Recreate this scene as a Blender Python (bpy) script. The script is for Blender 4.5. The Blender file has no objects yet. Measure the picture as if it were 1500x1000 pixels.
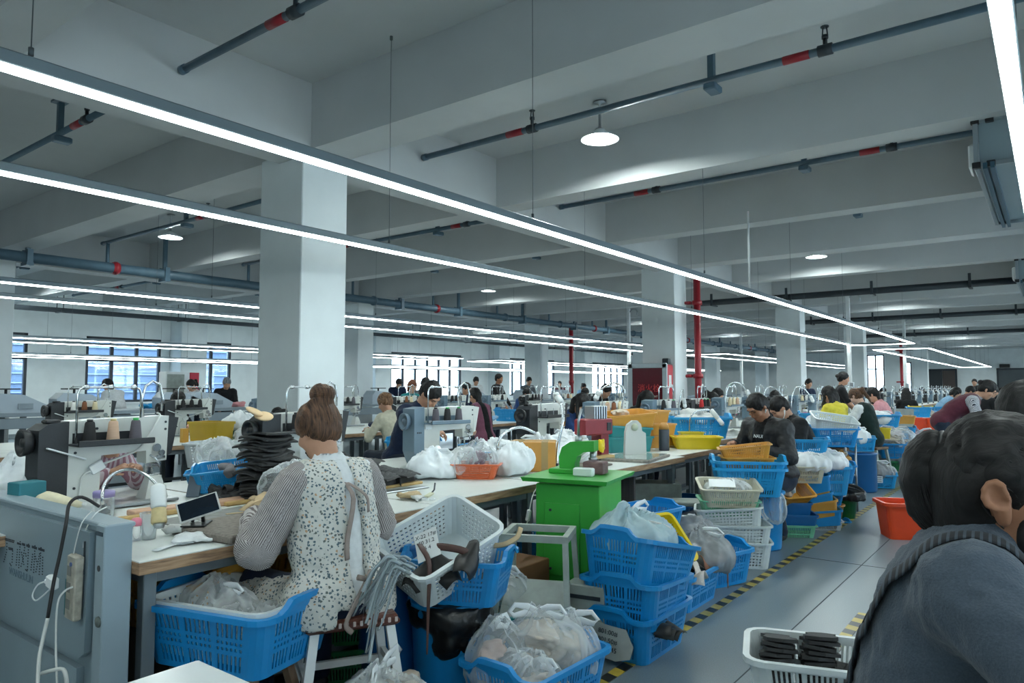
import bpy, math, random
import numpy as np
from mathutils import Vector, Matrix, Euler
from mathutils import noise as mn
random.seed(7)
PI = math.pi
SC = bpy.context.scene
COL = SC.collection
R = math.radians
def nth(n): return ['first', 'second', 'third', 'fourth', 'fifth', 'sixth', 'seventh', 'eighth', 'ninth', 'tenth'][n] if n < 10 else f'{n + 1}' + ('th' if n > 19 and (n + 1) % 10 not in (1, 2, 3) or n < 20 else {1: 'st', 2: 'nd', 3: 'rd'}[(n + 1) % 10])

# ------------------------------------------------------------------ camera, world, light, exposure
cam = bpy.data.cameras.new('camera'); cam_o = bpy.data.objects.new('camera', cam); COL.objects.link(cam_o)
cam.sensor_width = 36.0; cam.lens = 36.0 * 1045 / 1500; cam.clip_start = .05; cam.clip_end = 300
cam_o.location = (0, 0, 1.4)
cam_o.rotation_euler = (R(90 + 3.6), 0, R(37.2))
SC.camera = cam_o
SC.view_settings.view_transform = 'Standard'; SC.view_settings.look = 'None'
SC.view_settings.exposure = 1.5; SC.view_settings.gamma = 1.0; SC.view_settings.use_curve_mapping = False
w = bpy.data.worlds.new('overcast_sky'); SC.world = w; w.use_nodes = True
bg = w.node_tree.nodes['Background']; bg.inputs[0].default_value = (.76, .90, 1, 1); bg.inputs[1].default_value = 4.2
SC.cycles.max_bounces = 7; SC.cycles.diffuse_bounces = 4; SC.cycles.glossy_bounces = 3
SC.cycles.transparent_max_bounces = 12; SC.cycles.transmission_bounces = 4
SC.cycles.caustics_reflective = False; SC.cycles.caustics_refractive = False
SC.cycles.use_denoising = True
SC.cycles.sample_clamp_indirect = 6
TUBE = 9.5         # strength of the LED tubes

# ------------------------------------------------------------------ materials
MATS = {}
def lin(c):
    f = lambda x: x / 12.92 if x <= .04045 else ((x + .055) / 1.055) ** 2.4
    return tuple(f(x / 255.) for x in c)
def mat(name, rgb, rough=.5, metal=0, var=None, bump=None, alpha=1, spec=.5, emit=None, coat=0, stretch=None, sheen=0):
    if name in MATS: return MATS[name]
    m = bpy.data.materials.new(name); m.use_nodes = True; nt = m.node_tree; N = nt.nodes; L = nt.links
    b = N['Principled BSDF']; c = lin(rgb) + (1,)
    b.inputs['Base Color'].default_value = c; b.inputs['Roughness'].default_value = rough; b.inputs['Metallic'].default_value = metal
    b.inputs['Specular IOR Level'].default_value = spec; b.inputs['Alpha'].default_value = alpha
    if coat: b.inputs['Coat Weight'].default_value = coat; b.inputs['Coat Roughness'].default_value = .08
    if sheen: b.inputs['Sheen Weight'].default_value = sheen
    if emit: b.inputs['Emission Color'].default_value = lin(emit[0]) + (1,); b.inputs['Emission Strength'].default_value = emit[1]
    co = None
    if var or bump:
        t = N.new('ShaderNodeTexCoord'); mp = N.new('ShaderNodeMapping'); L.new(t.outputs['Object'], mp.inputs[0]); co = mp.outputs[0]
        if stretch: mp.inputs['Scale'].default_value = stretch
    if var:
        sc, amt = var[0], var[1]
        n = N.new('ShaderNodeTexNoise'); n.inputs['Scale'].default_value = sc; n.inputs['Detail'].default_value = 4; L.new(co, n.inputs[0])
        r = N.new('ShaderNodeValToRGB'); r.color_ramp.elements[0].position = .3; r.color_ramp.elements[1].position = .72
        c2 = lin(var[2]) if len(var) > 2 else tuple(x * (1 - amt) for x in c[:3])
        r.color_ramp.elements[0].color = c2 + (1,); r.color_ramp.elements[1].color = c if len(var) > 2 else tuple(min(1, x * (1 + amt * .5)) for x in c[:3]) + (1,)
        L.new(n.outputs[0], r.inputs[0]); L.new(r.outputs[0], b.inputs['Base Color'])
    if bump:
        n = N.new('ShaderNodeTexNoise'); n.inputs['Scale'].default_value = bump[0]; n.inputs['Detail'].default_value = 3; L.new(co, n.inputs[0])
        bp = N.new('ShaderNodeBump'); bp.inputs['Strength'].default_value = bump[1]; bp.inputs['Distance'].default_value = .01
        L.new(n.outputs[0], bp.inputs['Height']); L.new(bp.outputs[0], b.inputs['Normal'])
    MATS[name] = m; return m
def emis(name, rgb, s):
    if name in MATS: return MATS[name]
    m = bpy.data.materials.new(name); m.use_nodes = True; N = m.node_tree.nodes
    e = N.new('ShaderNodeEmission'); e.inputs[0].default_value = lin(rgb) + (1,); e.inputs[1].default_value = s
    m.node_tree.links.new(e.outputs[0], N['Material Output'].inputs[0]); MATS[name] = m; return m
def film(name, rgb, clear=.45, rough=.25):
    """thin plastic film: partly see-through, partly milky"""
    if name in MATS: return MATS[name]
    m = bpy.data.materials.new(name); m.use_nodes = True; N = m.node_tree.nodes; L = m.node_tree.links
    b = N['Principled BSDF']; b.inputs['Base Color'].default_value = lin(rgb) + (1,); b.inputs['Roughness'].default_value = rough
    t = N.new('ShaderNodeBsdfTransparent'); x = N.new('ShaderNodeMixShader')
    lw = N.new('ShaderNodeLayerWeight'); lw.inputs[0].default_value = .35
    mt = N.new('ShaderNodeMath'); mt.operation = 'MULTIPLY_ADD'; mt.inputs[1].default_value = -clear; mt.inputs[2].default_value = clear
    L.new(lw.outputs['Facing'], mt.inputs[0]); L.new(mt.outputs[0], x.inputs[0]); L.new(b.outputs[0], x.inputs[1]); L.new(t.outputs[0], x.inputs[2])
    L.new(x.outputs[0], N['Material Output'].inputs[0]); MATS[name] = m; return m
def nodes_mat(name, rough=.6):
    m = bpy.data.materials.new(name); m.use_nodes = True; MATS[name] = m
    N = m.node_tree.nodes; b = N['Principled BSDF']; b.inputs['Roughness'].default_value = rough
    t = N.new('ShaderNodeTexCoord')
    return m, N, m.node_tree.links, b, t
def ramp(N, stops, const=False):
    r = N.new('ShaderNodeValToRGB'); e = r.color_ramp.elements
    if const: r.color_ramp.interpolation = 'CONSTANT'
    while len(e) < len(stops): e.new(.5)
    for i, (p, c) in enumerate(stops): e[i].position = p; e[i].color = lin(c) + (1,)
    return r

# ------------------------------------------------------------------ mesh builder
class MB:
    def __init__(s, M=None): s.v = []; s.f = []; s.mi = []; s.sm = []; s.M = M; s.cur = 0
    def add(s, vs, fs, smooth=False):
        o = len(s.v)
        s.v += [tuple(s.M @ Vector(p)) for p in vs] if s.M else [tuple(p) for p in vs]
        s.f += [tuple(i + o for i in f) for f in fs]; s.mi += [s.cur] * len(fs); s.sm += [smooth] * len(fs); return s
    def box(s, c, d, rz=0, rot=None, ch=0):
        hx, hy, hz = d[0] / 2, d[1] / 2, d[2] / 2
        m = rot.to_matrix() if rot else (Matrix.Rotation(rz, 3, 'Z') if rz else None)
        if ch <= 0:
            P = [(x, y, z) for z in (-hz, hz) for x, y in ((-hx, -hy), (hx, -hy), (hx, hy), (-hx, hy))]
            F = [(3, 2, 1, 0), (4, 5, 6, 7), (0, 1, 5, 4), (1, 2, 6, 5), (2, 3, 7, 6), (3, 0, 4, 7)]
        else:
            P = []; F = []
            ch = min(ch, hx * .9, hy * .9, hz * .9)
            rings = [(-hz, ch), (-hz + ch, 0), (hz - ch, 0), (hz, ch)]
            for z, i in rings:
                a, b = hx - i, hy - i; k = ch * .7
                P += [(-a + k, -b, z), (a - k, -b, z), (a, -b + k, z), (a, b - k, z), (a - k, b, z), (-a + k, b, z), (-a, b - k, z), (-a, -b + k, z)]
            for r in range(3):
                for i in range(8): j = (i + 1) % 8; F.append((r * 8 + i, r * 8 + j, r * 8 + 8 + j, r * 8 + 8 + i))
            F.append(tuple(range(7, -1, -1))); F.append(tuple(range(24, 32)))
        if m: P = [tuple(m @ Vector(p)) for p in P]
        return s.add([(p[0] + c[0], p[1] + c[1], p[2] + c[2]) for p in P], F)
    def hexa(s, bot, top):
        """eight-cornered block from four bottom and four top points"""
        return s.add(list(bot) + list(top), [(3, 2, 1, 0), (4, 5, 6, 7), (0, 1, 5, 4), (1, 2, 6, 5), (2, 3, 7, 6), (3, 0, 4, 7)])
    def tube(s, pts, r, n=8, closed=False, caps=True, flat=None):
        P = [Vector(p) for p in pts]; m = len(P); rr = r if isinstance(r, (list, tuple)) else [r] * m
        T = []
        for i in range(m):
            a = P[i - 1] if (i or closed) else P[i]; b = P[(i + 1) % m] if (i < m - 1 or closed) else P[i]
            t = (b - a); T.append(t.normalized() if t.length > 1e-9 else Vector((0, 0, 1)))
        u = T[0].orthogonal().normalized() if flat is None else (Vector(flat[0]) - T[0] * T[0].dot(Vector(flat[0]))).normalized()
        V = []
        for i in range(m):
            u = (u - T[i] * T[i].dot(u)); u = u.normalized() if u.length > 1e-6 else T[i].orthogonal().normalized()
            w_ = T[i].cross(u)
            fa = flat[1] if flat else 1
            for k in range(n):
                a = 2 * PI * k / n; V.append(tuple(P[i] + u * (math.cos(a) * rr[i]) + w_ * (math.sin(a) * rr[i] * fa)))
        F = []
        for i in range(m if closed else m - 1):
            j = (i + 1) % m
            for k in range(n): l = (k + 1) % n; F.append((i * n + k, i * n + l, j * n + l, j * n + k))
        s.add(V, F, True)
        if caps and not closed:
            o = len(s.v) - m * n
            s.f += [tuple(o + k for k in range(n - 1, -1, -1)), tuple(o + (m - 1) * n + k for k in range(n))]; s.mi += [s.cur] * 2; s.sm += [False] * 2
        return s
    def stube(s, pts, r, n=8, k=4, **kw):
        P = [Vector(p) for p in pts]; rr = list(r) if isinstance(r, (list, tuple)) else [r] * len(P); Q = []; q = []
        for i in range(len(P) - 1):
            a, b, c, d = P[max(0, i - 1)], P[i], P[i + 1], P[min(len(P) - 1, i + 2)]
            for j in range(k): u = j / k; Q.append(.5 * ((2 * b) + (c - a) * u + (2 * a - 5 * b + 4 * c - d) * u * u + (3 * b - a - 3 * c + d) * u ** 3)); q.append(rr[i] * (1 - u) + rr[i + 1] * u)
        Q.append(P[-1]); q.append(rr[-1]); return s.tube(Q, q, n, **kw)
    def cyl(s, a, b, r, r2=None, n=14): return s.tube([a, b], [r, r if r2 is None else r2], n)
    def lathe(s, prof, c=(0, 0, 0), n=20, axis='z', smooth=True):
        V = []; F = []; m = len(prof)
        for r, z in prof:
            for k in range(n):
                a = 2 * PI * k / n; x, y = r * math.cos(a), r * math.sin(a)
                p = (x, y, z) if axis == 'z' else ((z, x, y) if axis == 'x' else (y, z, x))
                V.append((p[0] + c[0], p[1] + c[1], p[2] + c[2]))
        for i in range(m - 1):
            for k in range(n): l = (k + 1) % n; F.append((i * n + k, i * n + l, (i + 1) * n + l, (i + 1) * n + k))
        if prof[0][0] > 1e-6: F.append(tuple(range(n - 1, -1, -1)))
        if prof[-1][0] > 1e-6: F.append(tuple((m - 1) * n + k for k in range(n)))
        return s.add(V, F, smooth)
    def prism(s, poly, h0, h1, plane='xz'):
        """extrude a 2D outline; plane 'xz' extrudes along y, 'yz' along x, 'xy' along z"""
        n = len(poly); f = {'xz': lambda p, h: (p[0], h, p[1]), 'yz': lambda p, h: (h, p[0], p[1]), 'xy': lambda p, h: (p[0], p[1], h)}[plane]
        V = [f(p, h0) for p in poly] + [f(p, h1) for p in poly]
        F = [tuple(range(n)), tuple(range(2 * n - 1, n - 1, -1))] + [(i, n + i, n + (i + 1) % n, (i + 1) % n) for i in range(n)]
        return s.add(V, F)
    def grid(s, fn, nu, nv, smooth=True, thick=0):
        V = [fn(i / nu, j / nv) for j in range(nv + 1) for i in range(nu + 1)]; k = nu + 1
        F = [(j * k + i, j * k + i + 1, (j + 1) * k + i + 1, (j + 1) * k + i) for j in range(nv) for i in range(nu)]
        s.add(V, F, smooth)
        if thick:
            n = len(V); s.add([(p[0], p[1], p[2] - thick) for p in V], [tuple(reversed(f)) for f in F], smooth); o = len(s.v) - 2 * n
            bd = [i for i in range(k)] + [j * k + nu for j in range(1, nv + 1)] + [nv * k + i for i in range(nu - 1, -1, -1)] + [j * k for j in range(nv - 1, 0, -1)]
            for a, b in zip(bd, bd[1:] + bd[:1]): s.f.append((o + b, o + a, o + n + a, o + n + b)); s.mi.append(s.cur); s.sm.append(False)
        return s
    def mesh(s, name, mats):
        me = bpy.data.meshes.new(name); me.from_pydata(s.v, [], s.f)
        for m in (mats if isinstance(mats, (list, tuple)) else [mats]): me.materials.append(m)
        me.polygons.foreach_set('material_index', s.mi); me.polygons.foreach_set('use_smooth', s.sm); me.update(); return me
    def build(s, name, mats, parent=None, loc=(0, 0, 0), rot=(0, 0, 0), **kw):
        return obj(name, s.mesh(name, mats), parent, loc, rot, **kw)
def obj(name, me, parent=None, loc=(0, 0, 0), rot=(0, 0, 0), **kw):
    o = bpy.data.objects.new(name, me); COL.objects.link(o); o.parent = parent; o.location = loc
    o.rotation_euler = rot if isinstance(rot, (tuple, list)) else (0, 0, rot)
    return tag(o, **kw)
def tag(o, label=None, cat=None, group=None, kind=None):
    if label: o['label'] = label
    if cat: o['category'] = cat
    if group: o['group'] = group
    if kind: o['kind'] = kind
    return o
def thing(name, label, cat, loc=(0, 0, 0), rot=(0, 0, 0), group=None): return obj(name, None, None, loc, rot, label=label, cat=cat, group=group)
def dup(o, loc, rot, label=None, group=None, scale=None):
    """copy a thing with copies of its parts and sub-parts (mesh data shared)"""
    c = o.copy(); COL.objects.link(c); c.location = loc; c.rotation_euler = rot if isinstance(rot, (tuple, list)) else (0, 0, rot)
    if scale: c.scale = scale if isinstance(scale, (tuple, list)) else (scale,) * 3
    if label: c['label'] = label
    if group: c['group'] = group
    def rec(a, b):
        for ch in CH.get(a.name, []):
            d = ch.copy(); COL.objects.link(d); d.parent = b; CH.setdefault(b.name, []).append(d); rec(ch, d)
    rec(o, c); return c
CH = {}
_obj0 = obj
def obj(name, me, parent=None, loc=(0, 0, 0), rot=(0, 0, 0), **kw):
    o = _obj0(name, me, parent, loc, rot, **kw)
    if parent is not None: CH.setdefault(parent.name, []).append(o)
    return o

# ------------------------------------------------------------------ smooth solids (signed distance + surface nets)
def V3(*a): return np.array(a, float)
class SD:
    def __init__(s, k=.02): s.p = []; s.k = k
    def cap(s, a, b, ra, rb=None, k=None, op=1): s.p.append(('c', np.array(a, float), np.array(b, float), ra, ra if rb is None else rb, s.k if k is None else k, op)); return s
    def ell(s, c, r, m=None, k=None, op=1): s.p.append(('e', np.array(c, float), np.array(r, float), m, 0, s.k if k is None else k, op)); return s
    def bx(s, c, hd, m=None, rd=.0, k=None, op=1): s.p.append(('b', np.array(c, float), np.array(hd, float), m, rd, s.k if k is None else k, op)); return s
    def off(s, d):
        q = SD(s.k)
        for t in s.p:
            if t[0] == 'c': q.p.append(('c', t[1], t[2], t[3] + d, t[4] + d) + t[5:])
            elif t[0] == 'e': q.p.append(('e', t[1], t[2] + d) + t[3:])
            else: q.p.append(('b', t[1], t[2] + d) + t[3:])
        return q
    def bounds(s):
        lo = []; hi = []
        for t in s.p:
            if t[6] < 0: continue
            if t[0] == 'c': r = max(t[3], t[4]); lo.append(np.minimum(t[1], t[2]) - r); hi.append(np.maximum(t[1], t[2]) + r)
            else:
                r = np.abs(t[3]) @ t[2] if t[3] is not None else t[2]; r = r + (t[4] if t[0] == 'b' else 0); lo.append(t[1] - r); hi.append(t[1] + r)
        return np.min(lo, 0), np.max(hi, 0)
    def mesh(s, h, clip=None):
        lo, hi = s.bounds(); lo = lo - 2.5 * h - s.k * .3; hi = hi + 2.5 * h + s.k * .3
        n = np.ceil((hi - lo) / h).astype(int) + 1
        ax = [lo[i] + h * np.arange(n[i]) for i in range(3)]
        D = np.full(n, 1.0, np.float32)
        for t in s.p:
            if t[0] == 'c': r = max(t[3], t[4]); a = np.minimum(t[1], t[2]) - r; b = np.maximum(t[1], t[2]) + r
            else: r = np.abs(t[3]) @ t[2] if t[3] is not None else t[2]; r = r + (t[4] if t[0] == 'b' else 0); a = t[1] - r; b = t[1] + r
            pad = t[5] + 3 * h
            i0 = np.clip(np.floor((a - pad - lo) / h).astype(int), 0, n - 1); i1 = np.clip(np.ceil((b + pad - lo) / h).astype(int) + 1, 1, n)
            if (i1 <= i0).any(): continue
            sl = tuple(slice(i0[i], i1[i]) for i in range(3))
            X, Y, Z = np.meshgrid(ax[0][sl[0]], ax[1][sl[1]], ax[2][sl[2]], indexing='ij', sparse=True)
            if t[0] == 'c':
                ab = t[2] - t[1]; L2 = max(ab @ ab, 1e-12); px, py, pz = X - t[1][0], Y - t[1][1], Z - t[1][2]
                tt = np.clip((px * ab[0] + py * ab[1] + pz * ab[2]) / L2, 0, 1)
                d = np.sqrt((px - tt * ab[0]) ** 2 + (py - tt * ab[1]) ** 2 + (pz - tt * ab[2]) ** 2) - (t[3] + (t[4] - t[3]) * tt)
            else:
                px, py, pz = X - t[1][0], Y - t[1][1], Z - t[1][2]
                if t[3] is not None:
                    m = t[3]; px, py, pz = (px * m[0, 0] + py * m[1, 0] + pz * m[2, 0], px * m[0, 1] + py * m[1, 1] + pz * m[2, 1], px * m[0, 2] + py * m[1, 2] + pz * m[2, 2])
                rr = t[2]
                if t[0] == 'e':
                    k0 = np.sqrt((px / rr[0]) ** 2 + (py / rr[1]) ** 2 + (pz / rr[2]) ** 2); k1 = np.sqrt((px / rr[0] ** 2) ** 2 + (py / rr[1] ** 2) ** 2 + (pz / rr[2] ** 2) ** 2)
                    d = k0 * (k0 - 1) / np.maximum(k1, 1e-6)
                else:
                    qx, qy, qz = np.abs(px) - rr[0], np.abs(py) - rr[1], np.abs(pz) - rr[2]
                    d = np.sqrt(np.maximum(qx, 0) ** 2 + np.maximum(qy, 0) ** 2 + np.maximum(qz, 0) ** 2) + np.minimum(np.maximum(np.maximum(qx, qy), qz), 0) - t[4]
            A = D[sl]; k = max(t[5], 1e-5)
            if t[6] > 0:
                hh = np.clip(.5 + .5 * (A - d) / k, 0, 1); D[sl] = A + (d - A) * hh - k * hh * (1 - hh)
            else:
                hh = np.clip(.5 - .5 * (A + d) / k, 0, 1); D[sl] = A + (-d - A) * hh + k * hh * (1 - hh)
        D[0] = D[-1] = 1; D[:, 0] = D[:, -1] = 1; D[:, :, 0] = D[:, :, -1] = 1
        return nets(D, lo, h)
def nets(D, lo, h):
    S = D < 0; n = np.array(D.shape); c = n - 1
    sm = np.zeros(c, np.int8)
    for i in (0, 1):
        for j in (0, 1):
            for k in (0, 1): sm += S[i:i + c[0], j:j + c[1], k:k + c[2]]
    I = np.argwhere((sm > 0) & (sm < 8))
    if not len(I): return np.zeros((0, 3)), np.zeros((0, 4), int)
    acc = np.zeros((len(I), 3)); cnt = np.zeros(len(I))
    for a in range(3):
        o1, o2 = [(1, 2), (0, 2), (0, 1)][a]
        for p in (0, 1):
            for q in (0, 1):
                J = I.copy(); J[:, o1] += p; J[:, o2] += q; K = J.copy(); K[:, a] += 1
                da = D[J[:, 0], J[:, 1], J[:, 2]]; db = D[K[:, 0], K[:, 1], K[:, 2]]; m = (da < 0) != (db < 0)
                t = np.where(m, da / np.where(m, da - db, 1), 0)
                P = np.zeros((len(I), 3)); P[:, o1] = p; P[:, o2] = q; P[:, a] = t
                acc += P * m[:, None]; cnt += m
    V = lo + h * (I + acc / cnt[:, None])
    idx = np.full(c, -1, np.int64); idx[I[:, 0], I[:, 1], I[:, 2]] = np.arange(len(I))
    Q = []
    for a in range(3):
        o1, o2 = [(1, 2), (2, 0), (0, 1)][a]
        s0 = [slice(None)] * 3; s1 = [slice(None)] * 3; s0[a] = slice(0, -1); s1[a] = slice(1, None)
        A = S[tuple(s0)]; B = S[tuple(s1)]; E = np.argwhere(A != B)
        E = E[(E[:, o1] > 0) & (E[:, o2] > 0) & (E[:, o1] < n[o1] - 1) & (E[:, o2] < n[o2] - 1)]
        fl = A[E[:, 0], E[:, 1], E[:, 2]]
        def g(d1, d2): J = E.copy(); J[:, o1] -= d1; J[:, o2] -= d2; return idx[J[:, 0], J[:, 1], J[:, 2]]
        q = np.stack([g(0, 0), g(1, 0), g(1, 1), g(0, 1)], 1)
        q = np.where(fl[:, None], q, q[:, ::-1]); Q.append(q)
    return V, np.concatenate(Q)
def npmesh(name, parts, mats, smooth=True):
    """one mesh from a list of (verts, quads[, material index])"""
    VS = []; FS = []; MI = []; o = 0
    for t in parts:
        v, f = t[0], t[1]
        if not len(v): continue
        VS.append(np.asarray(v)); FS.append(np.asarray(f) + o); MI += [t[2] if len(t) > 2 else 0] * len(f); o += len(v)
    V = np.concatenate(VS).astype(np.float32); F = np.concatenate(FS).astype(np.int32)
    me = bpy.data.meshes.new(name); me.vertices.add(len(V)); me.vertices.foreach_set('co', V.ravel())
    nf, k = F.shape; me.loops.add(nf * k); me.loops.foreach_set('vertex_index', F.ravel()); me.polygons.add(nf)
    me.polygons.foreach_set('loop_start', np.arange(0, nf * k, k, dtype=np.int32))
    for m in (mats if isinstance(mats, (list, tuple)) else [mats]): me.materials.append(m)
    me.polygons.foreach_set('material_index', np.array(MI, np.int32)); me.polygons.foreach_set('use_smooth', np.full(nf, smooth))
    me.update(calc_edges=True); me.validate(); return me
def normals(V, Q):
    n = np.cross(V[Q[:, 2]] - V[Q[:, 0]], V[Q[:, 3]] - V[Q[:, 1]]); N = np.zeros_like(V)
    for i in range(4): np.add.at(N, Q[:, i], n)
    return N / np.maximum(np.linalg.norm(N, axis=1, keepdims=True), 1e-9)
_rs = np.random.RandomState(3); _LAT = _rs.rand(32, 32, 32).astype(np.float32) * 2 - 1
def vnoise(P):
    i = np.floor(P).astype(int); f = P - i; f = f * f * (3 - 2 * f); i &= 31; j = (i + 1) & 31
    L = _LAT; x, y, z = f[:, 0], f[:, 1], f[:, 2]
    a = L[i[:, 0], i[:, 1], i[:, 2]] * (1 - x) + L[j[:, 0], i[:, 1], i[:, 2]] * x; b = L[i[:, 0], j[:, 1], i[:, 2]] * (1 - x) + L[j[:, 0], j[:, 1], i[:, 2]] * x
    c = L[i[:, 0], i[:, 1], j[:, 2]] * (1 - x) + L[j[:, 0], i[:, 1], j[:, 2]] * x; d = L[i[:, 0], j[:, 1], j[:, 2]] * (1 - x) + L[j[:, 0], j[:, 1], j[:, 2]] * x
    return (a * (1 - y) + b * y) * (1 - z) + (c * (1 - y) + d * y) * z
def ridged(P): return 1 - 2 * np.abs(vnoise(P))
def wrinkle(VQ, amp, freq, seed=0, ridge=False, stretch=(1, 1, 1)):
    V, Q = VQ; N = normals(V, Q); P = V * np.array(stretch) * freq + seed * 7.31
    w_ = (ridged(P) * .65 + ridged(P * 2.1 + 5) * .35 - .45) if ridge else (vnoise(P) * .7 + vnoise(P * 2.2 + 3) * .3)
    return V + N * (w_ * amp)[:, None], Q
def rotm(rx=0, ry=0, rz=0): return np.array(Euler((R(rx), R(ry), R(rz))).to_matrix())

# ------------------------------------------------------------------ setting
XL, XR, Y0, Y1, ZC, ZB = -22.3, 8.6, -5.0, 50.0, 4.18, 3.58
M_wall = mat('painted_wall', (232, 238, 238), .75, var=(3, .06), bump=(60, .04))
M_ceil = mat('painted_ceiling', (187, 191, 192), .8, var=(1.5, .06), bump=(50, .04))
M_col = mat('painted_column', (214, 222, 224), .6, var=(2.5, .06), bump=(45, .04))
M_black = mat('black_plastic', (28, 30, 33), .42, bump=(120, .05))
M_steel = mat('brushed_steel', (170, 176, 180), .3, metal=.9)
M_chrome = mat('chrome', (205, 210, 214), .12, metal=1)
M_dark = mat('dark_metal', (52, 60, 66), .5, metal=.3)
M_pipe = mat('blue_grey_pipe_paint', (78, 104, 120), .45, var=(8, .12))
M_red = mat('red_paint', (150, 28, 40), .4, var=(6, .12))
M_white = mat('white_paint', (222, 227, 228), .4, var=(5, .05))
M_alu = mat('aluminium', (165, 176, 182), .32, metal=.75)
def floor_mat():
    m, N, L, b, t = nodes_mat('epoxy_floor', .3)
    n = N.new('ShaderNodeTexNoise'); n.inputs['Scale'].default_value = .55; n.inputs['Detail'].default_value = 6; L.new(t.outputs['Object'], n.inputs[0])
    r = ramp(N, [(.3, (94, 108, 115)), (.55, (110, 125, 132)), (.75, (121, 136, 142))]); L.new(n.outputs[0], r.inputs[0])
    s = N.new('ShaderNodeTexNoise'); s.inputs['Scale'].default_value = 160; L.new(t.outputs['Object'], s.inputs[0])
    x = N.new('ShaderNodeMixRGB'); x.blend_type = 'OVERLAY'; x.inputs[0].default_value = .35; L.new(r.outputs[0], x.inputs[1]); L.new(s.outputs[0], x.inputs[2]); L.new(x.outputs[0], b.inputs['Base Color'])
    k = N.new('ShaderNodeTexNoise'); k.inputs['Scale'].default_value = 2.2; k.inputs['Detail'].default_value = 5; L.new(t.outputs['Object'], k.inputs[0])
    mr = N.new('ShaderNodeMapRange'); mr.inputs[1].default_value = .35; mr.inputs[2].default_value = .65; mr.inputs[3].default_value = .30; mr.inputs[4].default_value = .34
    L.new(k.outputs[0], mr.inputs[0]); L.new(mr.outputs[0], b.inputs['Roughness'])
    bp = N.new('ShaderNodeBump'); bp.inputs['Strength'].default_value = .08; bp.inputs['Distance'].default_value = .004; L.new(s.outputs[0], bp.inputs['Height']); L.new(bp.outputs[0], b.inputs['Normal'])
    return m
st = dict(kind='structure')
MB().box(((XL + XR) / 2, (Y0 + Y1) / 2, -.06), (XR - XL, Y1 - Y0, .12)).build('floor', floor_mat(), **st)
MB().box(((XL + XR) / 2, (Y0 + Y1) / 2, ZC + .06), (XR - XL, Y1 - Y0, .12)).build('ceiling', M_ceil, **st)
MB().box(((XL + XR) / 2, Y0 - .1, ZC / 2), (XR - XL, .2, ZC)).build('wall_front', M_wall, **st)

def wall_with_holes(name, axis, pos, a0, a1, holes, th=.24):
    """wall panel of real thickness with rectangular openings; axis 'y' runs along y at x=pos"""
    m = MB(); hs = sorted(holes); cur = a0
    def bx(a, b, z0, z1):
        if b - a < 1e-4 or z1 - z0 < 1e-4: return
        if axis == 'y': m.box((pos, (a + b) / 2, (z0 + z1) / 2), (th, b - a, z1 - z0))
        else: m.box(((a + b) / 2, pos, (z0 + z1) / 2), (b - a, th, z1 - z0))
    for a, b, z0, z1 in hs: bx(cur, a, 0, ZC); bx(a, b, 0, z0); bx(a, b, z1, ZC); cur = b
    bx(cur, a1, 0, ZC); return m.build(name, M_wall, **st)
WL = [(4.6, 7.5, .93, 2.86), (8.98, 11.15, .93, 2.86), (12.15, 13.55, .93, 2.86), (15.3, 18.9, .93, 2.86), (20.9, 25.4, .93, 2.86), (28.7, 33.3, .93, 2.86), (36.6, 41.4, .93, 2.86)]
wall_with_holes('wall_left', 'y', XL - .12, Y0, Y1, WL)
WR = [(y, y + 4.5, .93, 2.86) for y in (-3.2, 4.8, 12.8, 20.8, 28.8, 36.8)]
wall_with_holes('wall_right', 'y', XR + .12, Y0, Y1, WR)
WB = [(-9.5, -8.5, .9, 3.4), (-7.4, -7.0, .9, 2.9)]
wall_with_holes('wall_back', 'x', Y1 + .12, XL, XR, WB)
M_frame = mat('window_frame_black', (30, 40, 50), .4)
def glass_mat():
    m = bpy.data.materials.new('window_glass'); m.use_nodes = True; N = m.node_tree.nodes; L = m.node_tree.links
    t = N.new('ShaderNodeBsdfTransparent'); t.inputs[0].default_value = (.9, .96, 1, 1); g = N.new('ShaderNodeBsdfGlossy'); g.inputs['Roughness'].default_value = .03
    x = N.new('ShaderNodeMixShader'); x.inputs[0].default_value = .05; L.new(t.outputs[0], x.inputs[1]); L.new(g.outputs[0], x.inputs[2]); L.new(x.outputs[0], N['Material Output'].inputs[0]); return m
M_glass = glass_mat()
wn = [0]
def window(axis, pos, a0, a1, z0, z1, ncol):
    wn[0] += 1; root = obj(f'window_{wn[0]}', None, **st)
    def P(a, z, da, dz, dt): return ((pos, a, z), (dt, da, dz)) if axis == 'y' else ((a, pos, z), (da, dt, dz))
    f = MB()
    for c, d in (P((a0 + a1) / 2, z0 + .035, a1 - a0, .07, .1), P((a0 + a1) / 2, z1 - .035, a1 - a0, .07, .1), P(a0 + .035, (z0 + z1) / 2, .07, z1 - z0, .1), P(a1 - .035, (z0 + z1) / 2, .07, z1 - z0, .1)): f.box(c, d)
    f.build('window_frame', M_frame, root)
    zt = z1 - (z1 - z0) * .36; c, d = P((a0 + a1) / 2, zt, a1 - a0 - .14, .06, .08); MB().box(c, d).build('transom', M_frame, root)
    wd = (a1 - a0) / ncol
    for i in range(1, ncol): c, d = P(a0 + wd * i, (z0 + z1) / 2, .09, z1 - z0 - .14, .08); MB().box(c, d).build('mullion', M_frame, root)
    for i in range(ncol):
        for lo, hi in ((z0 + .07, zt - .03), (zt + .03, z1 - .07)):
            c, d = P(a0 + wd * (i + .5), (lo + hi) / 2, wd - .1, hi - lo, .012); MB().box(c, d).build('pane', M_glass, root)
    c, d = P((a0 + a1) / 2, z0 - .025, a1 - a0 + .06, .05, .34); MB().box(c, d).build('window_sill', M_white, root)
for (a, b, z0, z1), n in zip(WL, (4, 3, 2, 4, 6, 6, 6)): window('y', XL - .05, a, b, z0, z1, n)
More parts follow.
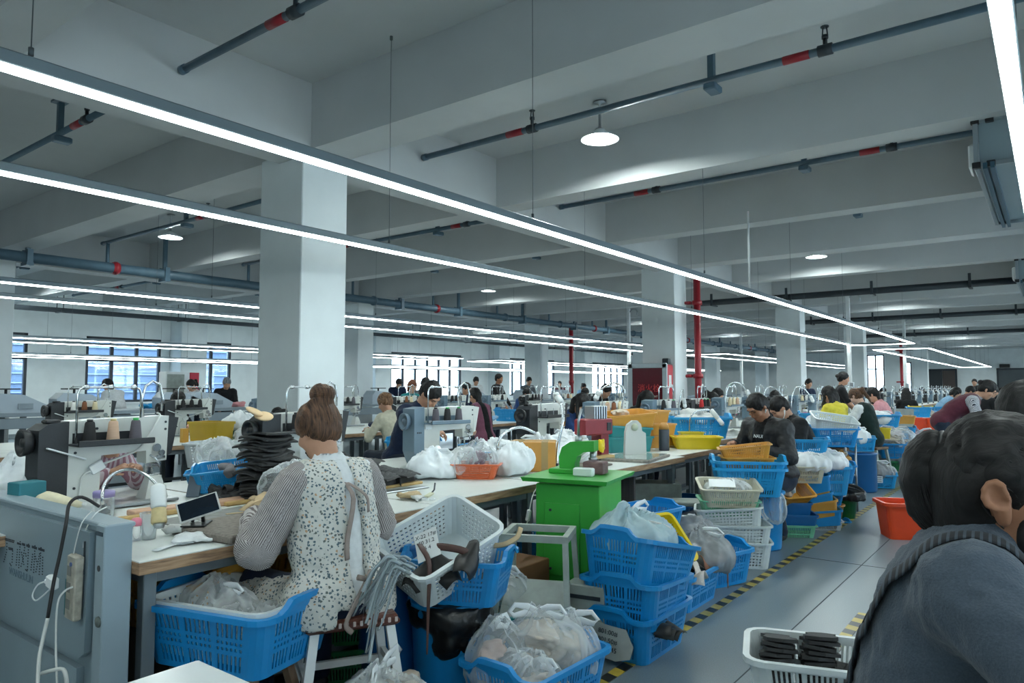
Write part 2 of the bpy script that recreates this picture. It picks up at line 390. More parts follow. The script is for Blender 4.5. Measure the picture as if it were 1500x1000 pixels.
for a, b, z0, z1 in WR: window('y', XR + .05, a, b, z0, z1, 4)
window('x', Y1 + .05, *WB[0], 2); window('x', Y1 + .05, *WB[1], 1)
# double door and notice board on the far wall
M_opening = mat('opening_shade', (46, 52, 56), .5); M_door2 = mat('brown_door', (74, 64, 60), .5)
d = obj('door_1', None, **st)
MB().box((-6.15, 49.95, 1.22), (.1, .12, 2.44)).box((-4.65, 49.95, 1.22), (.1, .12, 2.44)).box((-5.4, 49.95, 2.4), (1.5, .12, .1)).build('door_frame', M_frame, d)
MB().box((-5.73, 49.96, 1.18), (.72, .06, 2.34), ch=.01).build('door_half', M_opening, d)  # left half stands open; dark panel paints the shade in the opening
MB().box((-5.0, 49.94, 1.18), (.7, .06, 2.34), ch=.01).build('door_half', M_door2, d)
MB().cyl((-5.3, 49.9, 1.05), (-5.3, 49.86, 1.05), .02).box((-5.25, 49.85, 1.05), (.12, .02, .025)).build('door_handle', M_steel, d)
nb = thing('notice_board', 'large dark grey board in black frame on the far wall', 'board', (-.9, 49.97, 1.7))
MB().box((0, 0, 0), (3.3, .04, 1.36)).build('panel', mat('board_grey', (78, 86, 90), .6, var=(2, .1)), nb)
f = MB()
for x, z, dx, dz in ((0, .7, 3.5, .1), (0, -.7, 3.5, .1), (-1.7, 0, .1, 1.5), (1.7, 0, .1, 1.5)): f.box((x, -.02, z), (dx, .07, dz))
f.build('frame', M_frame, nb)
MB().box((-1.35, -.04, .88), (.5, .16, .2), ch=.02).build('speaker_box', M_black, nb)

# columns, beams
CW, CD = .65, .52
ncol = 0
for k in range(-1, 6):
    y = 3.95 + 8 * k
    for x in (-5.4, -13.95, 2.6 + CW):
        ch = .012
        MB().box((x - CW / 2, y + CD / 2, 1.79), (CW, CD, 3.58), ch=ch).build('column', M_col, **st)
    MB().box((XL + .35, y + CD / 2 - .35, ZC / 2), (.7, .85, ZC), ch=.012).build('wall_column', M_col, **st)
for xc, wd in ((-5.55, .42), (-14.2, .42), (2.7, .42)):
    MB().box((xc, (Y0 + Y1) / 2, 3.50 + .34), (wd, Y1 - Y0, .68)).build('main_beam', M_ceil, **st)
for k in range(-3, 18):
    y = 4.2 + 8 / 3 * k
    if y > Y1 - .3: break
    wd = .42 if k % 3 == 0 else .3
    MB().box(((XL + XR) / 2, y, 3.57 + .305), (XR - XL, wd, .61)).build('cross_beam', M_ceil, **st)

# skirting along the window wall
MB().box((XL + .012, (Y0 + Y1) / 2, .06), (.024, Y1 - Y0, .12)).build('baseboard_left', mat('skirting', (120, 132, 138), .6), **st)

# floor joints and hazard tape
MB().box((-1.26, 22, .0008), (.006, 54, .0016)).build('floor_joint', mat('joint', (60, 70, 76), .8), **st)
for y in (6.2, 12.2, 18.2): MB().box((-.3, y, .0008), (3, .006, .0016)).build('floor_joint', MATS['joint'], **st)
def tape_mat():
    m, N, L, b, t = nodes_mat('hazard_tape', .35)
    s = N.new('ShaderNodeSeparateXYZ'); L.new(t.outputs['Object'], s.inputs[0])
    a = N.new('ShaderNodeMath'); a.operation = 'MULTIPLY_ADD'; a.inputs[1].default_value = .25; L.new(s.outputs[0], a.inputs[0]); L.new(s.outputs[1], a.inputs[2])
    f = N.new('ShaderNodeMath'); f.operation = 'PINGPONG'; f.inputs[1].default_value = .0815; L.new(a.outputs[0], f.inputs[0])
    r = ramp(N, [(0, (34, 34, 32)), (.5, (196, 172, 62))], True)
    mu = N.new('ShaderNodeMath'); mu.operation = 'MULTIPLY'; mu.inputs[1].default_value = 1 / .0815; L.new(f.outputs[0], mu.inputs[0]); L.new(mu.outputs[0], r.inputs[0])
    n = N.new('ShaderNodeTexNoise'); n.inputs['Scale'].default_value = 30; L.new(t.outputs['Object'], n.inputs[0])
    x = N.new('ShaderNodeMixRGB'); x.blend_type = 'MULTIPLY'; x.inputs[0].default_value = .35; L.new(r.outputs[0], x.inputs[1]); L.new(n.outputs[0], x.inputs[2]); L.new(x.outputs[0], b.inputs['Base Color']); return m
M_tape = tape_mat()
MB().box((0, 0, .0015), (.062, 30, .003)).build('hazard_tape', M_tape, loc=(-1.765, 14.5, 0), label='long black and yellow hazard tape down the aisle floor, along the baskets', cat='floor tape')
MB().box((0, 0, .0015), (.062, 8, .003)).build('hazard_tape', M_tape, loc=(-.99, .9, 0), label='short yellow tape on the floor behind the woman in the grey sweater', cat='floor tape')

# outside: the pale block across the yard
nbld = thing('office_block', 'pale blue ribbed building seen through the left windows', 'building', (-36, 14, 0))
MB().box((-2, -12, 5), (4, 44, 10)).build('wall', mat('facade_blue', (66, 86, 112), .7), nbld)
for z in np.arange(.3, 6, .42): MB().box((.04, -12, z), (.1, 44, .05)).build('rail', mat('facade_rail', (108, 124, 146), .6), nbld)
MB().box((-29, 14, -.4), (14, 90, .2)).build('yard_ground', mat('yard', (120, 126, 128), .9), **st)

# ------------------------------------------------------------------ suspended LED light loops
M_tube = emis('led_diffuser', (240, 253, 250), TUBE)
M_hsg = mat('housing_grey', (128, 140, 146), .4, metal=.5)
M_wire = mat('steel_wire', (90, 98, 102), .5, metal=.5)
def rail(root, a, b, z, hang=True):
    a = Vector((a[0], a[1], z)); b = Vector((b[0], b[1], z)); dv = (b - a); L = dv.length; c = (a + b) / 2
    along_y = abs(dv.y) > abs(dv.x); d = lambda w_, h: (w_, L, h) if along_y else (L, w_, h)
    MB().box((c.x, c.y, z + .030), d(.060, .052), ch=.006).build('housing', M_hsg, root)
    MB().box((c.x, c.y, z), d(.052, .012)).build('diffuser', M_tube, root)
    if hang:
        n = max(2, int(L / 2.6))
        for i in range(n):
            p = a + dv * ((i + .5) / n)
            MB().cyl((p.x, p.y, z + .07), (p.x, p.y, ZC), .0022, n=5).cyl((p.x, p.y, z + .068), (p.x, p.y, z + .095), .009, n=8).cyl((p.x, p.y, ZC - .03), (p.x, p.y, ZC), .012, n=8).build('suspension_wire', M_wire, root)
def loop(x0, x1, y0, y1, z, label, group=None):
    t = thing('led_light_loop', label, 'light', (0, 0, 0), group=group)
    rail(t, (x0, y0), (x0, y1), z); rail(t, (x1, y0), (x1, y1), z); rail(t, (x0, y1), (x1, y1), z, False); rail(t, (x0, y0), (x1, y0), z, False)
loop(-4.1, -2.72, -3.5, 19.9, 2.45, 'long glowing tube light loop hanging over the front sewing tables, nearest on the left')
loop(-4.1, -2.72, 22.6, 46.5, 2.45, 'far glowing tube light loop at the end of the front tables, beyond the columns')
loop(-9.86, -8.44, -2, 19.9, 2.45, 'tube light loop over the second row, below the thick blue main pipe')
loop(-9.86, -8.44, 22.6, 44, 2.45, 'far tube light loop over the second row, behind the red fire cabinet column')
loop(-16.8, -15.3, 0, 17.5, 2.3, 'low tube light loop over the grey cutting benches by the left windows')
loop(-16.8, -15.3, 19.5, 40, 2.3, 'far low tube light loop over the benches before the bright windows')
loop(-19.6, -18.2, 0, 14, 2.1, 'tube light loop closest to the left window wall')
loop(-19.6, -18.2, 17, 40, 2.1, 'far tube light loop beside the window wall, seen past the square columns')
loop(-.08, 1.3, -3, 19.9, 2.45, 'tube light loop over the right hand row, cut off at the top right corner')
loop(-.08, 1.3, 22.6, 46, 2.45, 'far tube light loop over the right hand row')
loop(5.2, 6.6, -3, 30, 2.45, 'tube light loop over the row outside the right edge')

# round ceiling lamps
ords_ = ['nearest', 'second', 'third', 'fourth', 'fifth', 'sixth']
def bay(x, y, label, group=None):
    t = thing('ceiling_lamp', label, 'lamp', (x, y, 3.84), group=group)
    MB().lathe([(.045, .06), (.06, .045), (.075, .03), (.185, -.035), (.188, -.042), (.18, -.04), (.07, .024), (.045, .03)], n=28).build('lamp_shade', mat('white_shade', (226, 232, 234), .35), t)
    MB().lathe([(.0, -.028), (.05, -.02), (.066, 0), (.05, .022)], n=20).build('bulb', emis('bulb_glow', (240, 252, 250), 320), CH[t.name][0])
    MB().lathe([(.03, .34), (.06, .335), (.06, .32), (.014, .31), (.014, .07), (.045, .065), (.045, .05)], n=16).build('stem', M_steel, t)
bay(-3.44, 5.95, 'round white ceiling lamp glowing under the near sprinkler pipe, above the centre')
bay(-11.3, 5.75, 'round white ceiling lamp seen edge on at the upper left, above the main pipe')
for x in (-3.44, -11.3, -18.6, 4.5):
    for k in range(0, 6):
        y = 5.9 + 8 * k
        if k == 0 and x > -12 and x < 0: continue
        bay(x, y, f'{ords_[k]} round ceiling lamp from the camera between the beams over the {({-3.44: "front row", -11.3: "second row", -18.6: "window side", 4.5: "right hand side"})[x]}')

# ------------------------------------------------------------------ pipes
def branch(y, x0, x1, heads, hangs, label, r=.03):
    t = thing('sprinkler_pipe', label, 'pipe', (0, y, 3.85))
    MB().cyl((x0, 0, 0), (x1, 0, 0), r, n=10).lathe([(r + .006, x0 - .01), (r + .006, x0 + .05)], n=12, axis='x').build('pipe', M_pipe, t)
    for x in heads:
        if not (x0 < x < x1): continue
        h = MB().lathe([(r + .012, x - .05), (r + .012, x + .05)], n=10, axis='x').cyl((x, 0, 0), (x, 0, .09), .016, n=8).cyl((x, 0, .085), (x, 0, .11), .024, n=8)
        h.cyl((x - .018, 0, .11), (x - .012, 0, .17), .005, n=6).cyl((x + .018, 0, .11), (x + .012, 0, .17), .005, n=6).lathe([(.0, .178), (.03, .176), (.03, .17), (0, .17)], (x, 0, 0), n=10)
        hd_ = h.build('sprinkler_head', M_dark, t)
        MB().lathe([(r + .003, x - .30), (r + .003, x - .11)], n=10, axis='x').build('red_band', M_red, t)
    for x in hangs:
        if not (x0 < x < x1): continue
        MB().box((x, 0, .15), (.05, .05, .3)).box((x, 0, ZC - 3.85 - .012), (.16, .12, .024)).box((x, .02, -r - .03), (.1, .16, .06), ch=.01).build('hanger', M_pipe, t)
ords = ['nearest', 'second', 'third', 'fourth', 'fifth', 'sixth', 'seventh', 'eighth', 'ninth', 'tenth']
for k in range(10):
    y = 2.75 + 8 / 3 * k
    branch(y, -5.3, 8.4, [-3.87 + 2.63 * i for i in range(5)], [-2.1 + 3.2 * i for i in range(4)], f'{ords[k]} blue grey sprinkler pipe crossing the ceiling right of the big column')
for k in range(8):
    y = 2.75 + 8 / 3 * k
    branch(y, -12.95, -6.2, [-7.0, -9.6], [-10.2, -7.6], f'{ords[k]} sprinkler branch pipe on the ceiling left of the big column')
    branch(y, -21, -14.5, [-15.2, -18.2], [-16.5, -19.4], f'{ords[k]} sprinkler branch pipe over the window side benches')
# thick main along the second column row
t = thing('main_sprinkler_pipe', 'thick blue main sprinkler pipe with red collars running along the hall', 'pipe', (-12.75, 0, 3.42))
MB().cyl((0, -3, 0), (0, 48, 0), .085, n=16).build('pipe', M_pipe, t)
for k in range(17):
    y = -2.5 + 2.667 * k + .25 * (k % 3)
    MB().lathe([(.1, y), (.1, y + .1)], n=16, axis='y').lathe([(.115, y + .03), (.115, y + .07)], n=16, axis='y').build('red_collar' if k % 3 == 0 else 'collar', M_red if k % 3 == 0 else M_pipe, t)
    MB().box((0, y + .9, .36), (.06, .06, .72)).box((0, y + .9, -.11), (.24, .1, .05)).box((.1, y + .9, .0), (.03, .08, .24)).box((-.1, y + .9, .0), (.03, .08, .24)).build('hanger', M_pipe, t)
    MB().cyl((0, 2.75 + 2.667 * k, 0), (0, 2.75 + 2.667 * k, .43), .03, n=10).build('riser', M_pipe, t)
# cable ladder near the windows
t = thing('cable_tray', 'dark double rail cable tray hung along the hall before the left windows', 'cable tray', (-18.9, 0, 3.22))
MB().box((-.14, 22, 0), (.03, 50, .09)).box((.14, 22, 0), (.03, 50, .09)).build('rail', M_dark, t)
for k in range(16): MB().box((0, -2 + 3 * k, -.03), (.42, .06, .05)).cyl((-.19, -2 + 3 * k, -.03), (-.19, -2 + 3 * k, .9), .01, n=6).cyl((.19, -2 + 3 * k, -.03), (.19, -2 + 3 * k, .9), .01, n=6).build('hanger', M_dark, t)
# dark ducts feeding the air units
for j, (y, x0) in enumerate(((16.6, -6.9), (23.5, -6.4), (31.5, -6.4))):
    t = thing('refrigerant_pipe', ['dark lagged pipe below the beams leading to the second hanging air unit', 'dark lagged pipe below the beams leading to the third hanging air unit', 'farthest dark lagged pipe below the beams'][j], 'pipe', (0, y, 3.42))
    MB().cyl((x0, 0, 0), (-.5, 0, 0), .07, n=12).build('pipe', M_dark, t); MB().cyl((x0, .16, .02), (-.5, .16, .02), .035, n=10).build('thin_pipe', M_dark, t)
    for i in range(4): MB().box((x0 + .4 + 1.75 * i, .06, -.07), (.06, .34, .03)).box((x0 + .4 + 1.75 * i, -.1, .06), (.05, .03, .28)).build('hanger', M_dark, t)
# red risers on the columns
for j, y in enumerate((12.5, 34.5)):
    t = thing('fire_riser', ['red vertical fire pipe beside the second square column', 'thin looking red vertical fire pipe far down the hall'][j], 'pipe', (-5.2, y, 0))
    MB().cyl((0, 0, 0), (0, 0, 3.5), .062, n=16).build('pipe', M_red, t)
    for z in (1.55, 2.9): MB().lathe([(.09, z), (.09, z + .08)], n=16).box((-.12, 0, z + .04), (.16, .05, .05)).cyl((-.09, -.08, z + .04), (-.2, -.08, z + .04), .03, n=10).build('coupling', M_red, t)
t = thing('fire_riser', 'red vertical fire pipe in the second column row', 'pipe', (-13.1, 20.6, 0))
MB().cyl((0, 0, 0), (0, 0, 3.4), .075, n=16).build('pipe', M_red, t); MB().lathe([(.09, 1.5), (.09, 1.6)], n=16).build('coupling', M_red, t)
# power drop poles
for (x, y), lb in (((-10, 18.9), 'white power pole rising from the second row of tables'), ((-10.2, 29), 'white power pole beyond the fire cabinet column'), ((-4.02, 19.1), 'white power pole to the ceiling in front of a far column'), ((-4.02, 27.4), 'farthest white power pole beside the red pipe')):
    t = thing('power_pole', lb, 'pole', (x, y, 0))
    MB().box((0, 0, 2.45), (.09, .07, 3.45), ch=.006).build('post', M_white, t)
    MB().box((0, 0, 4.11), (.16, .12, .12), ch=.01).box((.05, 0, 1.35), (.09, .12, .3), ch=.01).build('junction_box', M_steel, t)
    MB().tube([(.04, 0, 3.6), (.12, 0, 3.68), (.22, 0, 3.68), (.28, 0, 3.6), (.28, 0, 3.5)], .022, 8).build('elbow', M_steel, t)
MB().cyl((0, 0, 0), (0, 0, .9), .012, n=8).build('hanging_rod', M_white, loc=(-2.72, 8.05, 2.5), label='thin white rod hanging above the nearest light loop', cat='rod')

# ------------------------------------------------------------------ hanging air units (top right)
def air_unit(y, label):
    t = thing('air_unit', label, 'air conditioner', (-.44, y, 3.2))
    W_, D_, H_ = 2.7, 2.6, .37
    MB().box((W_ / 2, D_ / 2, H_ / 2), (W_ - .04, D_ - .04, H_ - .03)).build('casing', mat('duct_panel', (150, 168, 176), .38, metal=.25, var=(2, .08)), t)
    f = MB()
    for x in (.0, W_):
        for yy in (0, D_): f.box((x, yy, H_ / 2), (.035, .035, H_), ch=.004)
    for z in (0, H_):
        for x in (0, W_): f.box((x, D_ / 2, z), (.035, D_, .035), ch=.004)
        for yy in (0, D_): f.box((W_ / 2, yy, z), (W_, .035, .035), ch=.004)
    f.build('frame_rail', M_alu, t)
    for x in (.0, .1):
        for z in (0, H_): MB().box((x, -.005, z), (.06, .05, .05), ch=.004).build('corner_block', M_black, t)
    MB().box((.06, D_ / 2, -.02), (.03, D_ + .1, .05)).box((.11, D_ / 2, -.02), (.03, D_ + .1, .05)).build('slide_rail', mat('rail_blue', (58, 90, 108), .4, metal=.3), t)
    MB().box((.62, -.03, .2), (.34, .05, .1), ch=.008).build('junction_box', M_white, t)
    MB().box((-.05, .5, .18), (.06, .34, .22), ch=.02).build('end_cover', M_white, t)
    for x in (.3, W_ - .3):
        for yy in (.3, D_ - .3): MB().cyl((x, yy, H_), (x, yy, ZC - 3.2), .008, n=6).build('threaded_rod', M_steel, t)
for k, lb in enumerate(('big grey hanging air unit at the top right corner, nearest', 'second hanging air unit at the right edge', 'third hanging air unit at the right edge, far', 'fourth hanging air unit, farthest')):
    air_unit(6.87 + 8 * k, lb)

# ------------------------------------------------------------------ plastic crates
def plastic(name, rgb): return mat(name, rgb, .32, var=(14, .05), bump=(40, .03), spec=.55)
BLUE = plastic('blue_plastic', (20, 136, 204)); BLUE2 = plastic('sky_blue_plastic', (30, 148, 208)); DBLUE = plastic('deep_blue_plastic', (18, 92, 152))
WHITEP = plastic('white_plastic', (205, 214, 216)); BEIGE = plastic('beige_plastic', (196, 192, 172)); MINT = plastic('mint_plastic', (110, 182, 148))
YEL = plastic('yellow_plastic', (222, 196, 30)); AMB = plastic('amber_plastic', (206, 150, 62)); TEAL = plastic('teal_plastic', (28, 130, 132))
ORG = plastic('orange_plastic', (214, 104, 60)); RORG = plastic('red_orange_plastic', (220, 70, 26)); GRN = plastic('green_plastic', (24, 112, 66)); REDP = plastic('red_plastic', (180, 40, 60))
def cols(ng, ns, m=.07, G=.06, duty=.5):
    g = (1 - 2 * m - (ng - 1) * G) / ng; b = [(0, 0)]; e = [0.]; fl = []
    p = g / (ns - 1 + duty); x = m
    for i in range(ng):
        for j in range(ns): e += [x + j * p, x + j * p + p * duty]
        x += g + G
    e += [1.]; return e, [i % 2 == 1 for i in range(len(e) - 1)]
def crate_bm(L, W, H, tb=.86, long_=None, short=None, rows=(), th=.005, rc=.05, lip=.018, drop=.022, handle=.0, floor_holes=False):
    sides = [long_ or ([0, .5, 1], [0, 0]), short or ([0, .5, 1], [0, 0])] * 2
    def perim(a, b, rc, fr):
        P = []; K = []
        cs = [(-a, -b), (a, -b), (a, b), (-a, b)]; dr = [(1, 0), (0, 1), (-1, 0), (0, -1)]
        for s in range(4):
            c, d, c2 = cs[s], dr[s], cs[(s + 1) % 4]; n = (-d[1], d[0])
            p0 = (c[0] + d[0] * rc, c[1] + d[1] * rc); p1 = (c2[0] - d[0] * rc, c2[1] - d[1] * rc)
            for i, f in enumerate(fr[s][0]):
                P.append((p0[0] + (p1[0] - p0[0]) * f, p0[1] + (p1[1] - p0[1]) * f)); K.append(fr[s][1][i] if i < len(fr[s][0]) - 1 else False)
            cc = (p1[0] + n[0] * rc, p1[1] + n[1] * rc)
            for k in (1, 2):
                an = k * PI / 6; P.append((cc[0] - n[0] * rc * math.cos(an) + d[0] * rc * math.sin(an), cc[1] - n[1] * rc * math.cos(an) + d[1] * rc * math.sin(an))); K.append(False)
        return P, K
    ts = [0.]; rf = []
    for a, b in rows: ts += [a, b]; rf += [False, True]
    ts.append(1.); rf.append(False)
    m = MB(); n = None
    for inset in (0, th):
        for t in ts:
            s = tb + (1 - tb) * t; P, K = perim(L / 2 * s - inset, W / 2 * s - inset, rc - inset, sides); n = len(P)
            m.v += [(p[0], p[1], H * t + (th * 1.2 if inset and t == 0 else 0)) for p in P]
    nt = len(ts); off = n * nt
    hole = lambda r, c: 0 <= r < nt - 1 and rf[r] and K[c % n]
    q = []
    for r in range(nt - 1):
        for c in range(n):
            d = (c + 1) % n; i0, i1, i2, i3 = r * n + c, r * n + d, (r + 1) * n + d, (r + 1) * n + c
            if hole(r, c):
                if not hole(r, c - 1): q.append((i0, i3, off + i3, off + i0))
                if not hole(r, c + 1): q.append((i1, off + i1, off + i2, i2))
                if not hole(r - 1, c): q.append((i0, off + i0, off + i1, i1))
                if not hole(r + 1, c): q.append((i3, i2, off + i2, off + i3))
            else: q += [(i0, i1, i2, i3), (off + i3, off + i2, off + i1, off + i0)]
    m.f = q + [tuple(range(n - 1, -1, -1)), tuple(off + i for i in range(n))]; k = len(m.f); m.mi = [0] * k; m.sm = [False] * k
    # rim with a lip; the short sides rise into handles
    fr = [([i / 12 for i in range(13)], [0] * 12)] * 4
    sec = [(-th, -.012, 0), (-th, 0, 1), (lip, 0, 1), (lip, -drop, 1), (lip - .006, -drop, 1), (lip - .006, -.008, 1), (.0, -.012, 0)]
    rim = MB(); S = len(sec)
    bump = []
    for s in range(4):
        for i in range(13):
            f = i / 12; bump.append(handle * max(0, min(1, (min(f, 1 - f) - .12) / .14)) if s % 2 == 1 else 0)
        bump += [0, 0]
    for o_, dz, up in sec:
        P, _ = perim(L / 2 + o_, W / 2 + o_, max(.004, rc + o_), fr); N = len(P); rim.v += [(p[0], p[1], H + dz + up * bump[i]) for i, p in enumerate(P)]
    for a in range(S):
        b = (a + 1) % S
        for c in range(N): d = (c + 1) % N; rim.f.append((a * N + c, b * N + c, b * N + d, a * N + d))
    rim.mi = [0] * len(rim.f); rim.sm = [False] * len(rim.f)
    return m, rim
CR = {}
def crate_kind(key):
    if key in CR: return CR[key]
    if key == 'laundry': r = crate_bm(.56, .42, .235, .84, cols(3, 6), cols(3, 5), [(.10, .36), (.43, .48), (.53, .58), (.64, .88)], handle=.042, rc=.045)
    elif key == 'grid': r = crate_bm(.50, .36, .20, .88, cols(1, 14, .05, 0, .5), cols(1, 10, .06, 0, .5), [(.12 + i * .115, .175 + i * .115) for i in range(7)], handle=.0, lip=.014, drop=.014)
    elif key == 'slot': r = crate_bm(.42, .30, .16, .84, cols(1, 20, .06, 0, .45), cols(1, 14, .06, 0, .45), [(.12, .45), (.52, .85)], lip=.014, drop=.012, rc=.03)
    elif key == 'tray': r = crate_bm(.42, .26, .11, .86, None, None, [], lip=.014, drop=.012, rc=.03)
    elif key == 'mesh': r = crate_bm(.34, .24, .10, .76, cols(3, 7, .06, .03, .5), cols(2, 7, .06, .05, .5), [(.14 + i * .12, .20 + i * .12) for i in range(7)], lip=.016, drop=.006, rc=.03)
    elif key == 'tub': r = crate_bm(.62, .44, .36, .86, None, None, [], lip=.03, drop=.03, rc=.05)
    elif key == 'box': r = crate_bm(.48, .34, .15, .9, None, None, [], lip=.012, drop=.02, rc=.03)
    elif key == 'sslot': r = crate_bm(.50, .36, .22, .84, cols(2, 9, .06, .06, .45), cols(2, 6, .06, .08, .45), [(.10, .40), (.5, .84)], lip=.018, drop=.02, handle=.02)
    elif key == 'wslot': r = crate_bm(.52, .38, .22, .88, cols(3, 6, .05, .05, .5), cols(2, 6, .06, .06, .5), [(.12, .42), (.55, .86)], lip=.02, drop=.02, rc=.06)
    CR[key] = r; return r
CMESH = {}
def crate(key, m, label, loc, rz=0, name='plastic_basket', cat='basket', group=None, tilt=(0, 0), s=1, rot=None):
    k = (key, m.name)
    if k not in CMESH: b, r = crate_kind(key); CMESH[k] = (b.mesh('basket_body', m), r.mesh('rim', m))
    b, r = CMESH[k]
    o = obj(name, b, None, loc, rot or (tilt[0], tilt[1], rz), label=label, cat=cat, group=group); o.scale = s if isinstance(s, tuple) else (s, s, s)
    obj('rim', r, o); return o

# ------------------------------------------------------------------ bags and soft heaps
F_CLEAR = film('clear_film', (218, 226, 230), .86, .16); F_MILK = film('milky_film', (226, 232, 234), .80, .18); F_WHITE = film('white_film', (226, 232, 236), .06, .35); F_GREY = film('grey_film', (150, 156, 162), .38); F_BLUE = film('bluish_film', (170, 196, 204), .22)
F_BLACK = mat('black_bag', (16, 17, 19), .28, bump=(25, .3))
C_BEIGE = mat('beige_uppers', (196, 184, 170), .8, var=(12, .25)); C_PINK = mat('rosy_beige', (206, 180, 170), .8, var=(12, .2)); C_GREY = mat('grey_pieces', (126, 124, 128), .7, var=(14, .35)); C_PURP = mat('purple_pieces', (110, 74, 92), .7, var=(16, .4)); C_WHITE = mat('white_pieces', (206, 208, 206), .7, var=(12, .15)); C_DARK = mat('dark_pieces', (52, 54, 60), .6, var=(16, .4))
def bag(label, loc, r, seed, fm=F_MILK, cont=None, ears=2, rz=0, h=.014, amp=.021, freq=11, name='plastic_bag', cat='bag', group=None, floor=True):
    rg = random.Random(seed); rx, ry, rh = r
    s = SD(.12); s.ell((0, 0, rh * .38), (rx * .92, ry * .92, rh * .40))
    for i in range(4): a = rg.uniform(0, 6.28); s.ell((rx * .45 * math.cos(a), ry * .45 * math.sin(a), rh * rg.uniform(.3, .62)), (rx * rg.uniform(.4, .5), ry * rg.uniform(.4, .5), rh * rg.uniform(.24, .36)))
    if ears: s.cap((rx * .1, 0, rh * .42), (rx * rg.uniform(-.2, .2), 0, rh * 1.05), rx * .55, .014, k=.10)
    if floor: s.bx((0, 0, -rh), (3, 3, rh + .004), k=.02, op=-1)
    V, Q = s.mesh(h); Nn = normals(V, Q); an = np.arctan2(V[:, 1], V[:, 0]); rr = np.hypot(V[:, 0], V[:, 1]) / max(rx, ry); up_ = np.clip(V[:, 2] / rh, 0, 1)
    cr_ = ridged(np.stack([np.cos(an) * 2.6 + seed, np.sin(an) * 2.6 + rr * .8, up_ * .9 + seed], 1)) - .5
    V = V + Nn * (cr_ * amp * (.45 + .9 * up_))[:, None]; V[:, 2] = np.maximum(V[:, 2], .002) if floor else V[:, 2]
    V, Q = wrinkle(wrinkle((V, Q), amp * .75, freq * .8, seed + 3, True, (1, 1, .6)), amp * .16, freq * 3, seed + 5, True)
    parts = [(V, Q)]
    o = obj(name, npmesh('bag_film', parts, fm), None, loc, (0, 0, rz), label=label, cat=cat, group=group)
    for e in range(ears):
        a = rg.uniform(-.6, .6) + (PI if e else 0); dx, dy = math.cos(a), math.sin(a); L_ = rx * rg.uniform(.55, .85); z = rh * 1.0
        MB().tube([(0, 0, z * .93), (dx * L_ * .4, dy * L_ * .4, z * 1.06), (dx * L_ * .85, dy * L_ * .85, z * 1.1), (dx * L_ * 1.05, dy * L_ * 1.05, z * 1.0), (dx * L_ * .9, dy * L_ * .9, z * .93), (dx * L_ * .45, dy * L_ * .45, z * .96), (0, 0, z * .95)], [.022, .016, .012, .011, .012, .016, .02], 6, flat=((0, 0, 1), .35)).build('handle', F_WHITE if fm is not F_BLACK else F_BLACK, o)
    if cont:
        c = SD(.007)
        for i in range(26):
            a = rg.uniform(0, 6.28); q = rg.uniform(0, .5); c.ell((rx * q * math.cos(a), ry * q * math.sin(a), rh * rg.uniform(.2, .68)), (rx * rg.uniform(.26, .48), ry * rg.uniform(.18, .40), max(.010, rh * rg.uniform(.03, .07))), rotm(rg.uniform(-40, 40), rg.uniform(-30, 30), rg.uniform(0, 180)))
        if floor: c.bx((0, 0, -rh), (3, 3, rh + .012), k=.01, op=-1)
        V, Q = wrinkle(c.mesh(h * .85), .005, 34, seed); obj('contents', npmesh('contents', [(V, Q)], cont), o)
    return o
def cloth_pile(label, loc, r, seed, m, name='cloth_heap', cat='cloth', rz=0, h=.016, group=None, n=12):
    rg = random.Random(seed); rx, ry, rh = r; s = SD(.014)
    for i in range(n):
        a = rg.uniform(0, 6.28); q = rg.uniform(0, .62); s.ell((rx * q * math.cos(a), ry * q * math.sin(a), rh * rg.uniform(.2, .72)), (rx * rg.uniform(.3, .5), ry * rg.uniform(.22, .42), rh * rg.uniform(.16, .3)), rotm(rg.uniform(-25, 25), rg.uniform(-25, 25), rg.uniform(0, 180)))
    s.bx((0, 0, -rh), (3, 3, rh + .003), k=.01, op=-1)
    V, Q = wrinkle(wrinkle(s.mesh(h), .014, 15, seed, True), .006, 38, seed + 1, True)
    return obj(name, npmesh(name, [(V, Q)], m), None, loc, rz, label=label, cat=cat, group=group)

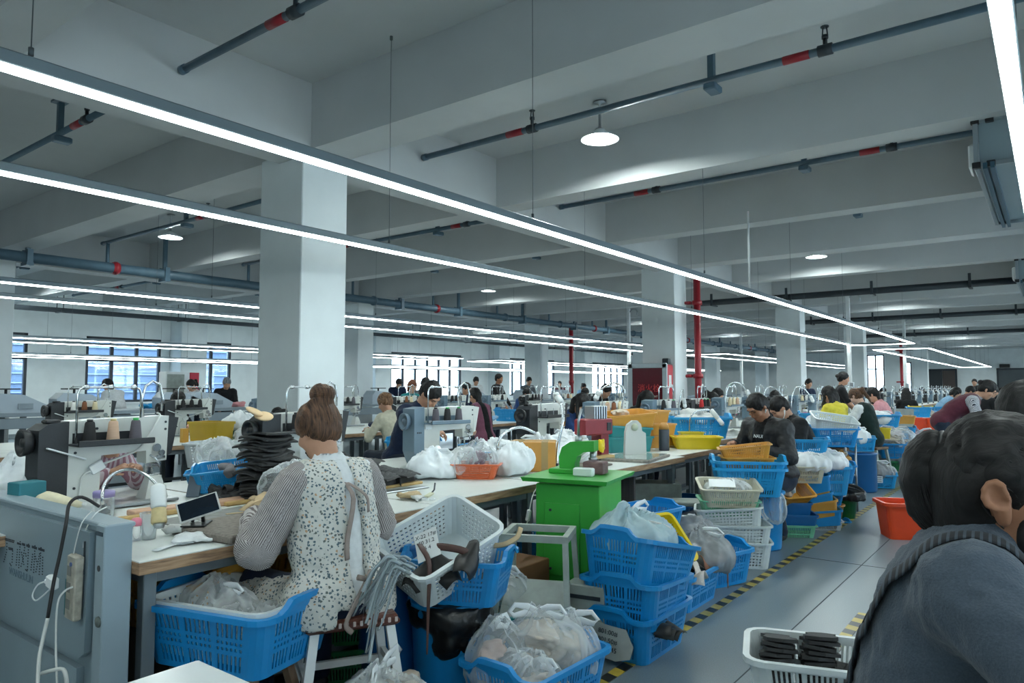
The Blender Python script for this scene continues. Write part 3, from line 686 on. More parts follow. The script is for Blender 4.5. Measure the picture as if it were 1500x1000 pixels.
# ------------------------------------------------------------------ furniture
def plank_mat():
    m, N, L, b, t = nodes_mat('plywood_edge', .6)
    w_ = N.new('ShaderNodeTexNoise'); w_.inputs['Scale'].default_value = 14; w_.inputs['Detail'].default_value = 5; mp = N.new('ShaderNodeMapping'); mp.inputs['Scale'].default_value = (1, .5, 6); L.new(t.outputs['Object'], mp.inputs[0]); L.new(mp.outputs[0], w_.inputs[0])
    r = ramp(N, [(.3, (120, 92, 70)), (.5, (170, 136, 104)), (.7, (188, 156, 122))]); L.new(w_.outputs[0], r.inputs[0]); L.new(r.outputs[0], b.inputs['Base Color']); return m
M_ply = plank_mat()
M_top = mat('white_laminate', (214, 219, 216), .38, var=(5, .08))
M_leg = mat('grey_steel_leg', (112, 122, 128), .45, metal=.2, var=(8, .08))
def table(label, x0, x1, y0, y1, z=.76, th=.05, top=None, shelf=False, group=None, edge=None):
    cx, cy = (x0 + x1) / 2, (y0 + y1) / 2; t = thing('work_table', label, 'table', (cx, cy, 0), group=group); dx, dy = x1 - x0, y1 - y0
    MB().box((0, 0, z - th / 2 - .002), (dx, dy, th - .004), ch=.003).build('tabletop', edge or M_ply, t)
    MB().box((0, 0, z - .002), (dx - .002, dy - .002, .004)).build('laminate', top or M_top, t)
    for sx in (-1, 1):
        for sy in (-1, 1): MB().box((sx * (dx / 2 - .1), sy * (dy / 2 - .08), (z - th) / 2), (.05, .05, z - th), ch=.004).cyl((sx * (dx / 2 - .1), sy * (dy / 2 - .08), 0), (sx * (dx / 2 - .1), sy * (dy / 2 - .08), .02), .03, n=8).build('leg', M_leg, t)
        MB().box((sx * (dx / 2 - .1), 0, z - th - .03), (.03, dy - .2, .05)).build('apron_rail', M_leg, t)
        MB().box((sx * (dx / 2 - .1), 0, .16), (.025, dy - .2, .04)).build('stretcher', M_leg, t)
    for sy in (-1, 1): MB().box((0, sy * (dy / 2 - .08), z - th - .03), (dx - .24, .03, .05)).build('cross_rail', M_leg, t)
    if shelf: MB().box((0, 0, .3), (dx - .2, dy - .14, .02)).build('lower_shelf', M_leg, t)
    return t
M_wood = mat('worn_wood', (120, 96, 76), .65, var=(9, .3), stretch=(1, 6, 1))
def stool(label, loc, rz=0, h=.46, m=None, legm=None, w=.34, d=.24, group=None):
    t = thing('stool', label, 'stool', loc, rz, group)
    MB().box((0, 0, h - .018), (w, d, .036), ch=.008).build('seat', m or M_wood, t)
    for sx in (-1, 1):
        for sy in (-1, 1):
            a, b = Vector((sx * (w / 2 - .03), sy * (d / 2 - .03), h - .036)), Vector((sx * (w / 2 + .03), sy * (d / 2 + .03), 0)); e = .018
            MB().hexa([(b.x - e, b.y - e, 0), (b.x + e, b.y - e, 0), (b.x + e, b.y + e, 0), (b.x - e, b.y + e, 0)], [(a.x - e, a.y - e, a.z), (a.x + e, a.y - e, a.z), (a.x + e, a.y + e, a.z), (a.x - e, a.y + e, a.z)]).build('leg', legm or M_wood, t)
    for sy in (-1, 1): MB().box((0, sy * (d / 2), h * .42), (w + .01, .02, .03)).build('stretcher', legm or M_wood, t)
    for sx in (-1, 1): MB().box((sx * (w / 2), 0, h * .5), (.02, d + .0, .03)).build('stretcher', legm or M_wood, t)
    return t
def stool_copy(src, label, loc, rz, group=None): return dup(src, loc, rz, label, group)

# ------------------------------------------------------------------ post-bed sewing machine (arm along +y, operator on the -x side)
M_mach = mat('machine_cream', (206, 210, 206), .35, var=(7, .07), coat=.2)
M_cov_b = mat('machine_black', (38, 42, 46), .45, var=(20, .1), bump=(90, .08)); M_cov_g = mat('machine_blue_grey', (104, 126, 142), .4, var=(9, .06)); M_cov_g2 = mat('handwheel_grey', (92, 112, 128), .35)
def machine(label, loc, rz, gray=False, detail=2, group=None):
    cv = M_cov_g if gray else M_cov_b; t = thing('sewing_machine', label, 'sewing machine', loc, rz, group)
    b = MB().hexa([(-.075, -.005, .016), (.075, -.005, .016), (.075, .15, .016), (-.075, .15, .016)], [(-.07, -.005, .46), (.07, -.005, .46), (.07, .16, .468), (-.07, .16, .468)])
    b.hexa([(-.06, .12, .275), (.06, .12, .275), (.06, .50, .29), (-.06, .50, .29)], [(-.06, .12, .466), (.06, .12, .466), (.058, .50, .475), (-.058, .50, .475)])
    b.hexa([(-.055, .40, .215), (.055, .40, .215), (.05, .515, .225), (-.05, .515, .225)], [(-.055, .39, .472), (.055, .39, .472), (.055, .52, .474), (-.055, .52, .474)])
    bdy = b.build('body', M_mach, t)
    MB().box((0, .26, .009), (.24, .60, .018), ch=.004).build('bed_plate', M_steel, t)
    if gray: MB().prism([(-.10, .46), (-.005, .475), (-.005, .02), (-.06, .02), (-.10, .12)], -.085, .085, 'yz').build('side_cover', cv, t)
    else: MB().prism([(-.14, .42), (-.10, .45), (-.005, .462), (-.005, .02), (-.05, .02), (-.14, .19)], -.08, .08, 'yz').build('side_cover', cv, t)
    yw = -.10 if gray else -.14
    MB().lathe([(.02, yw), (.05, yw - .004), (.062, yw - .02), (.068, yw - .05), (.066, yw - .056), (.054, yw - .052), (.05, yw - .03), (.022, yw - .028), (.022, yw - .05), (.0, yw - .052)], (0, 0, .355) if False else (0, 0, 0), n=24, axis='y').build('handwheel', M_cov_g2 if gray else M_black, t, loc=(0.0, 0, .36))
    MB().hexa([(-.052, .518, .25), (.052, .518, .25), (.045, .545, .26), (-.045, .545, .26)], [(-.054, .52, .472), (.054, .52, .472), (.05, .58, .462), (-.05, .58, .462)]).build('end_cover', M_mach if gray else cv, t)
    # spool tray on the far side of the operator
    MB().box((.135, .185, .342), (.13, .38, .012), ch=.004).box((.195, .185, .352), (.012, .38, .03), ch=.003).box((.072, .185, .37), (.006, .34, .06)).build('spool_tray', cv, t); tray_ = CH[t.name][-1]
    for y in (.07, .185, .30): MB().cyl((.135, y, .345), (.135, y, .43), .004, n=6).build('spool_pin', M_steel, tray_)
    g = MB().tube([(.1, .02, .34), (.1, .02, .60), (.1, .03, .625), (.1, .05, .635), (.1, .31, .635), (.1, .33, .625), (.1, .34, .60), (.1, .34, .47)], .006, 8)
    for y in (.06, .18, .30): g.lathe([(.013, -.012), (.013, .012)], (.1, y, .635), n=10, axis='y')
    g.build('thread_guide_rod', M_chrome, t)
    # head mechanism
    m = MB().cyl((0, .46, .225), (0, .46, .15), .007, n=8).cyl((-.02, .475, .23), (-.02, .475, .16), .006, n=8).box((0, .47, .2), (.05, .05, .03), ch=.006).cyl((0, .46, .15), (0, .46, .135), .002, n=6)
    m.box((-.03, .44, .185), (.02, .03, .07), ch=.004).tube([(.055, .42, .26), (.08, .44, .24), (.085, .46, .21), (.06, .47, .19)], .006, 6).cyl((.055, .45, .30), (.075, .45, .30), .022, n=12).cyl((.055, .48, .27), (.072, .48, .27), .016, n=12).box((.06, .475, .245), (.02, .05, .02), ch=.004)
    ndl = m.build('needle_mechanism', M_chrome, t)
    MB().box((0, .465, .142), (.03, .05, .006)).box((0, .49, .147), (.012, .03, .004)).build('presser_foot', M_steel, ndl)
    MB().hexa([(-.055, .40, .016), (.055, .40, .016), (.055, .53, .016), (-.055, .53, .016)], [(-.03, .435, .134), (.03, .435, .134), (.03, .50, .134), (-.03, .50, .134)]).box((0, .4675, .137), (.062, .07, .006)).build('post_bed', M_mach, t)
    if detail > 1:
        for y, z in ((.03, .30), (.13, .42), (.5, .44), (.5, .40), (.03, .12)): MB().cyl((.06, y, z), (.077 if y < .2 else .062, y, z), .007, n=8).build('screw', M_dark, bdy)
        if gray:
            MB().box((.078, .04, .33), (.004, .06, .07)).build('label_plate', M_white, t)
            for i in range(3): MB().box((.086, -.07 + .016 * i, .27), (.003, .008, .012)).build('vent_slot', M_black, t)
        else: MB().box((.0, -.06, .461), (.06, .07, .02), ch=.006).build('oil_cap', M_black, t)
        MB().tube([(.0, .40, .472), (.0, .39, .56), (.0, .41, .64), (.0, .45, .67), (.0, .49, .65), (.0, .51, .57), (0, .505, .50)], .008, 8).build('work_lamp', M_chrome, t)
    return t
def cone(label, loc, m, group=None, base=None, h=.11, r=.032, cat='thread cone'):
    o = MB().lathe([(r, 0), (r * 1.02, .008), (r * .72, h * .93), (r * .6, h)], n=14).build('thread_cone', m, None, loc, label=label, cat=cat, group=group)
    MB().lathe([(r * 1.18, -.001), (r * 1.2, .004), (r * .9, .009)], n=14).build('spool_base', base or M_black, o)
    MB().lathe([(r * .45, h), (r * .45, h + .012), (0, h + .012)], n=10).build('tip', base or M_black, o)
    return o
THR = {k: mat('thread_' + k, c, .8, var=(90, .12), stretch=(.2, .2, 6)) for k, c in dict(black=(34, 34, 36), grey=(92, 88, 96), tan=(196, 164, 140), cream=(222, 208, 172), white=(222, 222, 218), brown=(128, 80, 52), red=(196, 44, 48), green=(60, 84, 74)).items()}
M_gbase = mat('green_spool_base', (60, 170, 90), .4); M_ybase = mat('straw_spool_base', (206, 190, 140), .5)

# ------------------------------------------------------------------ people
def skin_mat(name, rgb): return mat(name, rgb, .5, var=(18, .08), spec=.35, bump=(140, .06))
SK = [skin_mat('skin_warm', (196, 150, 124)), skin_mat('skin_tan', (158, 112, 86)), skin_mat('skin_pale', (212, 172, 150))]
def hair_mat(name, a, b, st=(60, 6, 6)):
    m, N, L, bs, t = nodes_mat(name, .55); bs.inputs['Specular IOR Level'].default_value = .35
    mp = N.new('ShaderNodeMapping'); mp.inputs['Scale'].default_value = st; L.new(t.outputs['Object'], mp.inputs[0])
    n = N.new('ShaderNodeTexNoise'); n.inputs['Scale'].default_value = 3; n.inputs['Detail'].default_value = 4; L.new(mp.outputs[0], n.inputs[0])
    r = ramp(N, [(.35, a), (.7, b)]); L.new(n.outputs[0], r.inputs[0]); L.new(r.outputs[0], bs.inputs['Base Color'])
    bp = N.new('ShaderNodeBump'); bp.inputs['Strength'].default_value = .5; bp.inputs['Distance'].default_value = .006; L.new(n.outputs[0], bp.inputs['Height']); L.new(bp.outputs[0], bs.inputs['Normal']); return m
H_BLK = hair_mat('black_hair', (10, 10, 11), (27, 25, 26)); H_BRN = hair_mat('brown_hair', (54, 38, 30), (118, 86, 64)); H_GRY = hair_mat('grey_hair', (90, 94, 98), (150, 154, 156)); H_LBR = hair_mat('light_brown_hair', (84, 58, 42), (160, 122, 90)); H_RED = hair_mat('reddish_hair', (70, 38, 26), (130, 78, 52))
def fabric(name, rgb, rough=.85, amt=.12, sheen=.1): return mat(name, rgb, rough, var=(26, amt), bump=(220, .12), sheen=sheen, spec=.25)
T_BLACK = fabric('black_cloth', (26, 27, 30)); T_NAVY = fabric('navy_cloth', (28, 40, 66)); T_DENIM = fabric('dark_denim', (36, 46, 62)); T_GREY = fabric('grey_cloth', (96, 102, 108)); T_WHITE = fabric('white_cloth', (220, 224, 226)); T_CREAM = fabric('cream_cloth', (208, 204, 182)); T_MAUVE = fabric('mauve_cloth', (134, 84, 104)); T_PINK = fabric('pink_cloth', (214, 150, 154)); T_LBLUE = fabric('light_blue_cloth', (140, 180, 214)); T_TEAL = fabric('teal_cloth', (30, 120, 124)); T_YELL = fabric('yellow_cloth', (220, 204, 70)); T_MAROON = fabric('maroon_cloth', (92, 44, 58)); T_RED = fabric('red_cloth', (146, 30, 48)); T_BLUE = fabric('blue_cloth', (34, 62, 110)); T_GREEN = fabric('dark_green_cloth', (24, 44, 42)); T_SHOE = mat('dark_shoe', (34, 34, 38), .5)
def nrm(v): return v / max(np.linalg.norm(v), 1e-9)
def ik(a, t, l1, l2, pole):
    d = t - a; L = np.linalg.norm(d); L2 = min(L, (l1 + l2) * .985); d = d / L; t = a + d * L2
    x = (l1 * l1 - l2 * l2 + L2 * L2) / (2 * L2); h = math.sqrt(max(l1 * l1 - x * x, 1e-6)); p = pole - d * (pole @ d); p = nrm(p)
    return a + d * x + p * h, t
def hand_sd(w, f, n, side, spread=0., curl=.5):
    """palm, four unequal bent fingers and a thumb; w wrist, f along the palm, n palm side, side +1 thumb towards s"""
    f = nrm(f); n = nrm(n - f * (n @ f)); s = np.cross(n, f) * side; q = SD(.008)
    q.cap(w - f * .03, w + f * .01, .024, .022); m = np.stack([s, f, n], 1)
    q.bx(w + f * .05, (.026, .034, .003), m, .011)
    for i, (o, ln) in enumerate(((.028, .070), (.0095, .079), (-.0095, .073), (-.027, .057))):
        a = w + f * .085 + s * o; d1 = nrm(f * (1 - curl * .35) + n * curl * .75 + s * o * (4 + spread * 8)); d2 = nrm(f * (.7 - curl * .6) + n * (.4 + curl * .9)); d3 = nrm(f * (.5 - curl) + n)
        b = a + d1 * ln * .45; c = b + d2 * ln * .33; e = c + d3 * ln * .24
        q.cap(a, b, .0092, .0082, k=.004).cap(b, c, .0082, .0074, k=.003).cap(c, e, .0074, .0062, k=.003)
    a = w + f * .025 + s * .026; b = a + nrm(s * .75 + f * .7 + n * .35) * .042; c = b + nrm(s * .2 + f * .9 + n * .45) * .032
    q.cap(a, b, .0125, .0100, k=.008).cap(b, c, .0100, .0075, k=.003); return q
def person(label, loc, rz, lean=18, hp=35, hy=0, hr=0, hz=.58, stand=False, hands=None, poles=None, top=T_BLACK, sleeve='long', pants=T_DENIM, hair=('short', H_BLK), skin=0, fem=False, h=.014, face=False, s=1., bulk=1., over=None, hand_h=None, group=None, neckfwd=0, legs=None, name='person', body_h=None, slv=.78, nshort=0, curl=.55, twist=0):
    root = thing(name, label, 'person', loc, rz, group)
    hip = V3(0, 0, hz if not stand else .90); la, lb = R(lean * .75), R(lean * 1.15)
    up1 = V3(0, math.sin(la), math.cos(la)); up2 = V3(0, math.sin(lb), math.cos(lb)); fw2 = V3(0, math.cos(lb), -math.sin(lb))
    Rt = rotm(-lean * 1.15) @ rotm(0, 0, twist); Rb = rotm(-lean * .75)
    waist = hip + up1 * .20; chest = waist + up2 * .17; nb = waist + up2 * .335
    sw = (.152 if fem else .172) * bulk
    sh = [nb + Rt @ V3(x * sw, .0, -.06) for x in (1, -1)]
    nd = nrm(up2 * 1.0 + V3(0, math.sin(R(hp * .45 + neckfwd)), math.cos(R(hp * .45 + neckfwd))) * .9)
    Rh = rotm(0, 0, hy) @ rotm(-hp) @ rotm(0, hr, 0)
    hb = nb + nd * (.085 - nshort); hc = hb + Rh @ V3(0, .022, .085)
    hands = hands or ((.14, .42, .84), (-.14, .42, .84)); pol = poles or (V3(.6, -.5, -.7), V3(-.6, -.5, -.7))
    el = []; wr = []
    for i in (0, 1): e, w_ = ik(sh[i], np.array(hands[i], float), .285, .25, np.array(pol[i], float)); el.append(e); wr.append(w_)
    b = bulk * (.93 if fem else 1)
    def torso(q):
        q.ell(hip + V3(0, -.01, .02), (.168 * b, .125 * b, .115), k=.05); q.ell(waist, (.138 * b, .108 * b, .16), Rb, k=.06); q.ell(chest, (.150 * b, .115 * b, .185), Rt, k=.06)
        q.cap(sh[0] + Rt @ V3(-.03, 0, .005), sh[1] + Rt @ V3(.03, 0, .005), .056 * b, k=.06)
        if fem: q.ell(chest + Rt @ V3(0, .06, -.01), (.12 * b, .07 * b, .075), Rt, k=.05)
        return q
    def arm(q, i, r0=0, lo=True, up=True):
        if up: q.cap(sh[i], el[i], .052 * b + r0, .041 * b + r0, k=.04)
        if lo: q.cap(el[i], wr[i], .041 * b + r0, .027 + r0, k=.015)
        return q
    kn = []; an = []
    for i, x in ((0, 1), (1, -1)):
        hj = hip + V3(x * .088, 0, -.03)
        if stand: k_ = V3(x * .10, .03, .48); a_ = V3(x * .10, .0, .085)
        else: k_ = V3(x * .12, .40, hz - .02); a_ = V3(x * .12, .36, .085)
        if legs: k_, a_ = np.array(legs[i][0], float), np.array(legs[i][1], float)
        kn.append((hj, k_)); an.append(a_)
    def leg(q, i, r0=0):
        hj, k_ = kn[i]; q.cap(hj, k_, .086 * b + r0, .058 + r0, k=.04); q.cap(k_, an[i], .055 + r0, .040 + r0, k=.02); return q
    def head(q):
        P = lambda x, y, z: hc + Rh @ V3(x, y, z)
        q.cap(nb - up2 * .03, hb + Rh @ V3(0, .0, .03), .056 * (.9 if fem else 1), .052 * (.88 if fem else 1), k=.03)
        q.ell(P(0, -.006, .028), (.075, .094, .088), Rh, k=.02); q.ell(P(0, .028, -.045), (.061, .066, .074), Rh, k=.03); q.ell(P(0, .066, -.092), (.026, .022, .020), Rh, k=.03)
        q.cap(P(0, .090, .012), P(0, .108, -.028), .008, .0125, k=.012); q.ell(P(0, .098, -.034), (.018, .012, .009), Rh, k=.01)
        q.ell(P(0, .088, .034), (.052, .014, .012), Rh, k=.02)
        for x in (-1, 1):
            q.ell(P(x * .031, .094, .010), (.017, .010, .010), Rh, k=.012, op=-1)
            q.ell(P(x * .047, .066, -.025), (.022, .022, .02), Rh, k=.02)
            q.ell(P(x * .078, -.008, -.012), (.010, .021, .032), Rh @ rotm(0, x * 10, x * -22), k=.008); q.ell(P(x * .088, .0, -.008), (.006, .010, .018), Rh, k=.006, op=-1)
        q.ell(P(0, .086, -.066), (.024, .012, .0065), Rh, k=.008); q.ell(P(0, .084, -.076), (.020, .012, .0065), Rh, k=.006); return q
    sk = SD(.03); torso(sk); head(sk)
    for i in (0, 1): arm(sk, i); leg(sk, i)
    hh = hand_h or min(h, .009); parts = [sk.mesh(body_h or h * 1.15)]
    for i, sd in ((0, 1), (1, -1)):
        f = nrm(wr[i] - el[i]); f = nrm(f + V3(0, 0, -.15)); inward = V3(-sd * .35, 0, -1)
        parts.append(hand_sd(wr[i] + f * .015, f, inward, sd, curl=curl).mesh(hh))
    if s != 1: root.scale = (s, s, s)
    bd_ = obj('body', npmesh('body', parts, SK[skin]), root)
    # clothes
    if top is not None:
        q = SD(.03); torso(q); q = q.off(.012)
        for i in (0, 1):
            if sleeve == 'long': arm(q, i, .012)
            elif sleeve == 'short': q.cap(sh[i], sh[i] + (el[i] - sh[i]) * slv, .062 * b + .01, .056 * b + .014, k=.04)
            else: q.cap(sh[i], sh[i] + (el[i] - sh[i]) * .1, .062 * b, .055 * b, k=.03)
        q.cap(nb - up2 * .01, nb + nd * .022, .064, .060, k=.02); q.cap(nb + nd * .01, nb + nd * .12, .047, .05, k=.008, op=-1)
        V, Q = wrinkle(wrinkle(q.mesh(h), .007, 14, sum(map(ord, label)) % 97, False, (1, 1, 1.6)), .004, 34, 5, True)
        obj('shirt', npmesh('shirt', [(V, Q)], top), root)
    q = SD(.03); q.ell(hip + V3(0, -.01, .0), (.178 * b, .136 * b, .115), k=.05)
    for i in (0, 1): leg(q, i, .014)
    V, Q = wrinkle(q.mesh(max(h, .018)), .007, 13, 3); obj('trousers', npmesh('trousers', [(V, Q)], pants), root)
    for i in (0, 1):
        a = an[i]; q = SD(.03).ell(a + V3(0, .015, -.04), (.042, .075, .045)).ell(a + V3(0, .095, -.055), (.046, .085, .032)); q.bx(a + V3(0, 0, -.185), (.3, .4, .1), k=.005, op=-1)
        obj('shoe', npmesh('shoe', [q.mesh(.02)], T_SHOE), root)
    if over is not None:
        q = SD(.03); torso(q); q = q.off(.022); q.bx(nb + up2 * .14, (.4, .4, .09), Rt, k=.02, op=-1)
        if over[0] == 'vest':
            for x in (0, 1): q.ell(sh[x] + Rt @ V3((.06, -.06)[x], 0, -.02), (.06, .09, .10), Rt, k=.01, op=-1)
        if len(over) > 2: q.bx(chest + Rt @ V3(0, -.2, -.06), (.052, .16, .42), Rt, k=.006, op=-1)
        V, Q = wrinkle(q.mesh(h), .007, 16, 8); obj('vest' if over[0] == 'vest' else 'apron', npmesh('vest', [(V, Q)], over[1]), root)
    # hair
    if hair:
        st, hm = hair; P = lambda x, y, z: hc + Rh @ V3(x, y, z); q = SD(.02)
        q.ell(P(0, -.012, .036), (.086, .104, .100), Rh)
        if st != 'none':
            q.ell(P(0, -.05, -.01), (.078, .062, .075), Rh, k=.03)
            if st in ('bun', 'low_bun'): q.ell(P(0, -.05, .135) if st == 'bun' else P(0, -.115, .03), (.04, .038, .036), Rh, k=.012)
            if st == 'pony': q.cap(P(0, -.10, .05), P(0, -.15, .02), .022, .034, k=.02).cap(P(0, -.15, .02), P(0, -.14, -.12), .034, .022, k=.02).cap(P(0, -.14, -.12), P(0, -.12, -.22), .022, .010, k=.02)
            if st in ('long', 'pony_low'):
                dn = V3(0, -.03, -1)
                for x in ((-.06, -.03, 0, .03, .06) if st == 'long' else (-.015, .015)):
                    a = P(x, -.07, -.02); q.cap(a, a + V3(x * .2, -.05, -.20), .036, .030, k=.02); q.cap(a + V3(x * .2, -.05, -.20), a + V3(x * .3, -.03, -.36), .030, .012, k=.02)
                if st == 'long':
                    for x in (-1, 1): a = P(x * .078, .01, 0); q.cap(a, a + V3(x * .02, .02, -.18), .024, .018, k=.02)
            if st == 'bob':
                for x in (-1, 1): q.cap(P(x * .07, -.01, .02), P(x * .072, .0, -.09), .032, .022, k=.02)
                q.ell(P(0, -.055, -.05), (.07, .05, .075), Rh, k=.02)
        q.ell(P(0, .098, -.035), (.064 if st != 'short' else .070, .062, .088), Rh, k=.015, op=-1)
        if st == 'short':
            for x in (-1, 1): q.ell(P(x * .085, .03, -.045), (.03, .05, .05), Rh, k=.01, op=-1)
            q.bx(P(0, -.06, -.125), (.15, .15, .06), Rh, k=.01, op=-1)
        V, Q = wrinkle(wrinkle(q.mesh(min(h, .011)), .007, 26, sum(map(ord, label)) % 31, False, (1, 1, .6)), .006, 55, 2, True, (1, .6, .6))
        obj('hair', npmesh('hair', [(V, Q)], hm), root)
    if face:
        P = lambda x, y, z: tuple(hc + Rh @ V3(x, y, z))
        for x in (-1, 1):
            MB().tube([P(x * .044, .080, .008), P(x * .031, .0875, .004), P(x * .018, .085, .008)], [.0022, .0036, .002], 6).build('eye', mat('eye_dark', (22, 18, 18), .25), bd_)
            MB().tube([P(x * .050, .083, .028), P(x * .032, .098, .036), P(x * .014, .099, .030)], [.002, .0042, .003], 6).build('eyebrow', H_BLK, bd_)
        MB().tube([P(-.022, .092, -.071), P(0, .0985, -.070), P(.022, .092, -.071)], [.0015, .0032, .0015], 6).build('lips', mat('lip_skin', (140, 84, 76), .45), bd_)
    root_info[root.name] = dict(hip=hip, waist=waist, chest=chest, nb=nb, sh=sh, el=el, wr=wr, hc=hc, Rh=Rh, Rt=Rt, up2=up2, hb=hb, nd=nd, kn=kn, an=an, b=b)
    return root
root_info = {}

# ================================================================== near objects
# ---- front tables (aisle side) and machine tables behind them
tb = [table('white work table with plywood edge nearest the camera, where the woman in floral apron sits', -3.60, -2.68, 1.285, 2.86),
      table('white table carrying the orange basket and cardboard box', -3.60, -2.74, 2.87, 3.985),
      table('white table just behind the green press', -3.60, -2.62, 4.0, 4.75),
      table('white table under the speckled board and teal crates', -3.60, -2.72, 4.76, 6.2),
      table('white table under the bright yellow tray at the end of the front row', -3.60, -2.80, 6.21, 7.62)]
for k in range(8): table(f'machine table, {ords[k]} from the camera in the front sewing row', -4.78, -3.66, 1.0 + 1.31 * k, 2.29 + 1.31 * k, z=.755)
# ---- sewing machines of the front row
mk = {}
mk['b'] = machine('black and cream post-bed sewing machine nearest the camera, at the left edge', (-4.08, 1.55, .76), 0)
mk['g'] = machine('grey and white post-bed sewing machine in front of the man with bowed head', (-4.12, 4.18, .76), R(-12), gray=True)
M2 = dup(mk['b'], (-4.08, 2.80, .76), 0, 'black and cream sewing machine hidden behind the head of the floral apron woman')
M4 = dup(mk['b'], (-4.06, 5.66, .76), 0, 'dark sewing machine behind the cardboard box, thread rod rising above it')
M5 = dup(mk['g'], (-4.12, 6.95, .76), R(-8), 'grey sewing machine just behind the green press arm')
M6 = dup(mk['g'], (-4.08, 8.30, .76), R(-8), 'grey sewing machine behind the amber crates')
M7 = dup(mk['b'], (-4.0, 9.32, .76), 0, 'black sewing machine with red thread beside the red fire cabinet column')
M8 = dup(mk['g'], (-4.08, 10.62, .76), R(-8), 'grey sewing machine right of the one with red thread')
def spools(x, y, z, rz, cs, where, group):
    for i, (c, dy) in enumerate(zip(cs, (.07, .185, .30))):
        if not c: continue
        p = Matrix.Rotation(rz, 3, 'Z') @ Vector((.135, dy, 0))
        cone(f'{c} thread cone, {["left", "middle", "right"][i]} one on {where}', (x + p.x, y + p.y, z + .349), THR[c], group, M_gbase if c in ('grey', 'green', 'black') and i else (M_ybase if c in ('tan', 'cream') else M_black))
spools(-4.08, 1.55, .76, 0, ('black', 'tan', 'grey'), 'the nearest black machine at left', 'thread cones on the nearest machine')
spools(-4.08, 2.80, .76, 0, ('black', 'red', None), 'the machine behind the floral apron woman', 'thread cones behind the woman')
spools(-4.12, 4.18, .76, R(-12), ('grey', 'black', 'grey'), 'the grey machine at the bowed man', 'thread cones on the grey machine')
spools(-4.12, 6.95, .76, R(-8), ('tan', 'brown', 'cream'), 'the grey machine behind the green press', 'thread cones behind the press')
spools(-4.08, 8.30, .76, R(-8), ('black', 'white', 'grey'), 'the grey machine behind the amber crates', 'thread cones behind the amber crates')
spools(-4.0, 9.32, .76, 0, ('red', 'black', 'black'), 'the black machine at the fire cabinet', 'thread cones at the fire cabinet')
spools(-4.08, 10.62, .76, R(-8), ('cream', 'cream', 'tan'), 'the grey machine right of the fire cabinet', 'thread cones right of the fire cabinet')

# ---- grey steel machine cabinet at the left edge, with dotted lettering
CBX = thing('machine_cabinet', 'large grey steel machine cabinet with dotted Chinese lettering at the lower left', 'cabinet', (-2.735, 1.2, 0))
M_cab = mat('cabinet_grey', (132, 150, 159), .42, metal=.15, var=(4, .06), bump=(90, .03)); M_cab2 = mat('cabinet_edge', (150, 167, 176), .42, metal=.15, var=(6, .06))
MB().box((-1.1, .04, .445), (2.2, .07, .89), ch=.004).build('carcass', M_cab, CBX)
MB().box((-.034, .035, .45), (.07, .10, .90), ch=.005).build('edge_post', M_cab2, CBX)
MB().box((-1.1, .045, .892), (2.2, .10, .018), ch=.004).build('top_rail', M_cab2, CBX)
MB().prism([(-2.2, .865), (-.10, .865), (-.115, .43), (-.155, .405), (-2.2, .405)], -.022, .004, 'xz').build('upper_door', M_cab, CBX); CBD = CH[CBX.name][-1]
MB().prism([(-2.2, .365), (-.17, .365), (-.17, .05), (-2.2, .05)], -.022, .004, 'xz').build('lower_door', M_cab, CBX)
MB().box((-.135, -.024, .77), (.006, .005, .12)).build('door_slot', M_dark, CBD)
MB().cyl((-.034, -.017, .745), (-.034, -.013, .745), .011, n=14).build('screw_hole', M_black, CBX)
MB().lathe([(.02, 0), (.018, -.006), (.0, -.008)], (-.02, -.016, .56), n=9, axis='y').build('paint_chip', mat('old_glue', (92, 100, 96), .8), CBX)
MB().box((-.034, -.017, .868), (.05, .003, .014)).build('label_plate', mat('plate_dark', (60, 74, 84), .5), CBX)
M_ink = mat('dark_print', (30, 42, 52), .6); M_ink2 = mat('faint_print', (98, 120, 131), .6)
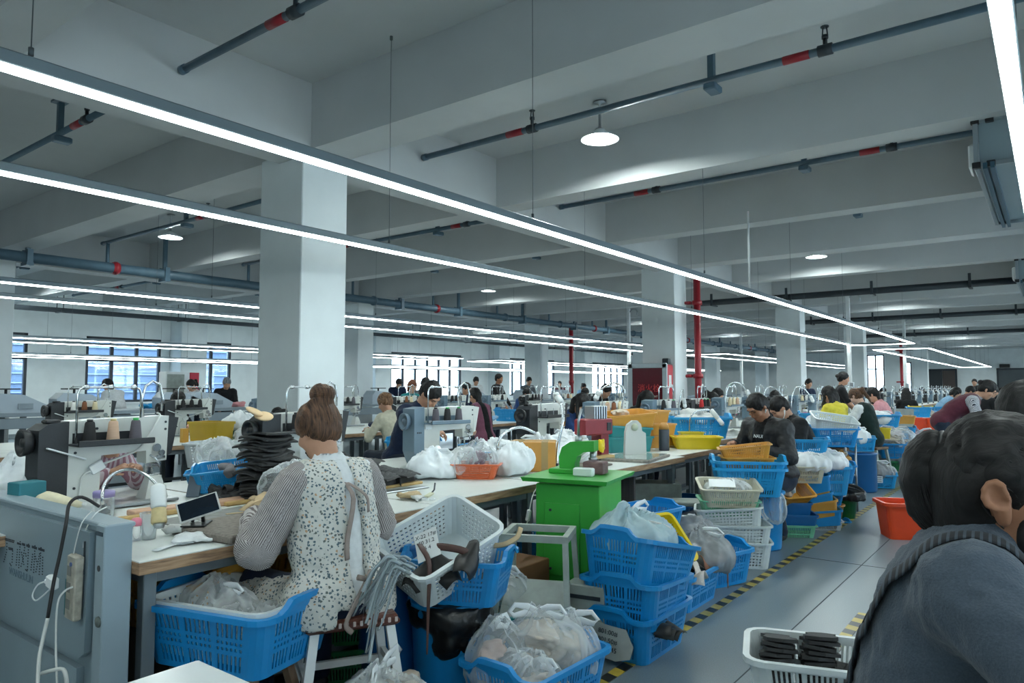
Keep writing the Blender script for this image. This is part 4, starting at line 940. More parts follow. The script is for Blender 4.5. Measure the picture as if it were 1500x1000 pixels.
STROKES = [
  ((-3.670, 1.177, 0.740), (-3.554, 1.177, 0.743), 0),
  ((-3.669, 1.177, 0.734), (-3.559, 1.177, 0.736), 0),
  ((-3.641, 1.177, 0.728), (-3.638, 1.177, 0.689), 1),
  ((-3.638, 1.177, 0.689), (-3.670, 1.177, 0.635), 1),
  ((-3.622, 1.177, 0.706), (-3.569, 1.177, 0.709), 0),
  ((-3.618, 1.177, 0.700), (-3.568, 1.177, 0.704), 0),
  ((-3.571, 1.177, 0.704), (-3.572, 1.177, 0.646), 1),
  ((-3.599, 1.177, 0.645), (-3.578, 1.177, 0.634), 0),
  ((-3.526, 1.177, 0.740), (-3.479, 1.177, 0.740), 0),
  ((-3.526, 1.177, 0.736), (-3.479, 1.177, 0.737), 0),
  ((-3.492, 1.177, 0.753), (-3.496, 1.177, 0.635), 1),
  ((-3.518, 1.177, 0.717), (-3.525, 1.177, 0.642), 1),
  ((-3.471, 1.177, 0.744), (-3.439, 1.177, 0.744), 0),
  ((-3.470, 1.177, 0.739), (-3.438, 1.177, 0.739), 0),
  ((-3.440, 1.177, 0.736), (-3.454, 1.177, 0.678), 1),
  ((-3.454, 1.177, 0.678), (-3.476, 1.177, 0.644), 1),
  ((-3.475, 1.177, 0.711), (-3.440, 1.177, 0.657), 1),
  ((-3.424, 1.177, 0.745), (-3.388, 1.177, 0.745), 0),
  ((-3.424, 1.177, 0.740), (-3.387, 1.177, 0.740), 0),
  ((-3.401, 1.177, 0.755), (-3.402, 1.177, 0.641), 1),
  ((-3.425, 1.177, 0.644), (-3.402, 1.177, 0.640), 0),
  ((-3.430, 1.177, 0.712), (-3.421, 1.177, 0.694), 1),
  ((-3.366, 1.177, 0.747), (-3.313, 1.177, 0.747), 0),
  ((-3.366, 1.177, 0.742), (-3.313, 1.177, 0.742), 0),
  ((-3.334, 1.177, 0.757), (-3.337, 1.177, 0.640), 1),
  ((-3.354, 1.177, 0.720), (-3.366, 1.177, 0.646), 1),
  ((-3.329, 1.177, 0.715), (-3.309, 1.177, 0.688), 1),
  ((-3.299, 1.177, 0.748), (-3.237, 1.177, 0.748), 0),
  ((-3.299, 1.177, 0.743), (-3.237, 1.177, 0.743), 0),
  ((-3.272, 1.177, 0.758), (-3.280, 1.177, 0.641), 1),
  ((-3.282, 1.177, 0.732), (-3.316, 1.177, 0.646), 1),
  ((-3.252, 1.177, 0.723), (-3.248, 1.177, 0.646), 1),
]
m = MB()
for a, b, dots in STROKES:
    a = Vector(a) - Vector((-2.735, 1.2, 0)); b = Vector(b) - Vector((-2.735, 1.2, 0)); L_ = (b - a).length
    n = max(2, int(L_ / .0105)) if dots else 3
    for i in range(n):
        c = a.lerp(b, (i + .5) / n); m.box((c.x, -.0225, c.z), (.008 if dots else L_ / 3 * .86, .002, .0045))
m.build('lettering', M_ink, CBD)
def text_mesh(s, size, ext=.001, name='lettering'):
    cu = bpy.data.curves.new(name, 'FONT'); cu.body = s; cu.size = size; cu.extrude = ext; cu.resolution_u = 2; cu.align_x = 'CENTER'; cu.align_y = 'CENTER'
    o = bpy.data.objects.new(name, cu); COL.objects.link(o); dg = bpy.context.evaluated_depsgraph_get(); me = bpy.data.meshes.new_from_object(o.evaluated_get(dg)); bpy.data.objects.remove(o); me.materials.clear(); return me
def text(s, size, m, parent, loc, rot, ext=.001, sx=1):
    me = text_mesh(s, size, ext); me.materials.append(m); o = obj('lettering', me, parent, loc, rot); o.scale = (sx, 1, 1); return o
text('WANSHULIN', .044, M_ink2, CBD, (-.735, -.0225, .612), (R(90), 0, 0))
# power strip, charger, cables on the cabinet
PS = thing('power_strip', 'dirty cream power strip fixed to the grey machine cabinet', 'power strip', (-2.895, 1.156, .665), (0, R(2), 0))
M_grime = mat('grimy_cream', (178, 172, 158), .55, var=(26, .4)); M_tealp = mat('strip_teal', (36, 104, 108), .5)
MB().box((0, 0, 0), (.075, .03, .235), ch=.006).build('strip_body', M_grime, PS); PSB = CH[PS.name][0]
MB().box((-.039, -.004, -.04), (.006, .022, .13)).build('socket_face', M_tealp, PS)
for z in (.06, 0, -.06): MB().box((-.012, -.0155, z), (.03, .003, .035)).build('socket', mat('socket_grey', (120, 120, 114), .5), PSB)
MB().cyl((.0, -.015, .085), (.0, -.018, .085), .008, n=12).build('switch_lamp', mat('dull_blue', (60, 80, 130), .4), PS)
CH_ = thing('phone_charger', 'white phone charger plugged into the power strip', 'charger', (-2.97, 1.11, .68))
MB().box((0, .0, 0), (.075, .028, .045), rz=R(-8), ch=.006).build('charger_body', M_white, CH_)
MB().box((-.055, .006, -.008), (.03, .016, .018), ch=.003).build('plug', M_white, CH_)
MB().stube([(-.07, .008, -.01), (-.13, .0, -.03), (-.15, -.01, -.07), (-.12, -.01, -.085), (-.06, -.01, -.06), (-.02, 0, -.03)], .003, 6).build('cord', M_white, CH_)
M_blkc = mat('black_cable', (24, 22, 24), .5); M_whc = mat('white_cable', (198, 202, 200), .5)
MB().stube([(-2.917, 1.243, 0.942), (-2.948, 1.192, 0.982), (-2.942, 1.148, 0.965), (-2.910, 1.126, 0.901), (-2.910, 1.110, 0.793), (-2.909, 1.093, 0.700), (-2.898, 1.073, 0.574)], .0062, 8).build('power_cable', M_blkc, label='black power cable running over the top of the grey cabinet', cat='cable')
MB().stube([(-2.898, 1.073, 0.574), (-2.891, 1.058, 0.508), (-2.871, 1.041, 0.447), (-2.822, 1.022, 0.361)], .0066, 8).build('taped_cable', M_whc, label='white taped cable end hanging down the grey cabinet door', cat='cable')
MB().stube([(-2.871, 1.149, 0.674), (-2.870, 1.113, 0.663), (-2.869, 1.092, 0.622), (-2.844, 1.082, 0.499), (-2.767, 1.063, 0.361)], .0036, 6).build('charging_cord', M_whc, label='thin white cord hanging from the lower socket of the power strip', cat='cable')
MB().stube([(-2.914, 1.150, 0.716), (-2.910, 1.159, 0.809), (-2.908, 1.179, 0.894), (-2.941, 1.227, 0.927)], .0022, 6).build('thin_wire', M_whc, label='left one of two thin wires rising from the power strip', cat='cable')
MB().stube([(-2.886, 1.178, 0.804), (-2.897, 1.189, 0.868), (-2.909, 1.226, 0.920), (-2.939, 1.278, 0.935)], .0026, 6).build('thin_wire', M_whc, label='right one of two thin wires rising from the power strip', cat='cable')
MB().stube([(-2.864, 1.050, 0.397), (-2.816, 1.060, 0.414), (-2.784, 1.084, 0.419), (-2.753, 1.084, 0.399), (-2.741, 1.083, 0.361)], .007, 8).build('taped_cable', M_whc, label='white wrapped cable bend at the bottom left corner', cat='cable')

# ---- white table corner in the foreground
t = thing('white_counter', 'white glossy counter corner at the very bottom, in the foreground', 'counter', (-1.731, .985, 0))
MB().box((.36, -.5, .705), (.72, 1.0, .03), ch=.006).build('countertop', mat('white_gloss', (216, 222, 224), .22, var=(3, .04)), t)
MB().box((.37, -.5, .345), (.66, .94, .69)).build('cabinet_base', M_white, t)

# ---- foreground blue laundry basket with a white basket inside, on a low stool
stA = stool('low wooden stool under the big blue basket', (-2.60, 1.67, 0), R(10), .33, M_wood)
crate('laundry', BLUE, 'large blue plastic basket in the left foreground with a white basket inside', (-2.63, 1.67, .335), R(15), s=(1.12, 1.12, 1.0))
crate('grid', WHITEP, 'white perforated basket set inside the foreground blue basket', (-2.63, 1.67, .375), R(15), s=(1.15, 1.17, 1.03))
bag('empty clear plastic bag crumpled in the white basket at left foreground', (-2.74, 1.63, .40), (.18, .13, .19), 4, F_MILK, None, 1, h=.011, amp=.02, freq=14)
bag('flat clear plastic sheet lying in the foreground white basket', (-2.54, 1.68, .40), (.15, .12, .11), 9, F_MILK, None, 0, h=.011, amp=.02, freq=14)

# ---- stool of the floral apron woman
t = stool('stool with brown patterned leather cover under the floral apron woman', (-2.40, 2.02, 0), R(60), .47, mat('brown_leather', (110, 66, 54), .35, var=(30, .5), bump=(60, .6)), M_white, .36, .30)
m = MB()
for i in range(13): m.box((.17 - .0283 * i, -.158, .452), (.012, .006, .02), ch=.002)
m.build('stitched_trim', mat('worn_trim', (206, 190, 186), .6), t)
MB().box((0, 0, .442), (.375, .315, .03), ch=.01).build('cover_skirt', mat('brown_leather_edge', (92, 54, 46), .4, var=(30, .4)), t)
cb = thing('cardboard_sheet', 'grey flattened carton with handwriting on the floor, leaning on the stool', 'cardboard', (-2.22, 1.98, .0), (R(24), 0, R(42)))
MB().box((0, 0, .14), (.34, .012, .28)).build('sheet', mat('grey_card', (140, 148, 148), .8, var=(6, .1)), cb)
text('24 : 1', .06, M_ink, cb, (.05, -.0075, .10), (R(90), R(-12), 0))
cb = thing('cardboard_sheet', 'dark stained carton lying beneath the patterned stool', 'cardboard', (-2.50, 2.18, .0), (R(66), 0, R(58)))
MB().box((0, 0, .14), (.36, .012, .28)).build('sheet', mat('dark_card', (96, 104, 104), .8, var=(9, .35)), cb)

# ---- bin barrel with black liner and tilted baskets
t = thing('blue_bin', 'tall blue bin lined with a black bag, below the tilted white basket', 'bin', (-2.30, 2.56, 0))
MB().lathe([(.165, 0), (.17, .02), (.19, .39), (.205, .40), (.205, .42), (.185, .42), (.16, .03), (0, .03)], n=32).build('barrel', BLUE, t)
s_ = SD(.03); s_.cap((0, 0, .37), (0, 0, .42), .200, .215, k=.02); s_.bx((0, 0, .1), (.5, .5, .14), k=.06, op=-1); s_.cap((.08, -.09, .27), (.08, -.07, .33), .10, .14); s_.ell((0, 0, .53), (.17, .17, .12), op=-1); s_.bx((0, 0, .62), (.5, .5, .2), op=-1)
V, Q = wrinkle(s_.mesh(.014), .022, 10, 4, True); obj('bin_liner', npmesh('liner', [(V, Q)], F_BLACK), t)
crate('laundry', BLUE, 'blue basket on top of the bin holding the tilted white basket', (-2.25, 2.56, .425), R(24), s=(.84, .86, .85))
crate('grid', WHITEP, 'white perforated basket tilted on its side on the bin, cut pieces inside', (-2.31, 2.50, .555), rot=tuple((Matrix.Rotation(R(36), 3, 'Z') @ Matrix.Rotation(R(28), 3, 'X') @ Matrix.Rotation(R(46), 3, 'Z')).to_euler()), s=(.98, 1.0, 1.0))
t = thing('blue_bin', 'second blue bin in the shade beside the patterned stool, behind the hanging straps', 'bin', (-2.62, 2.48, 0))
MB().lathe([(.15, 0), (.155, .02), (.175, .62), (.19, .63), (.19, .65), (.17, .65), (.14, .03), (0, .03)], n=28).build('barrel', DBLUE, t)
crate('slot', GRN, 'green basket on the floor behind the patterned stool', (-2.82, 2.36, 0), R(50)); crate('slot', GRN, 'upper green basket stacked behind the patterned stool', (-2.84, 2.36, .17), R(48), s=1.0)
rg = random.Random(5); M_strap = film('strap_film', (190, 204, 210), .45)
for i in range(26):
    bx0, by0, bz0 = (-2.115, 1.971, 0.704); x, y = bx0 + rg.uniform(-.06, .06), by0 + rg.uniform(-.04, .04); z0 = bz0 + rg.uniform(-.04, .03); L_ = rg.uniform(.12, .23) if i < 23 else .36
    a = rg.uniform(-.8, .8); d_ = rg.uniform(.03, .09)
    P_ = [(x + .02, y + .05, z0 - .01), (x + .01, y + .02, z0 + .01), (x, y, z0), (x - d_ * .5, y - d_ * .3, z0 - L_ * .4), (x - d_ * .8 + .02 * a, y - d_ * .5, z0 - L_ * .8), (x - d_ + .04 * a, y - d_ * .6, z0 - L_)]
    MB().stube(P_, .0075, 4, flat=((rg.uniform(.2, .9), rg.uniform(.1, .8), .1), .07)).build('plastic_strap', M_strap, label='pale plastic strap hanging in the bundle over the bins', cat='strap', group='plastic straps hanging over the bins')
card = thing('paper_tag', 'white paper tag with handwriting in the tilted white basket', 'paper', (-2.24, 2.33, .70), (R(52), R(-24), R(30)))
MB().box((0, 0, 0), (.11, .14, .003)).build('sheet', M_white, card)
for i, s in enumerate(('X-22 17#', '50 31.2', '6 4', '')): text(s, .026, M_ink, card, (0, .045 - .03 * i, .002), (0, 0, R(-4)), .0005)
M_lth = mat('black_leather', (34, 34, 34), .45, var=(20, .3)); M_brnl = mat('brown_leather_piece', (84, 58, 52), .5, var=(18, .3)); M_tan = mat('tan_piece', (200, 176, 138), .7, var=(14, .15))
def leaf(w_, l_, bend, th=.004, wave=0.):
    return MB().grid(lambda u, v: ((u - .5) * w_ * (.55 + .45 * math.sin(PI * min(1, v * 1.1 + .12))), (v - .5) * l_, bend * (u - .5) ** 2 * 4 - bend * .4 * v + wave * math.sin(7 * v + 3 * u)), 6, 8, True, th)
lf = leaf(.11, .18, -.03, .005, .01).mesh('leather_piece', M_lth)
for i, (x, y, z, rx, ry, rz, lb) in enumerate(((-2.05, 2.40, .66, 35, 30, 40, 'black leather upper hanging over the right rim of the tilted basket'), (-2.15, 2.34, .62, 40, -20, 70, 'black leather upper in the middle of the tilted basket'), (-2.23, 2.28, .60, 30, 15, 10, 'black leather upper at the lower edge of the tilted basket'))):
    obj('leather_piece', lf, None, (x, y, z), (R(rx), R(ry), R(rz)), label=lb, cat='leather piece')
MB().stube([(-2.28, 2.32, .70), (-2.20, 2.26, .70), (-2.15, 2.25, .64), (-2.15, 2.245, .46), (-2.155, 2.245, .27)], [.012, .014, .012, .008, .004], 6, flat=((1, .4, 0), .25)).build('leather_strap', M_brnl, label='brown leather strap hanging down in front of the bin', cat='strap')
MB().stube([(-2.24, 2.36, .68), (-2.16, 2.34, .70), (-2.08, 2.40, .68), (-2.10, 2.46, .62), (-2.22, 2.40, .62)], .016, 6, flat=((0, 0, 1), .2)).build('leather_strap', M_brnl, label='brown leather loop lying in the tilted white basket', cat='strap')
MB().stube([(-2.08, 2.60, .67), (-2.03, 2.62, .68), (-1.99, 2.66, .71), (-1.99, 2.69, .75)], .012, 6, flat=((0, 0, 1), .15)).build('tan_strip', M_tan, label='tan strip curling beyond the right rim of the tilted basket', cat='strip')

# ---- plastic bag heap bottom centre, bag basket, step stool
bag('white tied plastic bag of beige pieces at the bottom edge, left of the blue bin', (-2.14, 1.96, 0), (.25, .22, .31), 21, F_MILK, C_BEIGE, 2, rz=R(-60), h=.012)
BB = crate('laundry', BLUE, 'blue basket at the bottom centre filled with tied clear bags', (-1.86, 2.63, 0), R(88), s=(1.0, 1.0, 1.0))
bag('clear tied bag of beige pieces on top of the bottom centre basket', (-1.89, 2.68, .13), (.20, .19, .27), 31, F_CLEAR, C_BEIGE, 2, rz=R(20), h=.011, amp=.014)
bag('clear bag of beige pieces leaning at the left of the bottom centre basket', (-1.99, 2.48, .07), (.13, .14, .30), 32, F_CLEAR, C_PINK, 1, rz=R(80), h=.011, amp=.014)
bag('clear bag at the front of the bottom centre basket, knot towards the aisle', (-1.79, 2.51, .05), (.17, .16, .20), 33, F_CLEAR, C_BEIGE, 2, rz=R(-20), h=.011, amp=.014)
bag('clear bag of pale pieces at the right of the bottom centre basket', (-1.81, 2.80, .07), (.17, .15, .29), 34, F_CLEAR, C_BEIGE, 1, rz=R(-10), h=.011, amp=.014)
crate('box', TEAL, 'dark teal box behind the bag basket, next to the blue bin', (-2.40, 3.06, .12), R(25), tilt=(R(10), 0))
bag('crumpled clear bag on the dark teal box', (-2.42, 3.08, .22), (.16, .13, .2), 36, F_CLEAR, C_WHITE, 1)
sst = thing('step_stool', 'pale grey metal step stool leaning in front of the green press', 'step stool', (-2.22, 3.16, 0), (0, 0, R(24)))
M_step = mat('grey_green_paint', (150, 160, 154), .5, var=(12, .2))
f = MB().box((0, -.14, .62), (.36, .03, .035)).box((0, .14, .62), (.36, .03, .035)).box((-.165, 0, .62), (.03, .25, .035)).box((.165, 0, .62), (.03, .25, .035)); f.build('top_frame', M_step, sst)
for sx in (-1, 1):
    for y0, y1 in ((-.14, -.26), (.14, .2)):
        a, b = (sx * .165, y0, .61), (sx * .2, y1, 0); e = .014
        MB().hexa([(b[0] - e, b[1] - e, 0), (b[0] + e, b[1] - e, 0), (b[0] + e, b[1] + e, 0), (b[0] - e, b[1] + e, 0)], [(a[0] - e, a[1] - e, a[2]), (a[0] + e, a[1] - e, a[2]), (a[0] + e, a[1] + e, a[2]), (a[0] - e, a[1] + e, a[2])]).build('leg', M_step, sst)
MB().box((0, -.14, .27), (.34, .34, .022), rot=Euler((R(38), 0, 0)), ch=.004).build('step_plate', M_step, sst)
cx_ = thing('cardboard_box', 'brown carton in the shade behind the step stool', 'box', (-2.56, 3.36, 0)); MB().box((0, 0, .2), (.34, .3, .4), ch=.004).build('carton', mat('brown_card', (120, 84, 54), .7, var=(5, .2)), cx_)
gb = thing('grey_box', 'light grey metal box on the floor beside the step stool', 'box', (-2.02, 3.36, 0), R(10)); MB().box((0, 0, .18), (.22, .2, .36), ch=.006).build('casing', M_step, gb); MB().box((0, -.102, .3), (.18, .006, .02)).build('handle', M_dark, gb)

# ---- green hand press on its cabinet
M_grn = mat('press_green', (58, 166, 62), .38, var=(7, .1), coat=.15)
gp = thing('green_press', 'bright green bench press machine on a green cabinet in the middle', 'press', (-2.36, 3.80, 0), (0, 0, R(12)))
MB().box((0, 0, .42), (.40, .44, .80), ch=.006).build('cabinet', M_grn, gp)
MB().box((0, 0, .035), (.44, .48, .07), ch=.006).build('plinth', M_grn, gp)
MB().hexa([(-.26, -.28, .835), (.26, -.28, .835), (.26, .28, .835), (-.26, .28, .835)], [(-.27, -.29, .86), (.27, -.29, .86), (.27, .29, .86), (-.27, .29, .86)]).build('table_plate', M_grn, gp)
MB().box((-.03, -.225, .50), (.22, .012, .42), ch=.003).build('door', M_grn, gp); gdoor = CH[gp.name][-1]
for z in (.33, .67): MB().cyl((-.10, -.232, z), (-.10, -.240, z), .008, n=8).build('screw', M_dark, gdoor)
arm = [(-.11, .86), (-.115, .96), (-.095, 1.02), (-.04, 1.055), (.115, 1.065), (.115, 1.0), (.05, .995), (.005, .965), (-.01, .92), (-.01, .86)]
MB().prism(arm, -.045, .045, 'xz').build('press_arm', M_grn, gp, loc=(-.02, .04, 0))
MB().box((-.09, .04, .875), (.2, .16, .03), ch=.004).build('arm_foot', M_grn, gp)
MB().cyl((-.02, .04, 1.05), (-.02, .04, 1.09), .022, n=12).tube([(-.02, .04, 1.09), (-.02, .04, 1.18), (-.0, .04, 1.26)], [.010, .008, .008], 8).build('lever', M_steel, gp)
MB().cyl((.075, .04, 1.0), (.075, .04, .945), .02, n=12).cyl((.075, .04, .96), (.075, .04, .945), .028, n=12).build('ram', M_steel, gp)
MB().box((.09, .04, .90), (.13, .11, .075), ch=.006).build('anvil_block', mat('rusty_block', (120, 90, 92), .55, var=(20, .4)), gp)
MB().box((.06, -.09, .885), (.12, .06, .05), ch=.006).build('die_box', M_white, gp)
# ---- the switch cord hanging over the table corner
MB().stube([(-2.55, 4.3, .95), (-2.66, 4.0, .82), (-2.70, 3.82, .74), (-2.66, 3.7, .66), (-2.63, 3.62, .56), (-2.62, 3.5, .5), (-2.70, 3.36, .42)], .004, 6).build('switch_cord', M_whc, label='white lamp cord with inline switch hanging from the table left of the green press', cat='cord')
MB().box((0, 0, 0), (.028, .02, .075), ch=.006).build('inline_switch', M_white, loc=(-2.635, 3.64, .60), rot=(0, R(14), 0), label='small white inline switch on the hanging cord', cat='switch')

# ---- triple blue basket stack by the tape
G3 = None
crate('laundry', BLUE, 'bottom basket of the blue stack by the tape, cardboard sign on its front', (-1.86, 3.55, 0), R(90))
crate('laundry', BLUE, 'middle basket of the leaning blue stack by the tape', (-1.84, 3.54, .15), R(94), tilt=(0, R(5)))
crate('laundry', BLUE, 'top basket of the leaning blue stack by the tape, white bag in it', (-1.83, 3.53, .345), R(86), tilt=(0, R(13)))
sg = thing('cardboard_sign', 'torn grey cardboard sign with handwritten notes on the lowest blue basket', 'sign', (-1.86, 3.256, .105), (R(-8), 0, 0))
MB().prism([(-.13, -.07), (.05, -.085), (.13, -.06), (.145, .0), (.12, .04), (.10, .075), (-.02, .08), (-.10, .085), (-.145, -.02)], -.003, .003, 'xz').build('sheet', mat('sign_card', (158, 166, 164), .8, var=(9, .12)), sg)
for i, s in enumerate(('801:00#', '801.50#', 'B73.145')): text(s, .034, M_ink, sg, (.0, -.005, .045 - .04 * i), (R(90), R(2), 0), .0005)
bag('big white plastic bag on the blue basket stack', (-1.88, 3.56, .45), (.26, .22, .28), 41, F_BLUE, C_WHITE, 1, rz=R(60), h=.012)
lf2 = leaf(.10, .26, -.02, .004, .008).mesh('leather_piece', mat('dark_grey_leather', (58, 58, 58), .5, var=(20, .35)))
for i in range(14): obj('leather_piece', lf2, None, (-1.95 + .022 * i, 3.46 + .05 * math.sin(i), .17 + .004 * (i % 3)), (R(8 * math.sin(i * 2.1)), R(-62 + 3 * i), R(80 + 12 * math.sin(i * 1.3))), label='dark grey upper in the row inside the lowest blue basket', cat='leather piece', group='dark uppers in the lowest blue basket')
crate('laundry', BLUE, 'blue basket of brown leather pieces behind the triple stack', (-2.03, 4.46, 0), R(90), s=(1, 1, .95))
M_brn2 = mat('tan_leather', (150, 98, 72), .5, var=(12, .3)); lf3 = leaf(.16, .22, -.05, .005, .02)
L3 = [lf3.mesh('leather_piece', m_) for m_ in (M_brn2, M_lth, mat('white_lining', (206, 200, 196), .7))]
for i, (x, y, z, k, rz) in enumerate(((-1.92, 4.26, .24, 0, 20), (-2.0, 4.32, .25, 0, 70), (-1.9, 4.42, .25, 2, 10), (-2.05, 4.5, .26, 0, 130), (-1.93, 4.58, .25, 1, 40), (-1.88, 4.3, .22, 2, 100), (-1.87, 4.66, .25, 0, -20), (-2.1, 4.36, .27, 1, 60), (-2.0, 4.66, .27, 1, 90))):
    obj('leather_piece', L3[k], None, (x, y, z), (R(20 * math.sin(i * 2)), R(15 * math.cos(i * 3)), R(rz)), label=['tan leather upper in the brown pieces basket', 'black leather upper in the brown pieces basket', 'white lining piece in the brown pieces basket'][k], cat='leather piece', group=['tan uppers', 'black uppers', 'white linings'][k] + ' in the basket behind the triple stack')
MB().tube([(-1.86, 4.72, .25), (-1.80, 4.73, .24), (-1.785, 4.73, .16), (-1.785, 4.735, .06)], .016, 6, flat=((0, 1, 0), .2)).build('leather_strap', M_brn2, label='tan leather strap hanging over the basket edge above the tape', cat='strap')
bag('grey bag of folded pieces, upper one behind the brown leather basket', (-2.019, 4.852, 0.195), (.19, .17, .27), 51, F_GREY, C_GREY, 0, h=.012)
bag('grey bag, lower one behind the brown leather basket', (-2.007, 4.739, 0.154), (.24, .2, .26), 52, F_GREY, C_GREY, 1, h=.012)
crate('laundry', BLUE, 'blue basket under the grey bags, one end raised', (-2.05, 5.02, 0), R(62), tilt=(0, R(-4)))
crate('slot', YEL, 'yellow basket tilted behind the big white bag', (-2.12, 4.18, .33), R(70), tilt=(R(46), 0), s=1.1)
crate('laundry', BLUE, 'blue basket half hidden behind the yellow tilted basket', (-2.32, 4.55, .35), R(80), s=.9)
bag('white plastic sheet peeking out of the lower grey bag', (-1.93, 4.84, .20), (.09, .09, .09), 55, F_WHITE, None, 1)

# ---- perforated white stack with mint and beige crates
crate('grid', WHITEP, 'bottom white perforated crate of the stack by the tape', (-2.06, 5.66, 0), R(26)); crate('grid', WHITEP, 'middle white perforated crate of the stack by the tape', (-2.07, 5.67, .125), R(30))
crate('grid', WHITEP, 'uppermost white perforated crate below the mint one', (-2.11, 5.67, .25), R(22), tilt=(0, R(-5)))
crate('slot', MINT, 'mint green crate between the white stack and the beige crate', (-2.13, 5.68, .375), R(30), s=(1.06, 1.1, .8)); crate('slot', BEIGE, 'beige slotted crate with paper on top of the mint crate', (-2.12, 5.66, .475), R(30), s=(1.08, 1.15, .95), tilt=(R(9), 0))
bag('clear plastic bag inside the beige slotted crate', (-2.12, 5.68, .50), (.17, .13, .13), 61, F_MILK, None, 0)
MB().box((0, 0, 0), (.2, .14, .003)).build('paper_sheet', M_white, loc=(-2.13, 5.56, .635), rot=(R(18), 0, R(24)), label='white paper sheet on top of the beige crate', cat='paper')
t = thing('blue_bin', 'blue bin standing behind the white perforated stack', 'bin', (-2.10, 6.36, 0)); MB().lathe([(.17, 0), (.175, .02), (.20, .46), (.215, .47), (.215, .49), (.195, .49), (.16, .03), (0, .03)], n=28).build('barrel', BLUE, t)
bag('clear bag hanging at the side of the blue bin', (-1.93, 6.16, .30), (.08, .09, .22), 62, F_CLEAR, None, 0, floor=False)
crate('laundry', BLUE2, 'lower blue basket on the bin in front of the man in black jacket', (-2.10, 6.06, .495), R(28)); crate('laundry', BLUE2, 'upper blue basket nested on the bin in front of the man in black jacket', (-2.10, 6.06, .55), R(28), s=(1.0, 1.0, 1.0))
crate('slot', AMB, 'lower amber crate in front of the man in black jacket', (-2.10, 6.05, .69), R(30), s=(.98, .98, .75)); crate('slot', AMB, 'upper amber crate in front of the man in black jacket', (-2.11, 6.06, .78), R(24), tilt=(0, R(-7)), s=(.98, .98, .75))

# ================================================================== things on the front tables
T = .76
def lamp(label, base, pts, head, r=.007, hr=.026, hl=.11, hm=None, tape=False, cat='lamp'):
    """gooseneck lamp: base point, neck points, head direction"""
    t = thing('gooseneck_lamp', label, cat, base)
    MB().lathe([(.03, 0), (.03, .015), (.012, .025), (.012, .05), (0, .05)], n=14).build('lamp_base', M_dark, t)
    P_ = [Vector((0, 0, .05))] + [Vector(p) - Vector(base) for p in pts]
    Q_ = []
    for i in range(len(P_) - 1):     # smooth neck
        a, b, c, d = P_[max(0, i - 1)], P_[i], P_[i + 1], P_[min(len(P_) - 1, i + 2)]
        for k in range(4): u = k / 4; Q_.append(.5 * ((2 * b) + (c - a) * u + (2 * a - 5 * b + 4 * c - d) * u * u + (3 * b - a - 3 * c + d) * u ** 3))
    Q_.append(P_[-1]); MB().tube(Q_, r, 8).build('neck', M_chrome, t)
    e = P_[-1]; hd = Vector(head).normalized()
    s = MB().tube([e - hd * .01, e, e + hd * hl * .55, e + hd * hl * .6], [.012, hr, hr * 1.05, hr * .85], 14); s.build('lamp_head', hm or M_white, t); lh = CH[t.name][-1]
    MB().tube([e + hd * hl * .6, e + hd * hl * .95, e + hd * hl], [hr * .95, hr * 1.05, hr * .95], 14).build('collar', mat('aged_tape', (206, 188, 140), .6, var=(20, .25)) if tape else M_white, lh)
    MB().tube([e + hd * hl, e + hd * (hl + .018)], [hr * .8, hr * .55], 12).build('lens', M_steel, lh)
    return t
lamp('chrome gooseneck lamp with white and taped head bending over the nearest table', (-3.844, 1.659, 0.760), [(-3.261, 1.400, 0.907), (-3.307, 1.423, 0.967), (-3.325, 1.469, 1.014), (-3.267, 1.512, 1.035), (-3.157, 1.534, 1.014), (-3.068, 1.541, 0.974)], (.28, -.10, -.72), tape=True, hr=.030, hl=.16)
bx = lambda n, d, m, ch=.003: None
def boxthing(name, label, cat, c, d, m, rz=0, ch=.004, tilt=(0, 0), group=None): return MB().box((0, 0, d[2] / 2), d, ch=ch).build(name, m, loc=c, rot=(tilt[0], tilt[1], rz), label=label, cat=cat, group=group)
M_tealb = mat('teal_card', (40, 116, 128), .6, var=(9, .12))
boxthing('small_box', 'lower teal cardboard box at the left edge behind the grey cabinet', 'box', (-4.209, 1.441, 0.800), (.10, .12, .078), M_tealb, R(12)); boxthing('small_box', 'flat teal box at the bottom of the teal stack behind the grey cabinet', 'box', (-4.489, 1.537, 0.760), (.11, .12, .05), M_tealb, R(14)); boxthing('small_box', 'upper teal cardboard box at the left edge behind the grey cabinet', 'box', (-3.843, 1.314, 0.879), (.10, .12, .078), M_tealb, R(10))
bag('white plastic bag at the far left edge beside the teal boxes', (-4.62, 1.52, T), (.17, .16, .24), 71, F_WHITE, None, 1)
t = thing('thread_cone', 'large cream yarn cone lying on its side behind the grey cabinet', 'thread cone', (-3.651, 1.362, 0.865), (0, R(0), R(-55)))
MB().lathe([(0, -.075), (.045, -.07), (.058, -.04), (.05, 0), (.02, .1), (.008, .13), (0, .13)], n=20, axis='y').build('yarn', mat('cream_yarn', (214, 206, 178), .8, var=(40, .1)), t); MB().cyl((0, .12, 0), (0, .145, 0), .007, n=8).build('core_tip', M_white, t)
t = thing('jar', 'clear jar with a purple lid behind the grey cabinet', 'jar', (-3.766, 1.623, 0.760)); MB().lathe([(.045, 0), (.047, .01), (.047, .10), (.04, .105)], n=20).build('glass', F_CLEAR, t); MB().lathe([(.049, .095), (.05, .12), (.046, .125), (0, .125)], n=20).build('lid', mat('lilac', (150, 140, 190), .4), t)
MB().lathe([(.03, 0), (.056, 0), (.056, .05), (.03, .05), (.03, 0)], n=20).build('tape_roll', M_white, loc=(-3.995, 1.643, 0.760), label='white tape roll beside the purple lidded jar', cat='tape roll')
